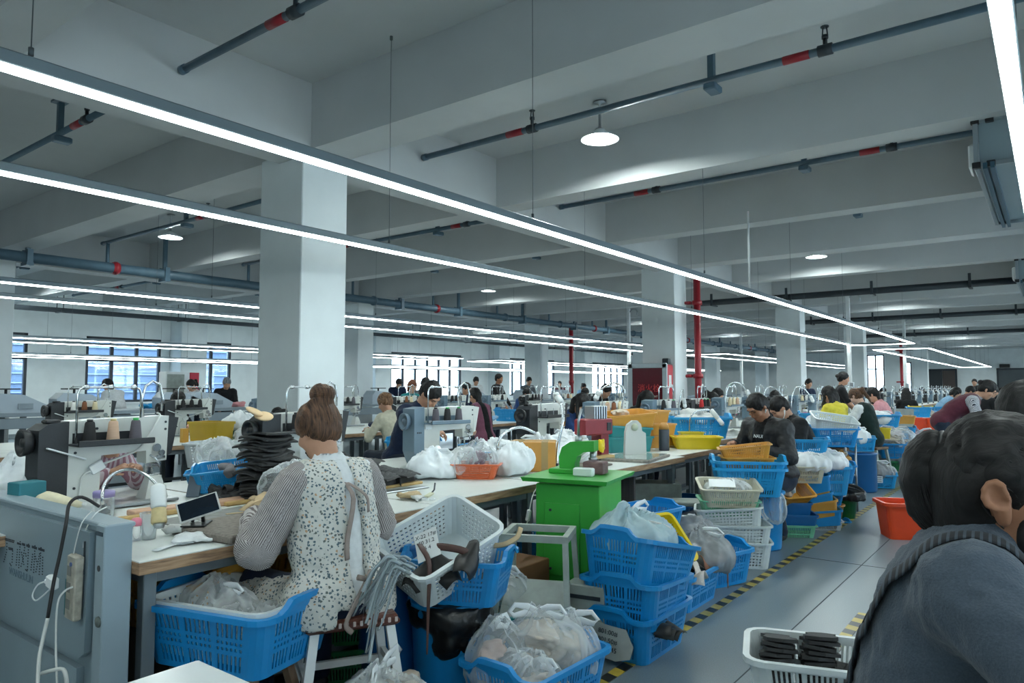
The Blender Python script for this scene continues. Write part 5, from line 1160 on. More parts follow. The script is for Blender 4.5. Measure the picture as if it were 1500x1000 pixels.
boxthing('wood_block', 'upright narrow wooden block with nail holes at the nearest machine', 'wood block', (-4.429, 1.852, 0.760), (.035, .05, .15), mat('peach_wood', (206, 160, 116), .6, var=(10, .15)), R(10))
boxthing('wood_board', 'long peach coloured board lying between the nearest tables', 'board', (-3.63, 2.02, T), (.10, .64, .028), mat('peach_board', (206, 166, 138), .6, var=(8, .12)), R(-4))
boxthing('scrap_tray', 'grey sheet of scrap under the lamp on the nearest table', 'sheet', (-3.30, 1.95, T), (.3, .5, .006), mat('grey_felt', (140, 142, 140), .9, var=(20, .25)), R(5))
t = thing('bottle', 'small clear bottle with pink lid on the nearest table corner', 'bottle', (-3.074, 1.460, 0.760)); MB().lathe([(.022, 0), (.023, .06), (.018, .066)], n=16).build('glass', F_CLEAR, t); MB().lathe([(.021, .06), (.023, .085), (.016, .092), (0, .093)], n=16).build('lid', mat('pink_lid', (224, 130, 150), .4), t)
MB().lathe([(.028, 0), (.036, .11), (.033, .11), (.026, .006), (0, .006)], n=18).build('drinking_glass', F_CLEAR, loc=(-3.062, 1.502, 0.760), label='cloudy drinking glass beside the pink lidded bottle', cat='glass')
# thick mat with phone, cords and scraps
M_slab = mat('speckled_slab', (130, 122, 114), .7, var=(50, .35), bump=(80, .3))
t = thing('cutting_slab', 'thick worn grey cutting slab on the nearest table', 'slab', (-2.90, 1.92, T), R(5)); MB().box((0, 0, .019), (.42, .60, .038), ch=.008).build('slab', M_slab, t)
MB().box((.15, -.292, .018), (.05, .004, .016)).build('metal_tag', M_steel, t)
ph = thing('phone', 'smartphone showing a dark screen on a black stand', 'phone', (-2.886, 1.623, 0.892), (R(62), R(-16), R(62)))
MB().box((0, 0, 0), (.165, .088, .011), ch=.004).build('case', mat('phone_case', (196, 198, 196), .4), ph); MB().box((0, 0, .0062), (.150, .076, .002)).build('screen', mat('dark_screen', (22, 32, 44), .12, var=(7, .5)), ph)
ps = thing('phone_stand', 'black folding phone stand on the cutting slab', 'stand', (-2.998, 1.679, 0.800), R(225)); MB().box((0, .0, .004), (.10, .13, .008), ch=.003).build('base', M_black, ps)
for x in (-.022, .022): MB().hexa([(x - .006, -.03, .008), (x + .006, -.03, .008), (x + .006, -.015, .008), (x - .006, -.015, .008)], [(x - .006, .02, .10), (x + .006, .02, .10), (x + .006, .035, .10), (x - .006, .035, .10)]).build('arm', M_black, ps)
MB().box((0, .02, .10), (.08, .015, .012)).build('cradle', M_black, ps)
boxthing('phone', 'grey phone lying tilted behind the phone on the stand', 'phone', (-4.000, 2.210, 0.760), (.075, .012, .13), mat('slate', (92, 106, 118), .4), R(40), tilt=(R(-24), 0))
for i, (pts, lb) in enumerate((([(-2.80, 1.86, T + .042), (-2.78, 1.80, T + .045), (-2.74, 1.80, T + .01), (-2.76, 1.88, T + .042), (-2.82, 1.96, T + .043), (-2.9, 2.0, T + .043)], 'white earphone cord looping over the corner of the slab'), ([(-2.76, 1.95, T + .043), (-2.73, 1.9, T + .02), (-2.72, 1.94, T + .012), (-2.76, 2.02, T + .043), (-2.84, 2.1, T + .043), (-2.8, 2.2, T + .043)], 'second white cord loop at the front edge of the slab'))):
    MB().tube(pts, .0035, 6).build('cord', M_whc, label=lb, cat='cord')
sc1 = MB().tube([(0, 0, 0), (.10, .02, .005), (.2, 0, .002)], .018, 6, flat=((0, 1, 0), .12)).mesh('strip', M_white)
for i, (x, y, z, rz, lb) in enumerate(((-2.98, 2.06, T + .045, 40, 'bluish white strip lying across the slab'), (-2.80, 1.40, T + .005, 100, 'crumpled white strip on the table corner near the grey cabinet'), (-2.83, 1.52, T + .005, 70, 'second white strip on the corner of the nearest table'), (-3.16, 1.66, T + .008, 20, 'white strip under the lamp head'))): obj('paper_strip', sc1, None, (x, y, z), R(rz), label=lb, cat='strip')
cloth_pile('crumpled white cloth on the near corner of the nearest table', (-2.84, 1.56, T), (.14, .16, .035), 83, T_WHITE, n=8)
cloth_pile('white paper scraps beside the glass on the nearest table', (-3.06, 1.66, T), (.10, .11, .06), 84, C_WHITE, n=8)
tanst = MB().tube([(0, 0, 0), (.06, .05, .012), (.13, .06, .02), (.2, .02, .006)], .02, 6, flat=((0, 1, 0), .1)).mesh('strip', M_tan)
for i in range(12): obj('tan_strip', tanst, None, (-3.30 + .03 * (i % 3), 2.0 + .065 * i, T + .008 + .012 * (i % 3)), (R(20 * math.sin(i)), R(10 * math.cos(i * 2)), R(30 + 37 * i)), label='curled tan lining strip strewn along the back of the nearest table', cat='strip', group='tan strips along the back of the nearest table')
cloth_pile('small pile of tan lining scraps on the cutting slab', (-3.0, 2.34, T + .04), (.10, .12, .06), 85, M_tan, n=10)
for i, (y, L_) in enumerate(((1.80, .62), (2.46, .62))): boxthing('wood_batten', ['first thin wooden batten along the back edge of the nearest table', 'second thin wooden batten along the back edge, ending behind the woman'][i], 'batten', (-3.555, y, T), (.035, L_, .022), mat('yellow_wood', (196, 164, 106), .6, var=(10, .2)))
# stack of black leather pieces
M_blk1 = mat('matt_black_piece', (40, 42, 44), .65, var=(16, .3), bump=(60, .2))
lp = leaf(.24, .30, -.010, .010, .003).mesh('leather_piece', M_blk1); rg = random.Random(11)
for i in range(28): obj('leather_piece', lp, None, (-3.60 + rg.uniform(-.015, .015) + .03 * math.sin(i * .5), 2.44 + rg.uniform(-.02, .02), T + .02 + .0132 * i), (R(rg.uniform(-5, 5)), R(rg.uniform(-5, 5)), R(20 + rg.uniform(-16, 16))), label=f'{nth(i)} black leather piece from the bottom of the tall stack left of the apron woman', cat='leather piece', group='tall stack of black leather pieces')
bag('silvery clear plastic bag in front of the black leather stack', (-3.36, 2.44, T), (.16, .17, .19), 91, F_CLEAR, C_GREY, 1, h=.011, amp=.022, freq=15)
lp2 = leaf(.09, .2, -.03, .006, .012).mesh('leather_piece', M_blk1)
for i in range(9): obj('leather_piece', lp2, None, (-3.82 + .02 * math.sin(i * 2), 2.24 + .025 * i, T + .02 + .007 * i), (R(14 * math.sin(i)), R(10 * math.cos(i)), R(40 + 25 * i)), label='black leather scrap in the low heap behind the phone', cat='leather piece', group='low heap of black scraps behind the phone')
crate('laundry', BLUE2, 'blue basket lying on its side behind the phone, between two black machines', (-4.000, 2.415, 0.800), R(50), tilt=(R(10), R(-6)), s=.56)
crate('laundry', BLUE2, 'lower blue basket beneath the one behind the phone', (-4.246, 2.507, 0.765), R(46), s=(.6, .6, .4))
cloth_pile('grey scraps inside the blue basket behind the phone', (-3.914, 2.370, 0.860), (.10, .08, .09), 92, C_GREY)
crate('grid', WHITEP, 'whitish crate behind the blue basket, a bag hanging over it', (-5.060, 3.005, 0.800), R(40), s=.9); bag('clear bag draped over the whitish crate', (-4.366, 2.592, 0.900), (.14, .11, .12), 93, F_MILK, None, 2)
# black shoe parts right of the woman
lp3 = leaf(.10, .22, -.035, .012, .006).mesh('shoe_part', M_blk1)
for j, (x0, y0, lb, g) in enumerate(((-3.48, 2.98, 'black shoe part in the nearest fanned row, counted from the left', 'first fanned row of black shoe parts'), (-3.44, 3.16, 'black shoe part in the middle fanned row, counted from the left', 'second fanned row of black shoe parts'), (-3.46, 3.34, 'black shoe part in the far fanned row, counted from the left', 'third fanned row of black shoe parts'))):
    for i in range(11): obj('shoe_part', lp3, None, (x0 - .30 + .038 * i, y0 - .05 + .004 * i, T + .10 - .004 * i + .03 * (i < 3)), (R(4 * math.sin(i)), R(-48), R(10 + 5 * j)), label=nth(i) + ' ' + lb, cat='shoe part', group=g)
crate('mesh', MINT, 'mint green basket in the black shoe parts right of the woman', (-3.78, 3.10, T), R(40)); cloth_pile('heap of black linings behind the fanned shoe parts', (-3.86, 3.02, T + .06), (.24, .2, .16), 94, M_blk1)
# tools and scraps on table two
boxthing('wood_board', 'thin yellow board below the black shoe parts', 'board', (-3.38, 3.2, T), (.06, .46, .018), MATS['yellow_wood'], R(-3)); boxthing('grey_ruler', 'flat grey bar on the table under the black shoe parts', 'ruler', (-3.22, 3.12, T), (.07, .4, .01), M_steel, R(-4))
cloth_pile('tan paper scraps on the table right of the woman', (-2.94, 2.94, T), (.10, .12, .04), 95, M_tan, n=8)
t = thing('hand_knife', 'small tool with dark bent handle on the table right of the woman', 'tool', (-2.93, 3.06, T + .008), R(30)); MB().box((0, 0, 0), (.03, .14, .012), ch=.003).build('grip', mat('pale_grip', (200, 200, 170), .5), t); MB().tube([(0, .07, .004), (0, .13, .012), (0, .15, .05)], .005, 6).build('blade', M_dark, t)
t = thing('scissors', 'scissors with pale handles lying beside the tan scraps', 'scissors', (-2.86, 2.96, T + .008), R(70)); MB().box((.0, .06, 0), (.012, .12, .006), rz=.1).box((0, .06, .004), (.012, .12, .005), rz=-.1).build('blade', M_steel, t)
for x in (-.02, .02): MB().tube([(x + .018 * math.cos(a), -.035 + .024 * math.sin(a), 0) for a in np.linspace(0, 6.28, 13)[:-1]], .005, 6, closed=True).build('handle', M_white, t)
cloth_pile('pale scraps at the very edge of table two', (-2.86, 2.90, T), (.07, .07, .03), 96, C_WHITE, n=6)
# orange basket, bags, cardboard box
crate('mesh', ORG, 'orange mesh basket with a bag of purple pieces on the white table', (-3.26, 3.88, T), R(32), s=(1.0, .98, 1.05))
bag('clear bag of purple pieces in the orange basket', (-3.28, 3.92, T + .03), (.14, .11, .20), 101, F_CLEAR, C_PURP, 1, h=.011)
bag('white plastic bag left of the orange basket', (-3.48, 3.68, T), (.18, .15, .18), 102, F_WHITE, None, 1, rz=R(30)); bag('clear roll of film in the orange basket beside the purple bag', (-3.36, 3.82, T + .03), (.09, .11, .17), 103, F_MILK, None, 0)
bag('white plastic bag right of the orange basket with standing handles', (-3.16, 4.16, T), (.15, .13, .20), 104, F_WHITE, None, 2, rz=R(70))
bx_ = thing('cardboard_box', 'yellowish brown taped cardboard box behind the orange basket', 'box', (-3.22, 4.52, T), R(32)); MB().box((0, 0, .11), (.34, .28, .22), ch=.004).build('carton', mat('tan_card', (196, 142, 66), .6, var=(5, .18)), bx_)
for x in (-.10, .09): MB().box((x, 0, .1105), (.05, .283, .223)).build('tape_band', film('tape_film', (196, 170, 120), .35), bx_)
MB().box((0, .0, .221), (.36, .05, .002)).build('tape_band', film('tape_film', (196, 170, 120), .35), bx_)
for i, (x, y, r_) in enumerate(((-3.46, 5.0, (.26, .2, .2)), (-3.34, 5.25, (.2, .2, .16)), (-3.52, 5.45, (.2, .18, .22)))): bag(['white crumpled bags behind the cardboard box', 'second white bag further behind the cardboard box', 'white bag under the tilted lamp, left of the red press'][i], (x, y, T), r_, 105 + i, F_WHITE, None, 2)
lamp('white tube lamp arching behind the cardboard box', (-3.60, 4.55, T), [(-3.6, 4.56, .95), (-3.58, 4.64, 1.03), (-3.55, 4.80, 1.06), (-3.52, 4.98, 1.0)], (.1, .5, -.7), r=.012)
bag('blue and white plastic bags on the machine table beside the bowed man', (-3.9, 4.86, T), (.2, .2, .14), 108, F_WHITE, None, 2)
crate('tray', BLUE2, 'blue tray on the machine table beside the bowed man', (-4.2, 5.12, T), R(10))
crate('tray', BLUE2, 'low blue tray beneath the white bags', (-3.86, 4.82, T - .0), R(20), s=.8)
# lamps near the press and beyond
lamp('white lamp on a straight neck standing by the green press arm', (-3.06, 4.6, T), [(-3.06, 4.62, .95), (-3.04, 4.66, 1.15), (-3.10, 4.72, 1.28)], (-.5, .3, .35), r=.011)
t = thing('bottle', 'white plastic bottle on the table behind the green press', 'bottle', (-3.12, 5.1, T)); MB().lathe([(.04, 0), (.042, .01), (.042, .15), (.02, .19), (.018, .21), (0, .21)], n=18).build('bottle_body', M_white, t); MB().lathe([(.02, .205), (.02, .235), (0, .235)], n=12).build('cap', M_white, t)
# red desk press
rp = thing('red_press', 'dark red desktop riveting press with yellow clips behind the green press', 'press', (-3.22, 5.42, T), R(-14)); M_rp = mat('dark_red_paint', (136, 34, 44), .4, var=(8, .15))
MB().box((.02, -.12, .035), (.2, .52, .025), ch=.004).build('wood_base', MATS['yellow_wood'], rp); MB().box((-.02, .10, .15), (.12, .10, .22), ch=.006).build('column', M_rp, rp); MB().box((.0, 0.0, .29), (.14, .34, .14), ch=.01).build('head', M_rp, rp)
MB().box((.0, .03, .41), (.12, .16, .12), ch=.004).build('motor_housing', M_steel, rp)
for i in range(5): MB().box((.062, -.03 + .03 * i, .41), (.004, .008, .11)).build('rib', M_dark, rp)
MB().cyl((0, -.14, .22), (0, -.14, .10), .016, n=12).cyl((0, -.14, .10), (0, -.14, .05), .03, n=12).build('ram', M_dark, rp); MB().box((.072, .12, .29), (.006, .05, .07)).build('label_plate', M_black, rp)
cloth_pile('bundle of yellow clips hanging at the red press, left one', (-3.18, 5.16, T + .06), (.06, .06, .16), 111, YEL, n=10, h=.009); cloth_pile('bundle of yellow clips hanging at the red press, right one', (-3.10, 5.36, T + .06), (.05, .05, .15), 112, YEL, n=10, h=.009)
boxthing('rubber_pad', 'stained rubber pad beneath the red press', 'pad', (-3.0, 5.0, T), (.26, .3, .014), mat('stained_pad', (112, 108, 98), .7, var=(25, .4)), R(8))
# crates at the back of tables three and four
crate('box', TEAL, 'lower teal crate under the amber crates on the front table', (-3.42, 6.34, T), R(58), s=(1.05, .9, 1)); crate('box', TEAL, 'upper teal crate under the amber crates on the front table', (-3.43, 6.33, T + .10), R(62), s=(1.05, .9, 1), tilt=(0, R(4)))
crate('box', AMB, 'wide amber crate tilted on the teal crates', (-3.42, 6.36, T + .25), R(60), tilt=(R(6), R(-3)), s=(1.15, .95, .9))
crate('box', AMB, 'lower amber crate right of the teal crates', (-3.40, 6.98, T), R(58), s=.8); crate('box', AMB, 'upper amber crate right of the teal crates', (-3.40, 6.98, T + .13), R(60), s=.8); crate('box', AMB, 'highest amber crate right of the teal crates, beside the wide one', (-3.46, 6.92, T + .26), R(64), s=.86)
cloth_pile('white scraps lying in the wide amber crate', (-3.46, 6.34, T + .34), (.12, .12, .08), 113, C_BEIGE)
bd = thing('cutting_board', 'speckled grey cutting board with glass sheet on the front table', 'board', (-2.98, 5.74, T), R(10)); MB().box((0, 0, .012), (.44, .66, .024), ch=.004).build('board', mat('speckled_grey', (138, 134, 128), .6, var=(40, .35)), bd); MB().box((0, 0, .0265), (.40, .6, .004)).build('glass_sheet', mat('greenish_sheet', (150, 160, 156), .12, var=(3, .1)), bd)
cp = thing('white_template', 'white plastic template standing upright before the teal crates', 'template', (-3.04, 5.84, T + .028), R(52))
MB().prism([(-.105, 0), (.105, 0), (.10, .19), (.065, .21), (.055, .27), (.02, .305), (-.025, .305), (-.075, .27), (-.095, .2)], -.02, .02, 'xz').build('sheet', mat('milky_template', (206, 208, 202), .35), cp)
MB().lathe([(.034, -.022), (.034, -.026), (0, -.027)], (-.01, 0, .245), n=18, axis='y').build('round_label', mat('pale_label', (190, 196, 170), .5), cp)
mg = thing('thermos_mug', 'tall dark grey mug with handle and brown lid beside the teal crates', 'mug', (-3.14, 6.66, T), R(-40)); MB().lathe([(.05, 0), (.052, .01), (.052, .205), (.05, .21), (0, .21)], n=24).build('mug_body', mat('slate_metal', (62, 68, 78), .4), mg)
MB().lathe([(.052, .211), (.05, .24), (.03, .275), (0, .28)], n=20).build('lid', mat('amber_lid', (176, 128, 62), .45), mg); MB().tube([(-.05, 0, .17), (-.08, 0, .165), (-.085, 0, .12), (-.08, 0, .08), (-.05, 0, .075)], .008, 8).build('handle', MATS['slate_metal'], mg)
crate('tray', YEL, 'bright yellow tray at the end of the front tables', (-2.98, 7.08, T), R(34), s=(1.15, 1.1, 1.15)); crate('slot', plastic('olive_yellow_plastic', (196, 180, 50)), 'smaller olive yellow crate behind the bright yellow tray', (-3.24, 7.56, T), R(34), s=(.62, .6, .85))
for i in range(8): obj('pale_strip', sc1, None, (-3.34 + .05 * (i % 3), 7.0 + .09 * i, T + .012 + .006 * i), R(30 * i), label='pale scrap strip heaped behind the yellow tray', cat='strip', group='pale strips behind the yellow tray')
crate('laundry', BLUE2, 'wide sky blue basket of white scraps behind the yellow tray', (-3.36, 8.02, .80), R(36), s=(1.25, 1.0, 1.05)); cloth_pile('white cut pieces heaped in the wide sky blue basket', (-3.38, 8.04, .96), (.3, .22, .18), 121, C_WHITE)
lamp('white goose neck lamp drooping into the wide blue basket', (-3.3, 7.66, T), [(-3.3, 7.66, .95), (-3.28, 7.66, 1.06), (-3.22, 7.74, 1.13), (-3.12, 7.86, 1.13)], (.35, .25, -.55), r=.009, hl=.2)
table('small table under the wide sky blue basket', -3.75, -3.0, 7.66, 8.5, z=.80)
boxthing('label_box', 'small grey box with label on the seat rail at table three', 'box', (-2.88, 4.5, T), (.06, .1, .05), M_steel, R(10))
# under the front tables
for i, (x, y, m_, k, lb) in enumerate(((-3.2, 1.75, AMB, 'laundry', 'dim yellow basket under the nearest table'), (-3.0, 2.42, GRN, 'slot', 'dim green basket under the nearest table beside the woman'), (-3.12, 5.1, WHITEP, 'grid', 'whitish basket under table three, upper of two'), (-3.3, 2.15, AMB, 'laundry', 'second dim yellow basket deeper under the nearest table'))):
    crate(k, m_, lb, (x, y, .34 if i in (0, 3) else (.26 if i == 2 else .3)), R(10 + 70 * (i % 2)))
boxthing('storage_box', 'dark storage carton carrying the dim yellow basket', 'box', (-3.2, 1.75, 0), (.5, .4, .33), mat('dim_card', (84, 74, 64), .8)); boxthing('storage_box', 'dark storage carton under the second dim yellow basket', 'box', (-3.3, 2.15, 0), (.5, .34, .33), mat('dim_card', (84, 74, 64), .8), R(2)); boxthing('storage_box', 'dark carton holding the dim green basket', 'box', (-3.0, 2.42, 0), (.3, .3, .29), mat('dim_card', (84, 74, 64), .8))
crate('grid', WHITEP, 'whitish basket under table three, lower of two', (-3.10, 5.12, .02), R(80)); 
boxthing('laminate_upright', 'grey wood grain panel leg under the table right of the green press', 'panel', (-2.96, 4.84, 0), (.22, .03, .70), mat('grey_laminate', (104, 102, 102), .6, var=(6, .3), stretch=(8, 1, .4))); boxthing('laminate_upright', 'second grey panel leg under table four', 'panel', (-3.06, 5.66, 0), (.22, .03, .70), MATS['grey_laminate'])
stool('pale metal stool under the front table behind the grey bags', (-2.62, 5.85, 0), R(30), .42, M_step, M_step, .36, .26); boxthing('grey_box', 'grey steel box behind the pale metal stool', 'box', (-3.0, 6.1, .1), (.5, .3, .42), M_step, R(30))
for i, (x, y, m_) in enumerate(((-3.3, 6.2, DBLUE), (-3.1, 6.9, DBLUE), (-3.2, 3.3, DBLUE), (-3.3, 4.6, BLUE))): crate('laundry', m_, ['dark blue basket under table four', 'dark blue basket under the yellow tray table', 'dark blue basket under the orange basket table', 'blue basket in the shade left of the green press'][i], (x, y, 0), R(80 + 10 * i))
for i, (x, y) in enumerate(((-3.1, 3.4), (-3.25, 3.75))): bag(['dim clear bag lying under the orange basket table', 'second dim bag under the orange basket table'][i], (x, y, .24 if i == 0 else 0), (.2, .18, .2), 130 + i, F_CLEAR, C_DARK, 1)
# ---- white perforated basket of black soles at the lower right
crate('wslot', WHITEP, 'white slotted basket of black soles beside the woman in the grey sweater', (-.78, 3.02, .135), R(18), s=(1.0, 1.0, 1.05))
st_ = stool('low blue stool under the white basket of black soles', (-.80, 3.02, 0), R(18), .13, BLUE, BLUE, .42, .34)
sole = MB(Matrix.Diagonal((1.28, 1.28, 1, 1))).prism([(-.045, -.09), (0, -.105), (.045, -.09), (.05, -.03), (.035, .03), (.045, .08), (.02, .11), (-.02, .11), (-.045, .08), (-.035, .03), (-.05, -.03)], 0, .013, 'xy').mesh('sole', M_blk1)
for j, (x0, y0, n, g) in enumerate(((-.93, 2.98, 10, 'left column'), (-.79, 3.04, 11, 'middle column'))):
    for i in range(n): obj('shoe_sole', sole, None, (x0 + .003 * math.sin(i * 2), y0 + .010 * i - .05, .225 + .0165 * i), (R(-14), R(4 * math.sin(i)), R(20 + 5 * math.sin(i * 3))), label=f'{nth(i)} black sole from the bottom of the {g} in the white basket', cat='shoe sole', group=f'black soles, {g}')
for i in range(9): obj('shoe_sole', sole, None, (-.66 + .05 * math.cos(i * 1.7), 2.98 + .05 * math.sin(i * 2.3), .20 + .016 * i), (R(20 * math.sin(i)), R(18 * math.cos(i * 2)), R(-50 + 30 * math.sin(i))), label='black sole loose at the right side of the white basket', cat='shoe sole', group='loose black soles')
cloth_pile('white paper scrap between the soles in the white basket', (-.70, 2.94, .26), (.06, .06, .05), 140, C_WHITE, n=6)
# ---- red orange crate behind the foreground woman
crate('tub', RORG, 'bright red orange tub on the aisle floor behind the grey sweater woman', (-1.13, 7.62, .0), R(28), s=(.8, .8, .92))

# details of the nearest machine
MB().box((0, 0, 0), (.02, .20, .008), ch=.002).build('lever', M_white, mk['b'], (.10, -.02, .30), (R(-20), 0, R(6)))
MB().box((0, 0, 0), (.02, .07, .05), ch=.004).build('lamp_driver', M_white, mk['b'], (.09, .13, .22), (R(28), 0, 0))
MB().stube([(.09, .16, .235), (.10, .26, .27), (.09, .34, .30), (.085, .40, .38), (.07, .46, .47), (.02, .47, .49)], .006, 6).stube([(.09, .10, .20), (.085, .06, .17), (.08, .05, .02)], .005, 6).build('lamp_cord', M_whc, mk['b'])
for i, (rx, lb) in enumerate(((-14, 'upper peach foam pad lying on the handwheel of the machine behind the woman'), (8, 'lower peach foam pad on the handwheel of the machine behind the woman'))):
    MB().lathe([(0, 0), (.055, .0), (.06, .008), (.05, .016), (0, .018)], n=16).build('foam_pad', mat('peach_foam', (226, 196, 156), .8), loc=(-4.05 + .03 * i, 2.63 + .05 * i, 1.235 - .03 * i), rot=(R(rx), R(24), 0), label=lb, cat='foam pad')

# ================================================================== people in front
def floral():
    m, N, L, b, t = nodes_mat('floral_apron', .85)
    v = N.new('ShaderNodeTexVoronoi'); v.inputs['Scale'].default_value = 74; L.new(t.outputs['Object'], v.inputs[0])
    n = N.new('ShaderNodeTexNoise'); n.inputs['Scale'].default_value = 150; n.inputs['Detail'].default_value = 2; L.new(t.outputs['Object'], n.inputs[0])
    a = N.new('ShaderNodeMath'); a.operation = 'MULTIPLY_ADD'; a.inputs[1].default_value = .9; L.new(n.outputs[0], a.inputs[0]); L.new(v.outputs['Distance'], a.inputs[2])
    lt = N.new('ShaderNodeMath'); lt.operation = 'LESS_THAN'; lt.inputs[1].default_value = .82; L.new(a.outputs[0], lt.inputs[0])
    sp = N.new('ShaderNodeSeparateColor'); L.new(v.outputs['Color'], sp.inputs[0])
    r = ramp(N, [(0, (86, 106, 116)), (.55, (98, 106, 104)), (.78, (186, 152, 120)), (.88, (212, 208, 200))], True); L.new(sp.outputs[0], r.inputs[0])
    x = N.new('ShaderNodeMixRGB'); x.inputs[1].default_value = lin((206, 206, 200)) + (1,); L.new(lt.outputs[0], x.inputs[0]); L.new(r.outputs[0], x.inputs[2]); L.new(x.outputs[0], b.inputs['Base Color']); return m
def stripes(name, c1, c2, scale, axis=0, rot=(0, 0, 0), duty=.5):
    m, N, L, b, t = nodes_mat(name, .85); mp = N.new('ShaderNodeMapping'); mp.inputs['Rotation'].default_value = rot; L.new(t.outputs['Object'], mp.inputs[0])
    s = N.new('ShaderNodeSeparateXYZ'); L.new(mp.outputs[0], s.inputs[0]); p = N.new('ShaderNodeMath'); p.operation = 'MULTIPLY'; p.inputs[1].default_value = scale; L.new(s.outputs[axis], p.inputs[0])
    f = N.new('ShaderNodeMath'); f.operation = 'FRACT'; L.new(p.outputs[0], f.inputs[0]); r = ramp(N, [(0, c1), (duty, c2)], True); L.new(f.outputs[0], r.inputs[0]); L.new(r.outputs[0], b.inputs['Base Color']); return m
M_flor = floral(); M_str, N_, L_s, b_s, t_s = nodes_mat('brown_white_stripe', .85); at_ = N_.new('ShaderNodeAttribute'); at_.attribute_name = 'arm_angle'
mu_ = N_.new('ShaderNodeMath'); mu_.operation = 'MULTIPLY'; mu_.inputs[1].default_value = 62; L_s.new(at_.outputs['Fac'], mu_.inputs[0]); si_ = N_.new('ShaderNodeMath'); si_.operation = 'SINE'; L_s.new(mu_.outputs[0], si_.inputs[0])
r_s = ramp(N_, [(.35, (104, 95, 96)), (.65, (186, 182, 180))]); ma_ = N_.new('ShaderNodeMath'); ma_.operation = 'MULTIPLY_ADD'; ma_.inputs[1].default_value = .5; ma_.inputs[2].default_value = .5; L_s.new(si_.outputs[0], ma_.inputs[0]); L_s.new(ma_.outputs[0], r_s.inputs[0]); L_s.new(r_s.outputs[0], b_s.inputs['Base Color'])
# woman in the floral apron, seen from behind, seated at the nearest table facing -x
G = person('woman with brown bun in floral apron and striped sleeves, seen from behind', (-2.42, 1.985, 0), R(90) - R(6), lean=9, hp=30, hy=6, hz=.535, hands=((.20, .36, .83), (-.20, .34, .83)), poles=(V3(.6, -.4, -.8), V3(-.6, -.5, -.8)), top=T_WHITE, sleeve='long', pants=T_NAVY, hair=('bunup', H_BRN), skin=0, fem=True, h=.010, body_h=.013, hand_h=.007, bulk=1.08, s=1.0, legs=(((.16, .40, .54), (.14, .36, .085)), ((-.16, .40, .54), (-.14, .36, .085))))
I = root_info[G.name]
def sd_child(name, q, m, root, h, amp=.008, freq=14, seed=1, r2=True):
    V, Q = wrinkle(q.mesh(h), amp, freq, seed)
    if r2: V, Q = wrinkle((V, Q), amp * .6, freq * 2.2, seed + 2, True)
    return obj(name, npmesh(name, [(V, Q)], m), root)
hip, waist, chest, nb, sh, el, wr, Rt, up2 = (I[k] for k in ('hip', 'waist', 'chest', 'nb', 'sh', 'el', 'wr', 'Rt', 'up2'))
q = SD(.04); b = I['b']
q.ell(hip + V3(0, -.02, -.0), (.225 * b, .165 * b, .16)); q.ell(waist, (.205 * b, .15 * b, .20), k=.06); q.ell(chest, (.192 * b, .15 * b, .20), Rt, k=.06); q.cap(sh[0] + Rt @ V3(-.02, 0, .008), sh[1] + Rt @ V3(.02, 0, .008), .070 * b, k=.06)
q.cap(hip + V3(.10, .0, -.04), hip + V3(.17, .36, -.05), .125, .10, k=.06); q.cap(hip + V3(-.10, .0, -.04), hip + V3(-.17, .36, -.05), .125, .10, k=.06)
q.ell(hip + V3(.14, -.03, -.04), (.10, .11, .14), k=.05); q.ell(hip + V3(-.14, -.03, -.04), (.10, .11, .14), k=.05)
q.bx(nb + up2 * .13, (.075, .4, .11), Rt, k=.02, op=-1)
bk = hip + V3(0, -.16, 0); q.bx(chest + V3(.01, -.19, .02), (.030, .15, .26), Rt, k=.006, op=-1); q.bx(waist + V3(.01, -.21, -.04), (.040, .17, .24), k=.006, op=-1); q.bx(bk + V3(-.04, 0, -.14), (.06, .12, .12), k=.02, op=-1)
q.bx(V3(0, 0, .2), (1, 1, .245), k=.02, op=-1)
sd_child('floral_apron', q, M_flor, G, .009, .008, 12, 2)
q = SD(.03).ell(chest + V3(.01, -.040, -.06), (.085, .092, .30), Rt).ell(waist + V3(.01, -.05, -.03), (.085, .085, .22)); q.bx(hip + V3(0, 0, -.16), (.5, .5, .12), k=.01, op=-1); q.bx(nb + up2 * .105, (.3, .3, .09), Rt, k=.01, op=-1); sd_child('white_shirt_back', q, T_WHITE, G, .011, .005, 14, 4)
for i in (0, 1):
    q = SD(.03); q.cap(sh[i], el[i], .080, .084, k=.03).cap(el[i], wr[i] + (wr[i] - el[i]) * -.12, .080, .062, k=.03).cap(wr[i] + (el[i] - wr[i]) * .18, wr[i] + (el[i] - wr[i]) * .05, .05, .04, k=.01)
    o = sd_child('striped_sleeve', q, M_str, G, .009, .010, 13, 5 + i); me = o.data; co = np.zeros(len(me.vertices) * 3, np.float32); me.vertices.foreach_get('co', co); co = co.reshape(-1, 3)
    def ang(a, b):
        d = nrm(b - a); u = nrm(np.cross(d, V3(0, 0, 1))); v = np.cross(d, u); p = co - a; t_ = p @ d; return t_, np.arctan2(p @ v, p @ u), np.linalg.norm(b - a)
    t1, a1, L1 = ang(sh[i], el[i]); t2, a2, L2 = ang(el[i], wr[i]); at_ = me.attributes.new('arm_angle', 'FLOAT', 'POINT'); at_.data.foreach_set('value', np.where(t1 < L1 * .96, a1, a2).astype(np.float32))
M_tie = mat('apron_tie', (150, 136, 130), .8, var=(30, .15))
y0 = chest[1] - .178
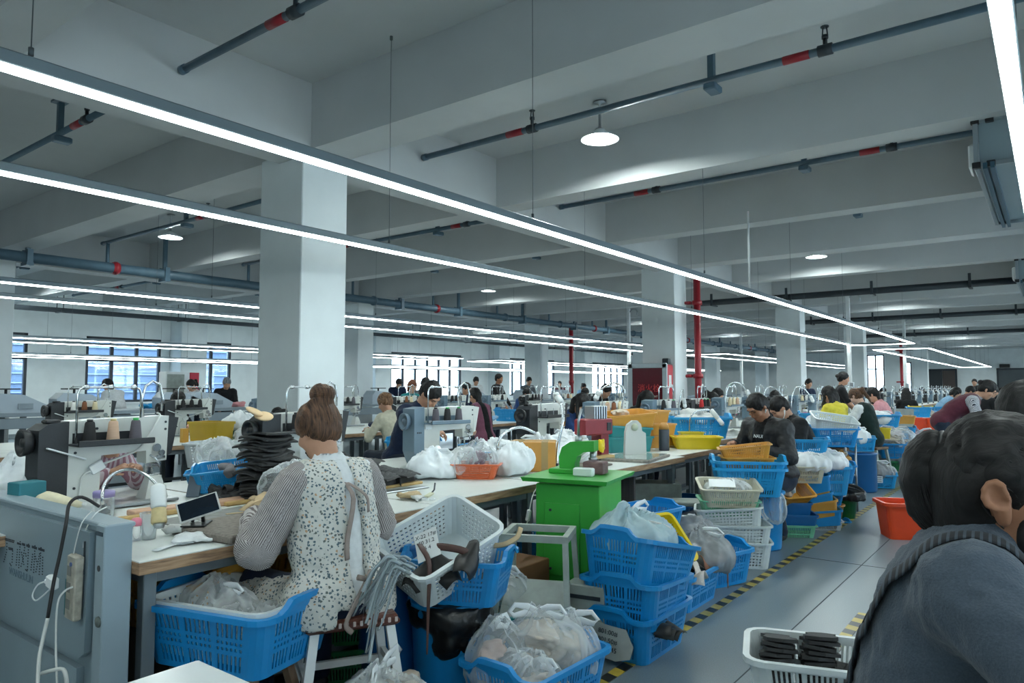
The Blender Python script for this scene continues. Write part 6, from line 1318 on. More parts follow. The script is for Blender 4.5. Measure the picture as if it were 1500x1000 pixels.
MB().stube([(.05, nb[1] - .09, nb[2] - .03), (.0, nb[1] - .125, nb[2] - .06), (-.015, y0, chest[2] + .04), (-.045, y0 - .005, chest[2] - .12), (-.04, y0 - .0, chest[2] - .2)], .012, 6, flat=((1, 0, 0), .3)).stube([(.0, nb[1] - .125, nb[2] - .06), (.045, y0, chest[2] + .05), (.06, y0, chest[2] - .02)], .010, 6, flat=((1, 0, 0), .3)).build('neck_tie', M_tie, G)
yb = hip[1] - .185
MB().stube([(.03, yb, hip[2] + .12), (0, yb - .02, hip[2] + .10), (-.04, yb - .01, hip[2] + .11)], .012, 6).stube([(0, yb - .02, hip[2] + .10), (.05, yb - .02, hip[2] + .03), (.06, yb - .01, hip[2] - .03)], .011, 6, flat=((1, 0, 0), .4)).stube([(0, yb - .02, hip[2] + .10), (-.05, yb - .02, hip[2] + .02), (-.09, yb - .01, hip[2] - .06), (-.06, yb - .01, hip[2] - .10)], .011, 6, flat=((1, 0, 0), .4)).build('waist_tie', M_tie, G)
# hair strands swept up into a bun
def strands(root, name, m, n, gen, r=.0026, seed=1):
    rg = random.Random(seed); mb = MB()
    for i in range(n): pts = gen(rg); mb.tube(pts, [r] * (len(pts) - 1) + [r * .5], 4, caps=False)
    return mb.build(name, m, root, kind='stuff')
hc, Rh = I['hc'], I['Rh']; bun = hc + Rh @ V3(.008, -.078, .108)
def gen_up(rg):
    th = rg.uniform(-1.0, 1.0) * 2.3; z0 = -.088 + .030 * abs(th) ** 1.6 + rg.uniform(-.012, .012); a = th - PI / 2
    pts = []
    for k in range(9):
        u = k / 8; z = z0 + (.118 - z0) * u; rr = math.sqrt(max(0, 1 - ((z - .03) / .122) ** 2)); w_ = 1 - u * .75
        aa = -PI / 2 + th * (1 - .72 * u ** 1.5)
        x, y = .088 * rr * math.cos(aa) * 1.02, -.012 + .106 * rr * math.sin(aa) * 1.02 - .02 * (u > .8)
        pts.append(tuple(hc + Rh @ V3(x, y, z)))
    pts.append(tuple(bun - V3(0, 0, .02))); return pts
strands(G, 'hair_strands', H_BRN, 620, gen_up, .0030)
q = SD(.012); q.ell(bun + V3(0, 0, .022), (.052, .044, .030), rotm(0, 16, 0)); q.ell(bun + V3(0.012, .01, .042), (.040, .036, .024), rotm(0, 22, 0)); sd_child('hair_bun', q, H_BRN, G, .006, .006, 40, 3)
def gen_bun(rg):
    a0 = rg.uniform(0, 6.28); z = rg.uniform(-.008, .062); p = []
    for k in range(8):
        a = a0 + k * .45; zz = z + .010 * math.sin(a); rr = .054 * math.sqrt(max(.05, 1 - ((zz - .025) / .048) ** 2)); p.append(tuple(bun + V3(rr * math.cos(a), rr * math.sin(a), zz)))
    return p
strands(G, 'bun_strands', H_BRN, 130, gen_bun, .0026, 4)
MB().tube([tuple(bun + V3(.034 * math.cos(a), .034 * math.sin(a), -.012)) for a in np.linspace(0, 6.28, 17)[:-1]], .006, 8, closed=True).build('hair_tie', mat('silver_tie', (160, 160, 170), .3, metal=.6), G)
ea = hc + Rh @ V3(.088, .005, -.028); MB().tube([tuple(ea), tuple(ea + Rh @ V3(.004, .008, -.012)), tuple(ea + Rh @ V3(0, .012, -.035))], [.009, .006, .004], 8).build('earbud', M_white, G)

# woman in the grey sweater at the lower right, in profile
M_sw = mat('heather_sweater', (70, 81, 93), .9, var=(240, .18), bump=(260, .25), sheen=.15, spec=.2)
F = person('woman with black ponytail, face mask and grey sweater at the lower right, in profile', (-.243, 1.505, .014), R(-87), lean=15, hp=5, neckfwd=60, nshort=.075, hy=-4, hz=.60, hands=((.16, .50, .88), (-.14, .54, .86)), poles=(V3(1.2, -.1, -.4), V3(-.6, -.3, -.8)), top=M_sw, sleeve='short', pants=T_GREY, hair=('none', H_BLK), skin=1, fem=True, h=.008, body_h=.0085, hand_h=.007, bulk=1.15)
I = root_info[F.name]; hip, waist, chest, nb, sh, el, wr, Rt, up2, hc, Rh = (I[k] for k in ('hip', 'waist', 'chest', 'nb', 'sh', 'el', 'wr', 'Rt', 'up2', 'hc', 'Rh'))
P_ = lambda x, y, z: hc + Rh @ V3(x, y, z)
# collar, sleeve cover, mask, apron straps
for i in (0, 1):
    q = SD(.02); a = el[i] + (sh[i] - el[i]) * .12; q.cap(a, wr[i], .066, .045, k=.02); sd_child('sleeve_cover', q, mat('brown_cover', (112, 84, 62), .75, var=(20, .15), bump=(60, .3)), F, .008, .003, 22, 3)
    q = SD(.015); d_ = nrm(el[i] - sh[i])
    for k in range(2): q.cap(a + d_ * (.012 * k - .008), a + d_ * (.012 * k + .004), .070, .070, k=.004)
    sd_child('elastic_cuff', q, MATS['brown_cover'], F, .007, .008, 60, 4)
q = SD(.012); q.cap(nb + up2 * .0, nb + I['nd'] * .030, .070, .062, k=.02); q.cap(nb - up2 * .03, nb + I['nd'] * .12, .050, .054, k=.006, op=-1); sd_child('collar', q, M_sw, F, .007, .004, 18, 6)
M_mask = mat('black_mask', (14, 14, 16), .7, bump=(200, .1))
q = SD(.02); q.ell(P_(0, .052, -.055), (.066, .062, .064), Rh); q.ell(P_(0, .085, -.05), (.032, .032, .045), Rh, k=.02); q.ell(P_(0, .022, -.045), (.0615, .064, .085), Rh, k=.006, op=-1); q.ell(P_(0, .03, -.06), (.065, .068, .072), Rh, k=.02); q.bx(P_(0, -.060, -.05), (.2, .075, .2), Rh, k=.01, op=-1); q.bx(P_(0, .1, .06), (.2, .2, .055), Rh, k=.01, op=-1)
sd_child('face_mask', q, M_mask, F, .005, .002, 20, 2, False)
for sx in (1, -1):
    MB().stube([tuple(P_(sx * .070, .02, -.012)), tuple(P_(sx * .083, .008, .010)), tuple(P_(sx * .090, -.016, .012)), tuple(P_(sx * .088, -.03, -.02)), tuple(P_(sx * .072, .0, -.055))], .0012, 6).build('mask_loop', M_mask, F)
    q = SD(.008); E_ = Rh @ rotm(0, sx * 12, sx * -24); q.ell(P_(sx * .083, -.012, -.004), (.011, .021, .026), E_).ell(P_(sx * .080, -.002, -.032), (.009, .013, .020), E_, k=.012); q.ell(P_(sx * .096, -.008, -.002), (.008, .012, .017), E_, k=.006, op=-1); q.ell(P_(sx * .096, -.001, -.012), (.012, .006, .008), E_, k=.004, op=-1)
    for k in range(6): a = -.6 + k * .62; q.cap(P_(sx * .092, -.013 - .016 * math.sin(a), .0 + .022 * math.cos(a)), P_(sx * .092, -.013 - .016 * math.sin(a + .62), .0 + .022 * math.cos(a + .62)), .0045, k=.005)
    obj('ear', npmesh('ear', [q.mesh(.0035)], SK[1]), F)
# striped apron straps over the back
M_ast = stripes('dark_striped_strap', (22, 26, 32), (60, 70, 80), 88, 1, (0, 0, 0), .62)
from mathutils.bvhtree import BVHTree
shm = [c for c in CH[F.name] if c.name.startswith('shirt')][0].data; bvh = BVHTree.FromPolygons([v.co for v in shm.vertices], [p.vertices for p in shm.polygons])
def on_back(x, s_):   # point on the back surface along the spine, s_ 0 hip .. 1 neck
    p = waist + up2 * (.30 * s_) if s_ > 0 else hip + (waist - hip) * (1 + s_)
    r_ = .128 * I['b'] * (1 - .15 * max(0, s_ - .6)); w_ = .165 * I['b']; return p + Rt @ V3(x, -r_ * math.sqrt(max(.05, 1 - (x / w_) ** 2)) - .017, 0)
for sx in (1, -1):
    pts = [sh[1 if sx < 0 else 0] + Rt @ V3(-sx * .045, .10, -.03), sh[1 if sx < 0 else 0] + Rt @ V3(-sx * .04, .055, .050), sh[1 if sx < 0 else 0] + Rt @ V3(-sx * .035, .0, .076), sh[1 if sx < 0 else 0] + Rt @ V3(-sx * .03, -.062, .045)] + [on_back(sx * .10, .8), on_back(sx * .085, .55), on_back(sx * .03, .2), on_back(-sx * .05, -.1), on_back(-sx * .13, -.45)]
    D_ = []
    for a_, b_ in zip(pts, pts[1:]):
        for j in range(5): D_.append(a_ + (b_ - a_) * j / 5)
    S_ = []
    for p in D_ + [pts[-1]]: co, no, _, _ = bvh.find_nearest(Vector(p)); S_.append(tuple(co + no * .006))
    MB().tube(S_, .022, 8, flat=(tuple(Rt @ V3(1, 0, 0)), .2)).build('apron_strap', M_ast, F)
q = SD(.02); q.ell(waist - V3(0, 0, .10), (.178 * I['b'], .152 * I['b'], .05)); q.ell(waist - V3(0, 0, .10), (.163 * I['b'], .137 * I['b'], .2), op=-1, k=.005); sd_child('apron_waistband', q, M_ast, F, .008, .003, 12, 2)
# hair: cap swept back to a ponytail
kn_ = P_(0, -.104, .058)
q = SD(.02); q.ell(P_(0, -.010, .030), (.083, .100, .087), Rh); q.ell(P_(0, -.05, .0), (.079, .064, .07), Rh, k=.03); q.ell(P_(0, .10, -.045), (.075, .064, .088), Rh, k=.015, op=-1)
for sx in (1, -1): q.ell(P_(sx * .085, -.006, -.025), (.022, .028, .042), Rh, k=.012, op=-1)
q.bx(P_(0, -.06, -.165), (.15, .15, .062), Rh, k=.02, op=-1)
q.ell(kn_, (.026, .022, .026), Rh, k=.01); q.cap(kn_ + V3(0, .02, -.03), kn_ + V3(0, .03, -.125), .046, .048, k=.03)
q.ell(P_(0, -.055, -.055), (.070, .052, .085), Rh, k=.03); sd_child('hair', q, H_BLK, F, .006, .0015, 30, 2)
tail = [kn_ + V3(0, 0, 0), kn_ + V3(0, -.014, .002), kn_ + V3(0, -.026, -.020), kn_ + V3(0, -.030, -.062), kn_ + V3(0, -.020, -.106), kn_ + V3(0, .004, -.136)]
q = SD(.02)
for k, (a, b_) in enumerate(zip(tail, tail[1:])): q.cap(a, b_, (.022, .028, .032, .035, .035)[k], (.028, .032, .035, .035, .027)[k], k=.02)
sd_child('ponytail', q, H_BLK, F, .007, .005, 22, 3)
def gen_cap(rg):
    th = rg.uniform(.15, PI - .15); u0 = rg.uniform(0, 1); pts = []
    # from the hairline over the skull to the knot
    a = th
    st = V3(.086 * math.cos(a), .088 * math.sin(a) * .6 + .01, .04 + .085 * math.sin(a)) if u0 < .6 else V3((1 if th < PI / 2 else -1) * .078, -.03 + rg.uniform(-.03, .02), -.055 + rg.uniform(-.01, .03))
    k_ = V3(0, -.104, .058)
    for k in range(8):
        u = k / 7; p = st * (1 - u) + k_ * u; c = V3(0, -.010, .030); d = (p - c) / V3(.0845, .1018, .0895); p = c + nrm(d) * V3(.0845, .1018, .0895) * (1.02 + rg.uniform(-.004, .022)) if u < .93 else k_ + V3(rg.uniform(-.01, .01), 0, rg.uniform(-.01, .01)); pts.append(tuple(hc + Rh @ p))
    return pts
strands(F, 'hair_strands', H_BLK, 1000, gen_cap, .0016, 6)
def gen_tail(rg):
    a = rg.uniform(0, 6.28); pts = []; q_ = rg.uniform(.9, 1.04)
    for k, p in enumerate(tail): rr = (.018, .029, .033, .037, .037, .030)[k] * q_; pts.append(tuple(p + V3(rr * math.cos(a), rr * math.sin(a) * .7, rr * math.sin(a) * .7)))
    e = pts[-1]; pts.append((e[0] * .6 + tail[-1][0] * .4, e[1] + .03 + rg.uniform(0, .04), e[2] - rg.uniform(.0, .04)))
    Q_ = []
    for i in range(len(pts) - 1):
        b0, b1 = np.array(pts[i]), np.array(pts[i + 1]); p0 = np.array(pts[max(0, i - 1)]); p3 = np.array(pts[min(len(pts) - 1, i + 2)])
        for j in range(3): u = j / 3; Q_.append(tuple(.5 * (2 * b0 + (b1 - p0) * u + (2 * p0 - 5 * b0 + 4 * b1 - p3) * u * u + (3 * b0 - p0 - 3 * b1 + p3) * u ** 3)))
    return Q_ + [pts[-1]]
strands(F, 'ponytail_strands', H_BLK, 480, gen_tail, .0018, 8)
MB().tube([tuple(kn_ + Rh @ V3(.026 * math.cos(a), 0, .026 * math.sin(a))) for a in np.linspace(0, 6.28, 17)[:-1]], .007, 8, closed=True).build('hair_tie', M_black, F)

# man bowed over the grey machine
person('man with bowed head and black hair in navy t-shirt at the grey machine', (-4.95, 4.78, .09), R(-90) + R(8), lean=24, hp=52, hy=-8, hz=.60, hands=((.20, .50, .90), (-.34, .50, .92)), poles=(V3(1, -.35, .05), V3(-1, 0, -.2)), top=T_NAVY, sleeve='short', slv=.25, pants=T_DENIM, hair=('short', H_BLK), skin=0, h=.010, face=True, bulk=1.08, s=1.03)
# man in the black jacket
J = person('man in open black jacket over black t-shirt looking down, behind the amber crates', (-2.10, 6.86, 0), R(156), lean=14, hp=40, hy=-4, hz=.56, hands=((.20, .34, .86), (-.16, .36, .84)), top=T_BLACK, sleeve='long', pants=T_DENIM, hair=('short', H_BLK), skin=1, h=.009, face=True, bulk=1.08, s=1.0, legs=(((.13, .26, .50), (.13, .10, .085)), ((-.13, .26, .50), (-.13, .10, .085))))
I = root_info[J.name]
M_jk = mat('black_jacket', (32, 34, 38), .6, var=(14, .15), bump=(60, .2))
q = SD(.03); b = I['b']; q.ell(I['hip'] + V3(0, -.01, .03), (.192 * b, .152 * b, .13)); q.ell(I['waist'], (.172 * b, .145 * b, .17), k=.06); q.ell(I['chest'], (.182 * b, .15 * b, .2), I['Rt'], k=.06); q.cap(I['sh'][0], I['sh'][1], .078 * b, k=.05)
for i in (0, 1): q.cap(I['sh'][i], I['el'][i], .078, .066, k=.04); q.cap(I['el'][i], I['wr'][i], .066, .048, k=.02)
q.bx(I['chest'] + V3(0, .22, -.05), (.055, .16, .34), I['Rt'], k=.02, op=-1); q.cap(I['nb'], I['nb'] + I['nd'] * .2, .062, .08, k=.01, op=-1); q.cap(I['nb'] + V3(.05, -.02, .01), I['nb'] + V3(-.05, -.02, .01), .03, k=.02)
sd_child('jacket', q, M_jk, J, .010, .010, 13, 7)
t_ = text_mesh('NAUI', .045); t_.materials.append(M_white); o = obj('shirt_lettering', t_, J, tuple(I['chest'] + V3(0, .150, .02)), (R(78), 0, R(180)))
ea = I['hc'] + I['Rh'] @ V3(-.086, .004, -.026); MB().tube([tuple(ea), tuple(ea + V3(-.004, .006, -.012)), tuple(ea + V3(-.002, .008, -.03))], [.009, .006, .004], 8).build('earbud', M_white, J)
# man in black t-shirt with white earphone
K = person('man in black t-shirt with white earphone cord, bending to the left', (-2.10, 8.06, 0), R(128), lean=24, hp=46, hz=.56, hands=((.10, .46, .84), (-.14, .44, .84)), top=T_BLACK, sleeve='short', pants=T_DENIM, hair=('short', H_BLK), skin=0, h=.012, face=True, bulk=1.1)
I = root_info[K.name]; ea = I['hc'] + I['Rh'] @ V3(-.088, .0, -.026)
for sx in (1, -1):
    ea = I['hc'] + I['Rh'] @ V3(sx * .088, .0, -.026); MB().tube([tuple(ea), tuple(ea + V3(0, .0, -.05)), tuple(ea + V3(-sx * .02, .02, -.12)), tuple(I['nb'] + V3(sx * .03, .09, -.05))], [.008, .004, .003, .003], 6).build('earphone_cord', M_white, K)
t_ = text_mesh('ROME', .05); t_.materials.append(M_white); obj('shirt_lettering', t_, K, tuple(I['sh'][0] + V3(-.06, -.085, -.02)), (R(78), 0, R(20)))
# operator bending behind the nearest machine
person('operator in plaid shirt and teal cap bending behind the nearest black machine', (-5.12, 1.98, 0), R(-90) + R(8), lean=42, hp=62, hz=.60, hands=((.12, .62, .88), (-.06, .64, .88)), top=stripes('plaid_shirt', (150, 110, 124), (188, 176, 184), 30, 0, (0, 0, 0), .5), sleeve='long', pants=T_DENIM, hair=('short', T_TEAL), skin=0, h=.013, fem=True)
person('operator in dark clothes behind the machine at the floral apron woman', (-5.05, 3.2, 0), R(-90), lean=38, hp=55, hz=.58, top=T_GREY, pants=T_BLACK, hair=('low_bun', H_BLK), fem=True, h=.016, hands=((.12, .5, .86), (-.1, .5, .86)))

# ================================================================== baskets along the tape, middle distance
def cr(key, m, label, p, rz=0, s=1., tilt=(0, 0), **k): return crate(key, m, label, p, R(rz), tilt=(R(tilt[0]), R(tilt[1])), s=s, **k)
cr('slot', MINT, 'mint slotted crate on the floor at the foot of the leaning stacks', (-2.050, 7.049, -0.046), 30, 1.0); cr('box', DBLUE, 'lower of two shallow blue crates on the mint crate', (-2.066, 7.092, 0.061), 28, .95); cr('box', DBLUE, 'upper of two shallow blue crates on the mint crate', (-2.092, 7.125, 0.182), 34, .82)
cr('slot', AMB, 'amber crate tilted upright full of beige pieces', (-2.091, 7.113, 0.339), 60, .9, (38, 0)); cloth_pile('folded beige pieces in the upright amber crate', (-2.076, 6.998, 0.354), (.16, .14, .26), 201, C_BEIGE)
MB().tube([(-2.024, 6.824, 0.661), (-1.991, 6.831, 0.569), (-1.956, 6.827, 0.485), (-1.943, 6.842, 0.423)], [.02, .022, .032, .02], 6, flat=((1, 0, 0), .3)).build('white_strap', M_white, label='white strap hanging over the amber crate of beige pieces', cat='strap')
cr('slot', BEIGE, 'translucent beige crate of grey scraps before the white bags', (-2.024, 7.342, 0.469), 26, 1.0); cloth_pile('grey scraps in the translucent beige crate', (-2.023, 7.341, 0.496), (.16, .12, .10), 202, C_GREY)
cr('box', BLUE, 'tilted blue crate under the beige crate of scraps', (-2.014, 7.486, 0.340), 24, 1.0, (0, -14)); cr('box', AMB, 'uppermost tilted amber crate in the leaning stack', (-1.995, 7.506, 0.273), 24, .9, (0, -18)); cr('box', BLUE, 'middle tilted blue crate in the leaning stack', (-1.988, 7.518, 0.185), 24, .95, (0, -14)); cr('box', AMB, 'lower tilted amber crate in the leaning stack', (-1.969, 7.539, 0.110), 22, 1.0, (0, -12)); cr('box', BLUE, 'lowest tilted blue crate in the leaning stack', (-1.950, 7.559, 0.035), 22, 1.0, (0, -6)); cr('slot', WHITEP, 'whitish slotted crate on the floor under the leaning stack', (-1.933, 7.581, -0.073), 24, 1.0)
cr('laundry', BLUE, 'narrow blue crate standing beside the whitish slotted crate', (-1.883, 7.998, -0.100), 40, .5)
bag('white plastic bag over the beige crate of scraps', (-1.957, 7.386, 0.569), (.2, .16, .16), 203, F_WHITE, None, 2); bag('second white bag with handles up in the leaning stacks', (-1.880, 7.696, 0.559), (.2, .16, .18), 204, F_WHITE, None, 2)
cr('sslot', BLUE2, 'tall blue basket right of the leaning stack, label tag on it', (-1.924, 7.745, 0.318), 30, (1, .9, 1.3)); cr('laundry', BLUE, 'deep blue basket with dark cloth behind the white bags', (-1.943, 8.165, 0.389), 30, .8); cloth_pile('dark cloth in the deep blue basket behind the white bags', (-1.931, 8.162, 0.542), (.16, .14, .1), 205, T_NAVY)
boxthing('white_bin', 'white tall bin leaning right of the blue baskets', 'bin', (-1.840, 7.938, 0.268), (.17, .15, .22), M_white, R(30), tilt=(0, R(-8)))
cr('slot', BLUE, 'small blue crate under the tall blue basket', (-1.908, 7.829, 0.199), 30, .7)
def pot(label, p, m, r=.09, h=.15): return MB().lathe([(r * .78, 0), (r, h), (r * 1.1, h), (r * 1.1, h - .015), (r * 1.02, h - .015), (r * .96, h - .006), (r * .74, .008), (0, .008)], n=20).build('flower_pot', m, loc=p, label=label, cat='pot')
pot('red round pot on top of an amber pot by the tape', (-1.889, 7.909, 0.170), REDP, .11, .10); pot('amber round pot under the red pot', (-1.871, 7.932, 0.050), AMB, .11, .14)
pot('green round bin by the tape with a black bag on top', (-1.859, 8.322, 0.003), GRN, .15, .22); bag('black bag on the green round bin', (-1.870, 8.300, 0.185), (.22, .16, .14), 206, F_BLACK, None, 0)
cr('sslot', BLUE2, 'blue basket with white tape marks between the two men', (-2.106, 7.707, 0.647), 20, 1.0)
# metal rack with baskets
rk = thing('metal_rack', 'thin grey metal rack carrying a blue and a white tilted basket', 'rack', (-2.108, 8.826, -0.004)); rk.location.z = 0; rk.rotation_euler = (0, 0, R(30))
for sx in (-1, 1):
    for sy in (-1, 1): MB().cyl((sx * .24, sy * .17, 0), (sx * .24, sy * .17, .76), .012, n=8).build('leg', M_steel, rk)
for z in (.12, .40, .74): MB().box((0, 0, z), (.5, .36, .012)).build('shelf', M_steel, rk)
cr('laundry', BLUE, 'blue basket on the metal rack under the tilted white one', (-2.062, 8.804, 0.717), 28, .9); cr('grid', WHITEP, 'white perforated basket tilted on the blue basket of the rack', (-2.063, 8.792, 0.865), 28, .95, (14, 8))
bag('grey bag on the middle shelf of the metal rack', (-2.179, 8.738, 0.427), (.2, .15, .2), 207, F_GREY, C_GREY, 0); cloth_pile('yellow cloth hanging off the metal rack', (-1.968, 8.645, 0.451), (.06, .06, .26), 208, T_YELL, h=.012); bag('amber coloured bag at the right of the metal rack', (-1.958, 8.785, 0.361), (.09, .09, .28), 209, film('amber_film', (196, 150, 80), .2), None, 1)
# drum, paper basket, green basket
t = thing('blue_drum', 'blue drum on the floor under a small blue basket', 'drum', (-2.135, 10.562, 0.050)); t.location.z = 0; MB().lathe([(.20, 0), (.21, .02), (.21, .48), (.22, .49), (.22, .51), (0, .51)], n=28).build('barrel', DBLUE, t)
cr('laundry', BLUE2, 'small blue basket on the blue drum with white cloth', (-2.102, 10.549, 0.536), 30, (.55, .6, .75)); bag('white cloth bag sticking out of the basket on the drum', (-2.128, 10.522, 0.628), (.14, .1, .2), 210, F_WHITE, None, 1)
cr('laundry', BLUE2, 'blue basket with paper label and grey bags in the aisle', (-2.006, 11.041, 0.008), 24, .78); bag('grey bag of pieces lying in the labelled blue basket', (-2.046, 11.001, 0.131), (.22, .16, .22), 211, F_GREY, C_BEIGE, 1); bag('small clear bag at the right in the labelled blue basket', (-1.895, 11.115, 0.131), (.11, .12, .16), 212, F_MILK, C_GREY, 0)
tg = thing('paper_label', 'white printed label on the blue basket in the aisle', 'label', (-1.957, 10.791, 0.140), (0, 0, R(24))); MB().box((0, 0, 0), (.12, .004, .09)).build('sheet', M_white, tg)
for i in range(3): MB().box((0, -.003, .025 - .025 * i), (.09, .002, .006)).build('print_line', M_ink, tg)
cr('laundry', GRN, 'dark green basket on the aisle floor with grey bags', (-2.023, 12.663, 0.017), 24, .98); bag('grey flattened bags in the dark green basket', (-2.017, 12.655, 0.178), (.3, .24, .2), 213, F_GREY, C_GREY, 0)
cr('laundry', BLUE, 'blue basket on the grey bags over the dark green basket', (-2.030, 12.636, 0.285), 24, .98); bag('pale bags heaped on the upper blue basket in the aisle', (-2.023, 12.628, 0.445), (.28, .22, .3), 214, F_MILK, C_BEIGE, 2); bag('pale bag at the right behind the upper blue basket', (-1.832, 13.544, 0.248), (.26, .22, .42), 215, F_MILK, C_WHITE, 1)
cr('box', YEL, 'yellow box under the blue basket rim by the pink jacket woman', (-2.167, 12.256, 0.599), 30, (.5, .6, 1.1)); cr('laundry', BLUE2, 'blue basket of white bags before the pink jacket woman', (-2.324, 12.884, 0.688), 24, 1.1, (0, 0)); bag('white bag in the basket before the pink jacket woman', (-2.338, 12.866, 0.777), (.26, .2, .2), 216, F_WHITE, None, 1)
boxthing('stand_box', 'grey support box under the pink jacket woman baskets', 'box', (-2.343, 13.049, 0.012), (.6, .5, .52), M_step, R(25))
cr('box', AMB, 'amber tray on the grey board beside the pink jacket woman', (-2.098, 13.552, 0.778), 20, .9); cr('laundry', BLUE2, 'blue basket under the amber tray by the grey board', (-2.107, 13.565, 0.526), 20, .8)
gbp = thing('grey_board', 'grey framed board standing behind the amber tray', 'board', (-2.183, 14.263, 0.506), R(20)); MB().box((0, 0, .25), (.40, .03, .5)).build('panel', M_step, gbp); MB().box((-.1, -.03, .3), (.03, .03, .5)).build('post', M_steel, gbp)
cr('tub', RORG, 'left red orange tub on the far packing table', (-2.034, 15.131, 0.514), 16, (.85, .8, .85)); cr('tub', RORG, 'right red orange tub on the far packing table', (-1.666, 15.158, 0.515), 16, (.85, .8, .85))
table('packing table under the two red orange tubs', -2.45, -.75, 14.1, 15.3, z=.52)
# tables for the aisle side workers beyond the front row
for k, (y0, y1) in enumerate(((8.6, 9.9), (9.95, 11.25), (11.3, 12.6), (12.65, 14.0))): table(f'aisle side table, {ords[k]} beyond the end of the front tables', -3.55, -2.72, y0, y1, z=.75)
cr('laundry', BLUE2, 'blue basket of white papers on the table before the long haired woman', (-2.898, 11.604, 0.750), 20, 1.0); bag('white papers in the basket before the long haired woman', (-2.760, 11.061, 0.840), (.2, .16, .14), 217, F_WHITE, None, 0)
t = thing('pink_bottle', 'pink plastic water bottle on the table between the machines', 'bottle', (-3.218, 12.057, 0.750)); MB().lathe([(.07, 0), (.075, .02), (.07, .17), (.04, .22), (.03, .24), (0, .24)], n=18).build('bottle_body', mat('pink_bottle', (226, 86, 136), .3), t); MB().lathe([(.04, .235), (.04, .28), (0, .28)], n=14).build('cap', M_white, t)
bag('white paper heap beside the pink bottle', (-2.981, 11.541, 0.750), (.2, .14, .16), 218, F_WHITE, None, 0); cr('laundry', BLUE2, 'narrow blue basket beside the man in black t-shirt', (-2.430, 9.274, 0.776), 30, .6)
rgm = random.Random(3)
for i in range(9):
    y = 9.0 + .55 * i; cloth_pile(f'white and grey cut pieces on the aisle side tables, {["first","second","third","fourth","fifth","sixth","seventh","eighth","ninth"][i]} heap', (-3.2 + rgm.uniform(-.15, .15), y, .75), (.18, .18, .12), 300 + i, [C_WHITE, C_GREY, C_BEIGE, T_LBLUE][i % 4], h=.02, n=8)
# ================================================================== more machines in the rows behind
far_k = 0
for k in range(7):
    y = 11.95 + 1.3 * k; src = mk['g'] if k % 3 != 1 else mk['b']; dup(src, (-4.08, y, .76), R(-6), f'{"grey" if src is mk["g"] else "black"} distant sewing machine, {nth(k)} beyond the fire cabinet in the front row', 'distant machines of the front row')
    for i, c in enumerate(('cream', 'black', 'white')): cone('tiny thread cone on a distant front row machine', (-3.95, y + .07 + .115 * i, 1.11), THR[c], 'tiny thread cones on distant machines')
    if k < 7: table(f'distant machine table, {nth(k)} beyond the fire cabinet in the front row', -4.78, -3.66, y - .45, y + .83, z=.755, group='distant machine tables of the front row')
for k in range(12):
    y = 23.3 + 1.5 * k; dup(mk['g'] if k % 2 else mk['b'], (-4.08, y, .76), 0, f'very distant {"grey" if k % 2 else "black"} sewing machine, {nth(k)} in the far block of the front row', 'very distant machines')
    if k % 2 == 0: table(f'very distant machine table, {nth(k // 2)} in the far block of the front row', -4.78, -3.66, y - .75, y + 2.25, z=.755, group='very distant machine tables')
    lamp(f'tiny white gooseneck lamp, {nth(k)} in the far block of the front row', (-3.8, y, .755), [(-3.8, y, 1.2), (-3.75, y + .15, 1.33), (-3.65, y + .3, 1.2)], (.2, .2, -.6), r=.012).__setitem__('group', 'tiny lamps at the end of the hall')
for i, (u_, y) in enumerate(((0, 11.6), (0, 13.2), (0, 15.0), (0, 17.2))): lamp(f'white gooseneck lamp over the distant front row, {ords[i]} of four', (-3.75, y, .76), [(-3.75, y, 1.15), (-3.7, y + .1, 1.38), (-3.6, y + .25, 1.36), (-3.52, y + .36, 1.22)], (.25, .3, -.7), r=.010, hr=.03)
lamp('white gooseneck lamp rising beside the grey machine left of the fire cabinet', (-3.75, 6.9, .76), [(-3.75, 6.9, 1.15), (-3.72, 6.92, 1.36), (-3.8, 6.82, 1.44), (-3.9, 6.7, 1.36)], (-.2, -.3, -.7), r=.010, hr=.03)
lamp('white gooseneck lamp in front of the fire cabinet', (-3.8, 8.5, .76), [(-3.8, 8.5, 1.15), (-3.78, 8.52, 1.3), (-3.8, 8.64, 1.36), (-3.84, 8.75, 1.24)], (0, .2, -.7), r=.010, hr=.024)
lamp('white gooseneck lamp right of the fire cabinet column', (-3.7, 9.85, .76), [(-3.7, 9.85, 1.2), (-3.66, 9.9, 1.42), (-3.58, 10.05, 1.45), (-3.52, 10.2, 1.34)], (.2, .3, -.6), r=.010, hr=.03)
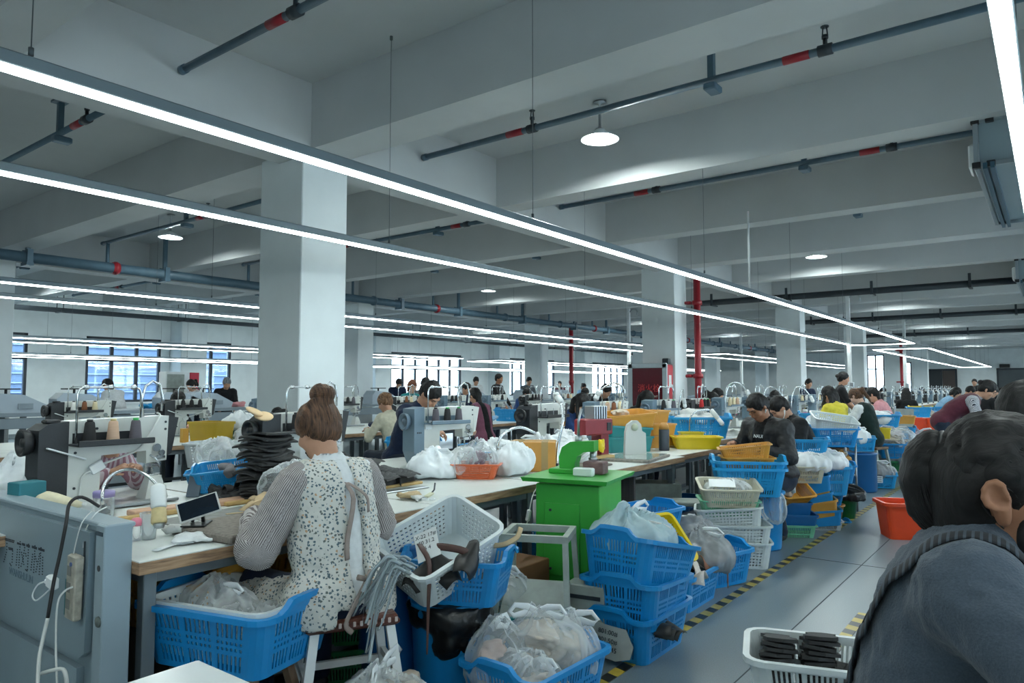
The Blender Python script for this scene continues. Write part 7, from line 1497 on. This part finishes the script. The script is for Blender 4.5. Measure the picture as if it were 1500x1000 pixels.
# second row
names2 = ['first', 'second', 'third', 'fourth', 'fifth', 'sixth', 'seventh', 'eighth', 'ninth', 'tenth', 'eleventh', 'twelfth']
for k in range(12):
    y = 2.1 + 1.32 * k; table(f'machine table of the second row, {names2[k]} from the camera', -9.6, -8.5, y, y + 1.3, z=.755)
for k, (y0, y1) in enumerate(((1.0, 3.2), (3.25, 5.3), (5.35, 7.4), (7.45, 9.4), (9.5, 11.4), (11.5, 14), (14.1, 17.6))): table(f'white table of the second row with tan edge, {names2[k]} from the camera', -8.42, -7.62, y0, y1)
kinds2 = 'bbgbbggbgbg'
for k in range(11):
    y = 3.45 + 1.3 * k; g = kinds2[k] == 'g'; dup(mk['g' if g else 'b'], (-9.15, y, .76), 0, f'{"grey" if g else "black"} sewing machine of the second row, {names2[k]} from the left')
    for i, c in enumerate((('white', 'brown', 'cream'), ('black', 'black', 'black'), ('white', 'white', 'black'), ('black', 'black', 'grey'))[k % 4]): cone(f'{c} cone, {["left","middle","right"][i]} on the {names2[k]} second row machine', (-9.015, y + .07 + .115 * i, 1.11), THR[c])
    if k > 2: cloth_pile(f'cloth pieces on the second row table beside its {names2[k]} machine', (-8.1, y, .76), (.2, .2, .13), 400 + k, [C_WHITE, T_LBLUE, C_BEIGE, T_NAVY][k % 4], h=.02, n=8)
boxthing('teal_tin', 'pale teal tin on the second row table beside the yellow box', 'tin', (-8.0, 4.03, .76), (.13, .13, .16), mat('pale_teal', (130, 178, 178), .4), 0); boxthing('orange_bottle', 'orange bottle beside the pale teal tin', 'bottle', (-7.96, 4.28, .76), (.07, .07, .16), mat('amber_orange', (216, 160, 60), .35), 0)
cr('box', plastic('mustard_plastic', (196, 164, 48)), 'mustard box on the second row table left of the big column', (-7.98, 4.62, .76), 12, (.95, .9, 1.5)); cloth_pile('white cloth hanging over the second row table edge', (-7.66, 4.86, .62), (.10, .2, .32), 230, T_WHITE, h=.016); bag('white plastic sheet on the second row table', (-7.9, 5.15, .76), (.3, .22, .10), 231, F_WHITE, None, 0)
bag('white bag with green cloth on the second row table near the column', (-8.2, 5.1, .86), (.24, .2, .2), 232, F_WHITE, T_TEAL, 1); cr('slot', TEAL, 'teal crate under the white bag on the second row', (-8.35, 4.9, .76), 10, 1.1)
cr('laundry', BLUE2, 'blue basket of white bags between the grey machine and the mauve vest woman', (-5.9, 5.9, .55), 30, 1.0); cr('grid', WHITEP, 'white box in the blue basket by the mauve vest woman', (-5.9, 5.9, .64), 30, .8); table('low table under the blue basket by the mauve vest woman', -6.3, -5.5, 5.4, 6.4, z=.55)
cr('laundry', BLUE2, 'blue cloth heap basket on the second row right end', (-8.1, 10.6, .76), 10, .9); boxthing('lotion_bottle', 'pale yellow pump bottle on the second row table', 'bottle', (-7.75, 9.35, .76), (.07, .07, .16), mat('pale_yellow', (226, 222, 170), .4), 0)
stool('pale stool under the mauve vest woman', (-6.82, 8.37, 0), R(5), .48, T_NAVY, M_step)
# black machine table piece beside column (brown edge)
# third row: grey cutting benches with slanted machines
M_bench = mat('bench_grey', (136, 150, 160), .45, metal=.15, var=(3, .08))
for j, (y0, y1) in enumerate(((1.5, 6.9), (7.0, 12.6), (12.8, 19), (20, 30), (30.5, 40))):
    t = thing('cutting_bench', f'long grey steel cutting bench before the windows, {names2[j]} from the left', 'bench', (-13.0, (y0 + y1) / 2, 0)); L_ = y1 - y0
    MB().box((0, 0, .97), (1.1, L_, .06), ch=.006).build('benchtop', M_bench, t); MB().box((.5, 0, .84), (.06, L_ - .04, .16), ch=.006).build('fascia', M_bench, t); MB().box((.53, 0, .95), (.03, L_ - .02, .02)).build('edge_strip', M_alu, t)
    for s_ in np.linspace(-L_ / 2 + .2, L_ / 2 - .2, max(3, int(L_ / 2))):
        for x in (-.45, .45): MB().box((x, s_, .47), (.07, .07, .94)).build('leg', M_leg, t)
    MB().box((0, 0, .25), (1.0, L_ - .3, .03)).build('lower_shelf', M_dark, t)
M_hous = mat('slant_housing', (168, 182, 194), .4, var=(4, .06))
for j, (y, lb) in enumerate(((4.1, 'left slanted grey machine housing on the cutting bench'), (5.05, 'second slanted grey machine housing beside the white t-shirt man'), (6.7, 'slanted grey housing below the red and white box'), (7.25, 'slanted grey housing before the masked woman'), (11.6, 'slanted grey housing on the bench right of the column'), (15.0, 'slanted grey housing before the white t-shirt man at the bright window'), (17.4, 'pale slanted grey housing right of the man in black jacket'), (19.4, 'last slanted grey housing on the bench'))):
    t = thing('skiving_machine', lb, 'machine', (-12.7, y, 1.0)); MB().prism([(-.4, 0), (.4, 0), (.44, .10), (.1, .27), (-.3, .30), (-.4, .2)], -.16, .16, 'yz').build('housing', M_hous, t)
    MB().box((.02, -.1, .36), (.16, .34, .02)).cyl((.02, -.1, .28), (.02, -.1, .36), .02, n=8).build('tray', M_black, t); MB().box((.17, .12, .1), (.02, .2, .08)).build('panel', M_bench, t)
t = thing('fabric_roll', 'long white fabric roll on the bench at the far left', 'fabric roll', (-13.2, 2.9, 1.1)); MB().cyl((0, -1, 0), (0, 1.0, 0), .1, n=18).build('roll', T_WHITE, t); MB().cyl((0, -1.1, 0), (0, 1.1, 0), .03, n=10).build('core', M_black, t)
cloth_pile('brown scraps lying before the white fabric roll', (-12.7, 3.1, 1.0), (.2, .5, .10), 240, T_MAROON, h=.02)
boxthing('blue_cabinet', 'bright blue metal box standing on the bench below the left window', 'box', (-13.6, 3.5, 1.0), (.3, .5, .5), mat('bright_blue', (26, 108, 160), .4), 0)
bx2 = thing('wall_box', 'grey and red electric cabinet beside the wall column', 'cabinet', (-14.6, 7.6, 1.0)); MB().box((0, 0, .35), (.3, .5, .7), ch=.01).build('casing', M_white, bx2); MB().box((.156, -.05, .35), (.01, .36, .6)).build('door', M_step, bx2); MB().box((0, .36, .4), (.3, .2, .58), ch=.006).build('red_side', mat('crimson', (196, 40, 66), .45), bx2)
for j, (y, m_) in enumerate(((6.2, BLUE2), (6.5, BLUE2), (8.0, T_PINK))): cloth_pile(['blue bits on the bench left of the electric cabinet', 'more blue bits on the bench before the window', 'pink cloth under the old man in black'][j], (-12.9, y, 1.0), (.2, .16, .10), 250 + j, m_, h=.02)
# fire hydrant cabinet at the second column
fc = thing('fire_cabinet', 'red fire hydrant cabinet with pale frame on the second square column', 'fire cabinet', (-5.81, 11.92, 0)); M_fr = mat('cabinet_frame_grey', (172, 184, 190), .4, metal=.3)
MB().box((0, -.12, .92), (.74, .24, 1.74), ch=.006).build('casing', M_red, fc)
for x in (-.34, .34): MB().box((x, -.25, .92), (.085, .04, 1.76), ch=.004).build('frame_stile', M_fr, fc)
for z in (.06, 1.77): MB().box((0, -.25, z), (.74, .04, .085), ch=.004).build('frame_rail', M_fr, fc)
MB().box((0, -.247, .92), (.62, .012, 1.64)).build('door_panel', mat('wine_glass', (92, 26, 38), .12, coat=.5), fc)
text('消火栓', .15, mat('sign_red', (200, 40, 44), .4), fc, (0.03, -.256, 1.36), (R(90), 0, 0)); text('FIRE HYDRANT', .05, mat('sign_pale', (210, 190, 180), .4), fc, (.03, -.256, 1.22), (R(90), 0, 0))
MB().box((.373, -.12, .92), (.008, .235, 1.7)).build('red_side_panel', mat('bright_red_panel', (186, 40, 52), .4), fc); MB().box((.379, -.12, 1.5), (.004, .1, .2)).build('notice', M_white, fc); MB().box((.3, -.1, 1.85), (.12, .1, .1), ch=.01).build('alarm_box', M_dark, fc)

# ================================================================== other workers
Pn = lambda label, x, y, face_deg, **k: person(label, (x, y, 0), R(face_deg - 90), **k)   # face_deg: 0 faces +x, 90 faces +y
BR = [('short', H_BLK), ('bun', H_BRN), ('pony', H_BLK), ('long', H_BLK), ('low_bun', H_BLK), ('bob', H_RED)]
Pn('woman in cream sweater with light brown bun, seen from behind left of the grey machine', -6.58, 6.28, 175, lean=16, hp=34, hz=.54, top=T_CREAM, hair=('low_bun', H_LBR), fem=True, h=.014)
Pn('woman in mauve vest over black top with ponytail, at the second row table', -6.85, 8.35, 168, lean=16, hp=38, hz=.60, top=T_BLACK, hair=('pony_low', H_BLK), fem=True, h=.013, over=('vest', T_MAUVE, 1))
Pn('woman with reddish bob in teal top behind a second row machine', -10.1, 9.95, -20, lean=10, hp=25, hz=.72, top=T_TEAL, hair=BR[5], fem=True, h=.018)
Pn('person whose dark hair shows just behind the bowed man', -10.55, 10.72, 0, lean=10, hp=25, hz=.78, top=T_GREY, hair=BR[0], h=.02)
Pn('man in dark shirt bending right behind the cream sweater woman', -14.0, 13.3, -30, stand=True, lean=30, hp=45, top=T_NAVY, hair=BR[0], h=.02)
Pn('man in navy with brown patch at the second row before the bright window', -10.3, 11.7, -10, lean=14, hp=35, hz=.70, top=T_NAVY, hair=BR[0], h=.018)
Pn('man in white t-shirt standing before the bright window wall', -13.85, 16.4, -40, stand=True, lean=14, hp=35, top=T_WHITE, sleeve='short', hair=BR[0], h=.016, skin=0)
Pn('man in black jacket standing and looking to the right near the bright window', -11.4, 14.3, 10, stand=True, lean=8, hp=8, top=T_BLACK, hair=BR[0], h=.016, skin=1)
Pn('worker half hidden by the far column beside the bright window', -13.8, 19.0, -30, stand=True, lean=10, hp=25, top=T_GREY, hair=BR[0], h=.022)
Pn('far man in dark red top between the second row columns', -16.2, 24.6, -60, stand=True, lean=6, hp=10, s=.94, top=T_MAROON, hair=BR[0], h=.022)
Pn('person in pale blue top far behind between the columns', -14.6, 23.6, -30, lean=20, hp=35, hz=.75, top=T_LBLUE, hair=BR[2], fem=True, h=.022)
Pn('man in black bending right over the second row, left of the fire cabinet', -6.95, 11.5, -5, lean=34, hp=35, hz=.74, top=T_BLACK, sleeve='short', hair=BR[0], h=.016)
Pn('operator in blue sweater with hand raised behind the dark machine', -4.98, 7.55, -8, lean=26, hp=50, hz=.60, top=T_BLUE, hair=('long', H_BLK), fem=True, h=.013, hands=((.0, .36, 1.06), (-.1, .5, .86)))
Pn('operator in black hidden behind the grey machine before the fire cabinet', -4.95, 9.3, -5, lean=22, hp=45, hz=.60, top=T_BLACK, hair=('long', H_BLK), fem=True, h=.015)
Pn('operator in dark clothes right of the red pipe, behind the machine', -5.0, 11.75, 0, lean=26, hp=48, hz=.58, top=T_BLACK, hair=BR[2], fem=True, h=.016)
Pn('operator with a phone raised right of the red pipe', -5.0, 12.3, 0, lean=16, hp=30, hz=.58, top=T_NAVY, hair=BR[0], h=.018)
Pn('man in dark shirt with blue cloth, standing far behind the two men', -5.2, 19.6, -40, stand=True, lean=8, hp=20, top=T_NAVY, hair=BR[0], h=.02, s=.93)
Pn('operator with head down in black, behind the man with earphone', -4.95, 15.0, -10, lean=30, hp=40, hz=.60, top=T_BLACK, hair=BR[0], h=.018)
Pn('long haired woman in yellow top at the aisle', -2.46, 11.1, 150, lean=14, hp=36, hz=.62, top=T_YELL, sleeve='short', hair=('long', H_BLK), fem=True, h=.014)
Pn('woman with ponytail in dark vest over white shirt at the aisle', -2.2, 11.85, 160, lean=16, hp=40, hz=.60, top=T_WHITE, sleeve='short', hair=('pony', H_BRN), fem=True, h=.013, over=('vest', T_GREEN), skin=2)
Pn('standing woman in black t-shirt with hair tied up, looking right', -3.25, 14.42, 20, stand=True, lean=6, hp=12, top=T_BLACK, sleeve='short', hair=BR[4], fem=True, h=.016, s=.97)
Pn('woman in pink and light blue hooded jacket with dark cap', -2.2, 13.35, 172, lean=18, hp=40, hz=.62, top=T_PINK, hair=('pony_low', H_BLK), fem=True, h=.014)
Pn('long haired woman in black seen from behind at the aisle end', -2.72, 18.6, 100, lean=10, hp=25, hz=.56, top=T_BLACK, hair=('long', H_BLK), fem=True, h=.018)
Pn('woman in maroon vest and checked blouse bending over the right hand table', -1.25, 11.45, 8, stand=True, lean=50, hp=40, top=stripes('checked_sleeve', (210, 212, 218), (40, 46, 60), 150, 0), sleeve='short', hair=('low_bun', H_BLK), fem=True, h=.012, over=('vest', T_MAROON), skin=0, face=True, hands=((.16, .62, .86), (-.16, .62, .86)))
Pn('person with short black hair cut off at the right edge behind the grey sweater woman', -.23, 3.80, 20, lean=10, hp=10, hz=.60, top=T_GREY, hair=BR[0], h=.010, skin=0)
Pn('woman in light blue shirt bending at the far right tables', -2.19, 18.87, 20, lean=36, hp=40, hz=.70, top=T_LBLUE, hair=('bob', H_BLK), fem=True, h=.018)
Pn('person in dark red shirt bending at the far right tables', -2.02, 20.7, 20, lean=32, hp=36, hz=.70, top=T_RED, hair=BR[0], h=.02)
Pn('person in black and white top at the far right tables', -1.9, 22.3, 20, lean=24, hp=36, hz=.68, top=T_WHITE, hair=BR[0], h=.02, over=('vest', T_BLACK))
Pn('man in dark clothes facing the camera before the far wall', -2.2, 29.5, -95, stand=True, lean=4, hp=5, top=T_NAVY, hair=BR[0], h=.02, s=.96)
Pn('woman with light hair clip near the far right tables', -1.2, 17.0, 40, lean=20, hp=30, hz=.66, top=T_BLACK, hair=('low_bun', H_BLK), fem=True, h=.02)
Pn('old man with grey hair in black t-shirt standing by the left windows', -13.8, 8.25, -20, s=.95, stand=True, lean=18, hp=38, top=T_BLACK, sleeve='short', hair=('short', H_GRY), h=.014, skin=0)
Pn('man in white t-shirt bending at the left bench', -13.7, 6.15, 200, s=.95, stand=True, lean=26, hp=45, top=T_WHITE, sleeve='short', hair=BR[0], h=.014, skin=0)
Mw = Pn('woman with white face mask at the left bench', -13.9, 7.8, -80, stand=True, lean=18, hp=35, s=.92, top=T_WHITE, hair=BR[2], fem=True, h=.016)
Pn('dark haired operator hidden behind the second row machine at left', -10.2, 5.2, 0, lean=24, hp=45, hz=.6, top=T_BLACK, hair=BR[4], fem=True, h=.02)
for i, (x, y, tm) in enumerate(((-5.0, 24.3, T_NAVY), (-5.0, 27.1, T_BLACK), (-5.0, 31, T_GREY), (-10.2, 13.6, T_BLUE), (-10.2, 16.2, T_BLACK), (-1.6, 26, T_BLACK), (-5.0, 36, T_NAVY), (-10.2, 22, T_GREY))):
    Pn(f'small distant seated worker in the far rows, {ords[i]} by distance along the tables', x, y, 0, lean=24, hp=40, hz=.62, top=tm, hair=BR[0], h=.026, hand_h=.02)
# right hand row tables
for k, (y0, y1) in enumerate(((.6, 2.2), (2.3, 4.4), (4.5, 7.0), (7.1, 10.2), (16.0, 19.0), (19.2, 23), (23.2, 28))): table(f'table of the right hand row, {names2[k]} from the camera', -.06 if k not in (0,) else .22, 1.05, y0, y1)
cr('laundry', BLUE2, 'blue basket on the right hand table beyond the grey sweater woman', (.52, 2.55, .76), 20, .9); cr('laundry', BLUE2, 'blue basket on the table before the maroon vest woman', (.12, 8.95, .76), 20, .8); cr('laundry', BLUE2, 'second blue basket before the maroon vest woman', (.3, 9.6, .76), 20, .9)
for i, (x, y, m_) in enumerate(((-.5, 16.4, BLUE2), (-1.2, 17.6, YEL), (-2.1, 18.0, BLUE2), (-.2, 17.2, plastic('lime_plastic', (120, 176, 60))), (-2.3, 17.2, BLUE2), (-2.4, 18.2, YEL))): cr('sslot', m_, ['blue basket on the far right tables', 'yellow basket on the far right tables', 'second blue basket on the far right tables', 'lime basket on the far right tables', 'blue basket left of the far packing bench', 'yellow basket near the far packing bench'][i], (x, y, .76), 15, .9)
table('far packing bench with white side in the aisle end', -3.1, -1.75, 16.6, 18.4, z=.76); 
for i in range(6): cloth_pile(f'bright cloth pieces on the far packing bench, {ords[i]} heap', (-2.8 + .2 * i, 17.0 + .22 * i, .76), (.2, .18, .14), 500 + i, [T_LBLUE, C_WHITE, T_BLUE, C_BEIGE, T_LBLUE, T_YELL][i], h=.024, n=7)

# seats of the workers nearest to the aisle
for (x, y, a, h_, lb) in ((-.243, 1.505, 0, .50, 'stool under the woman in the grey sweater'), (-2.46, 11.1, 60, .52, 'stool under the long haired woman in yellow'), (-2.2, 11.85, 70, .50, 'stool under the woman in the dark vest'), (-4.95, 4.78, 0, .58, 'stool under the man bowed over the grey machine')):
    stool(lb, (x, y, 0), R(a), h_, M_wood, M_step, .32, .30)
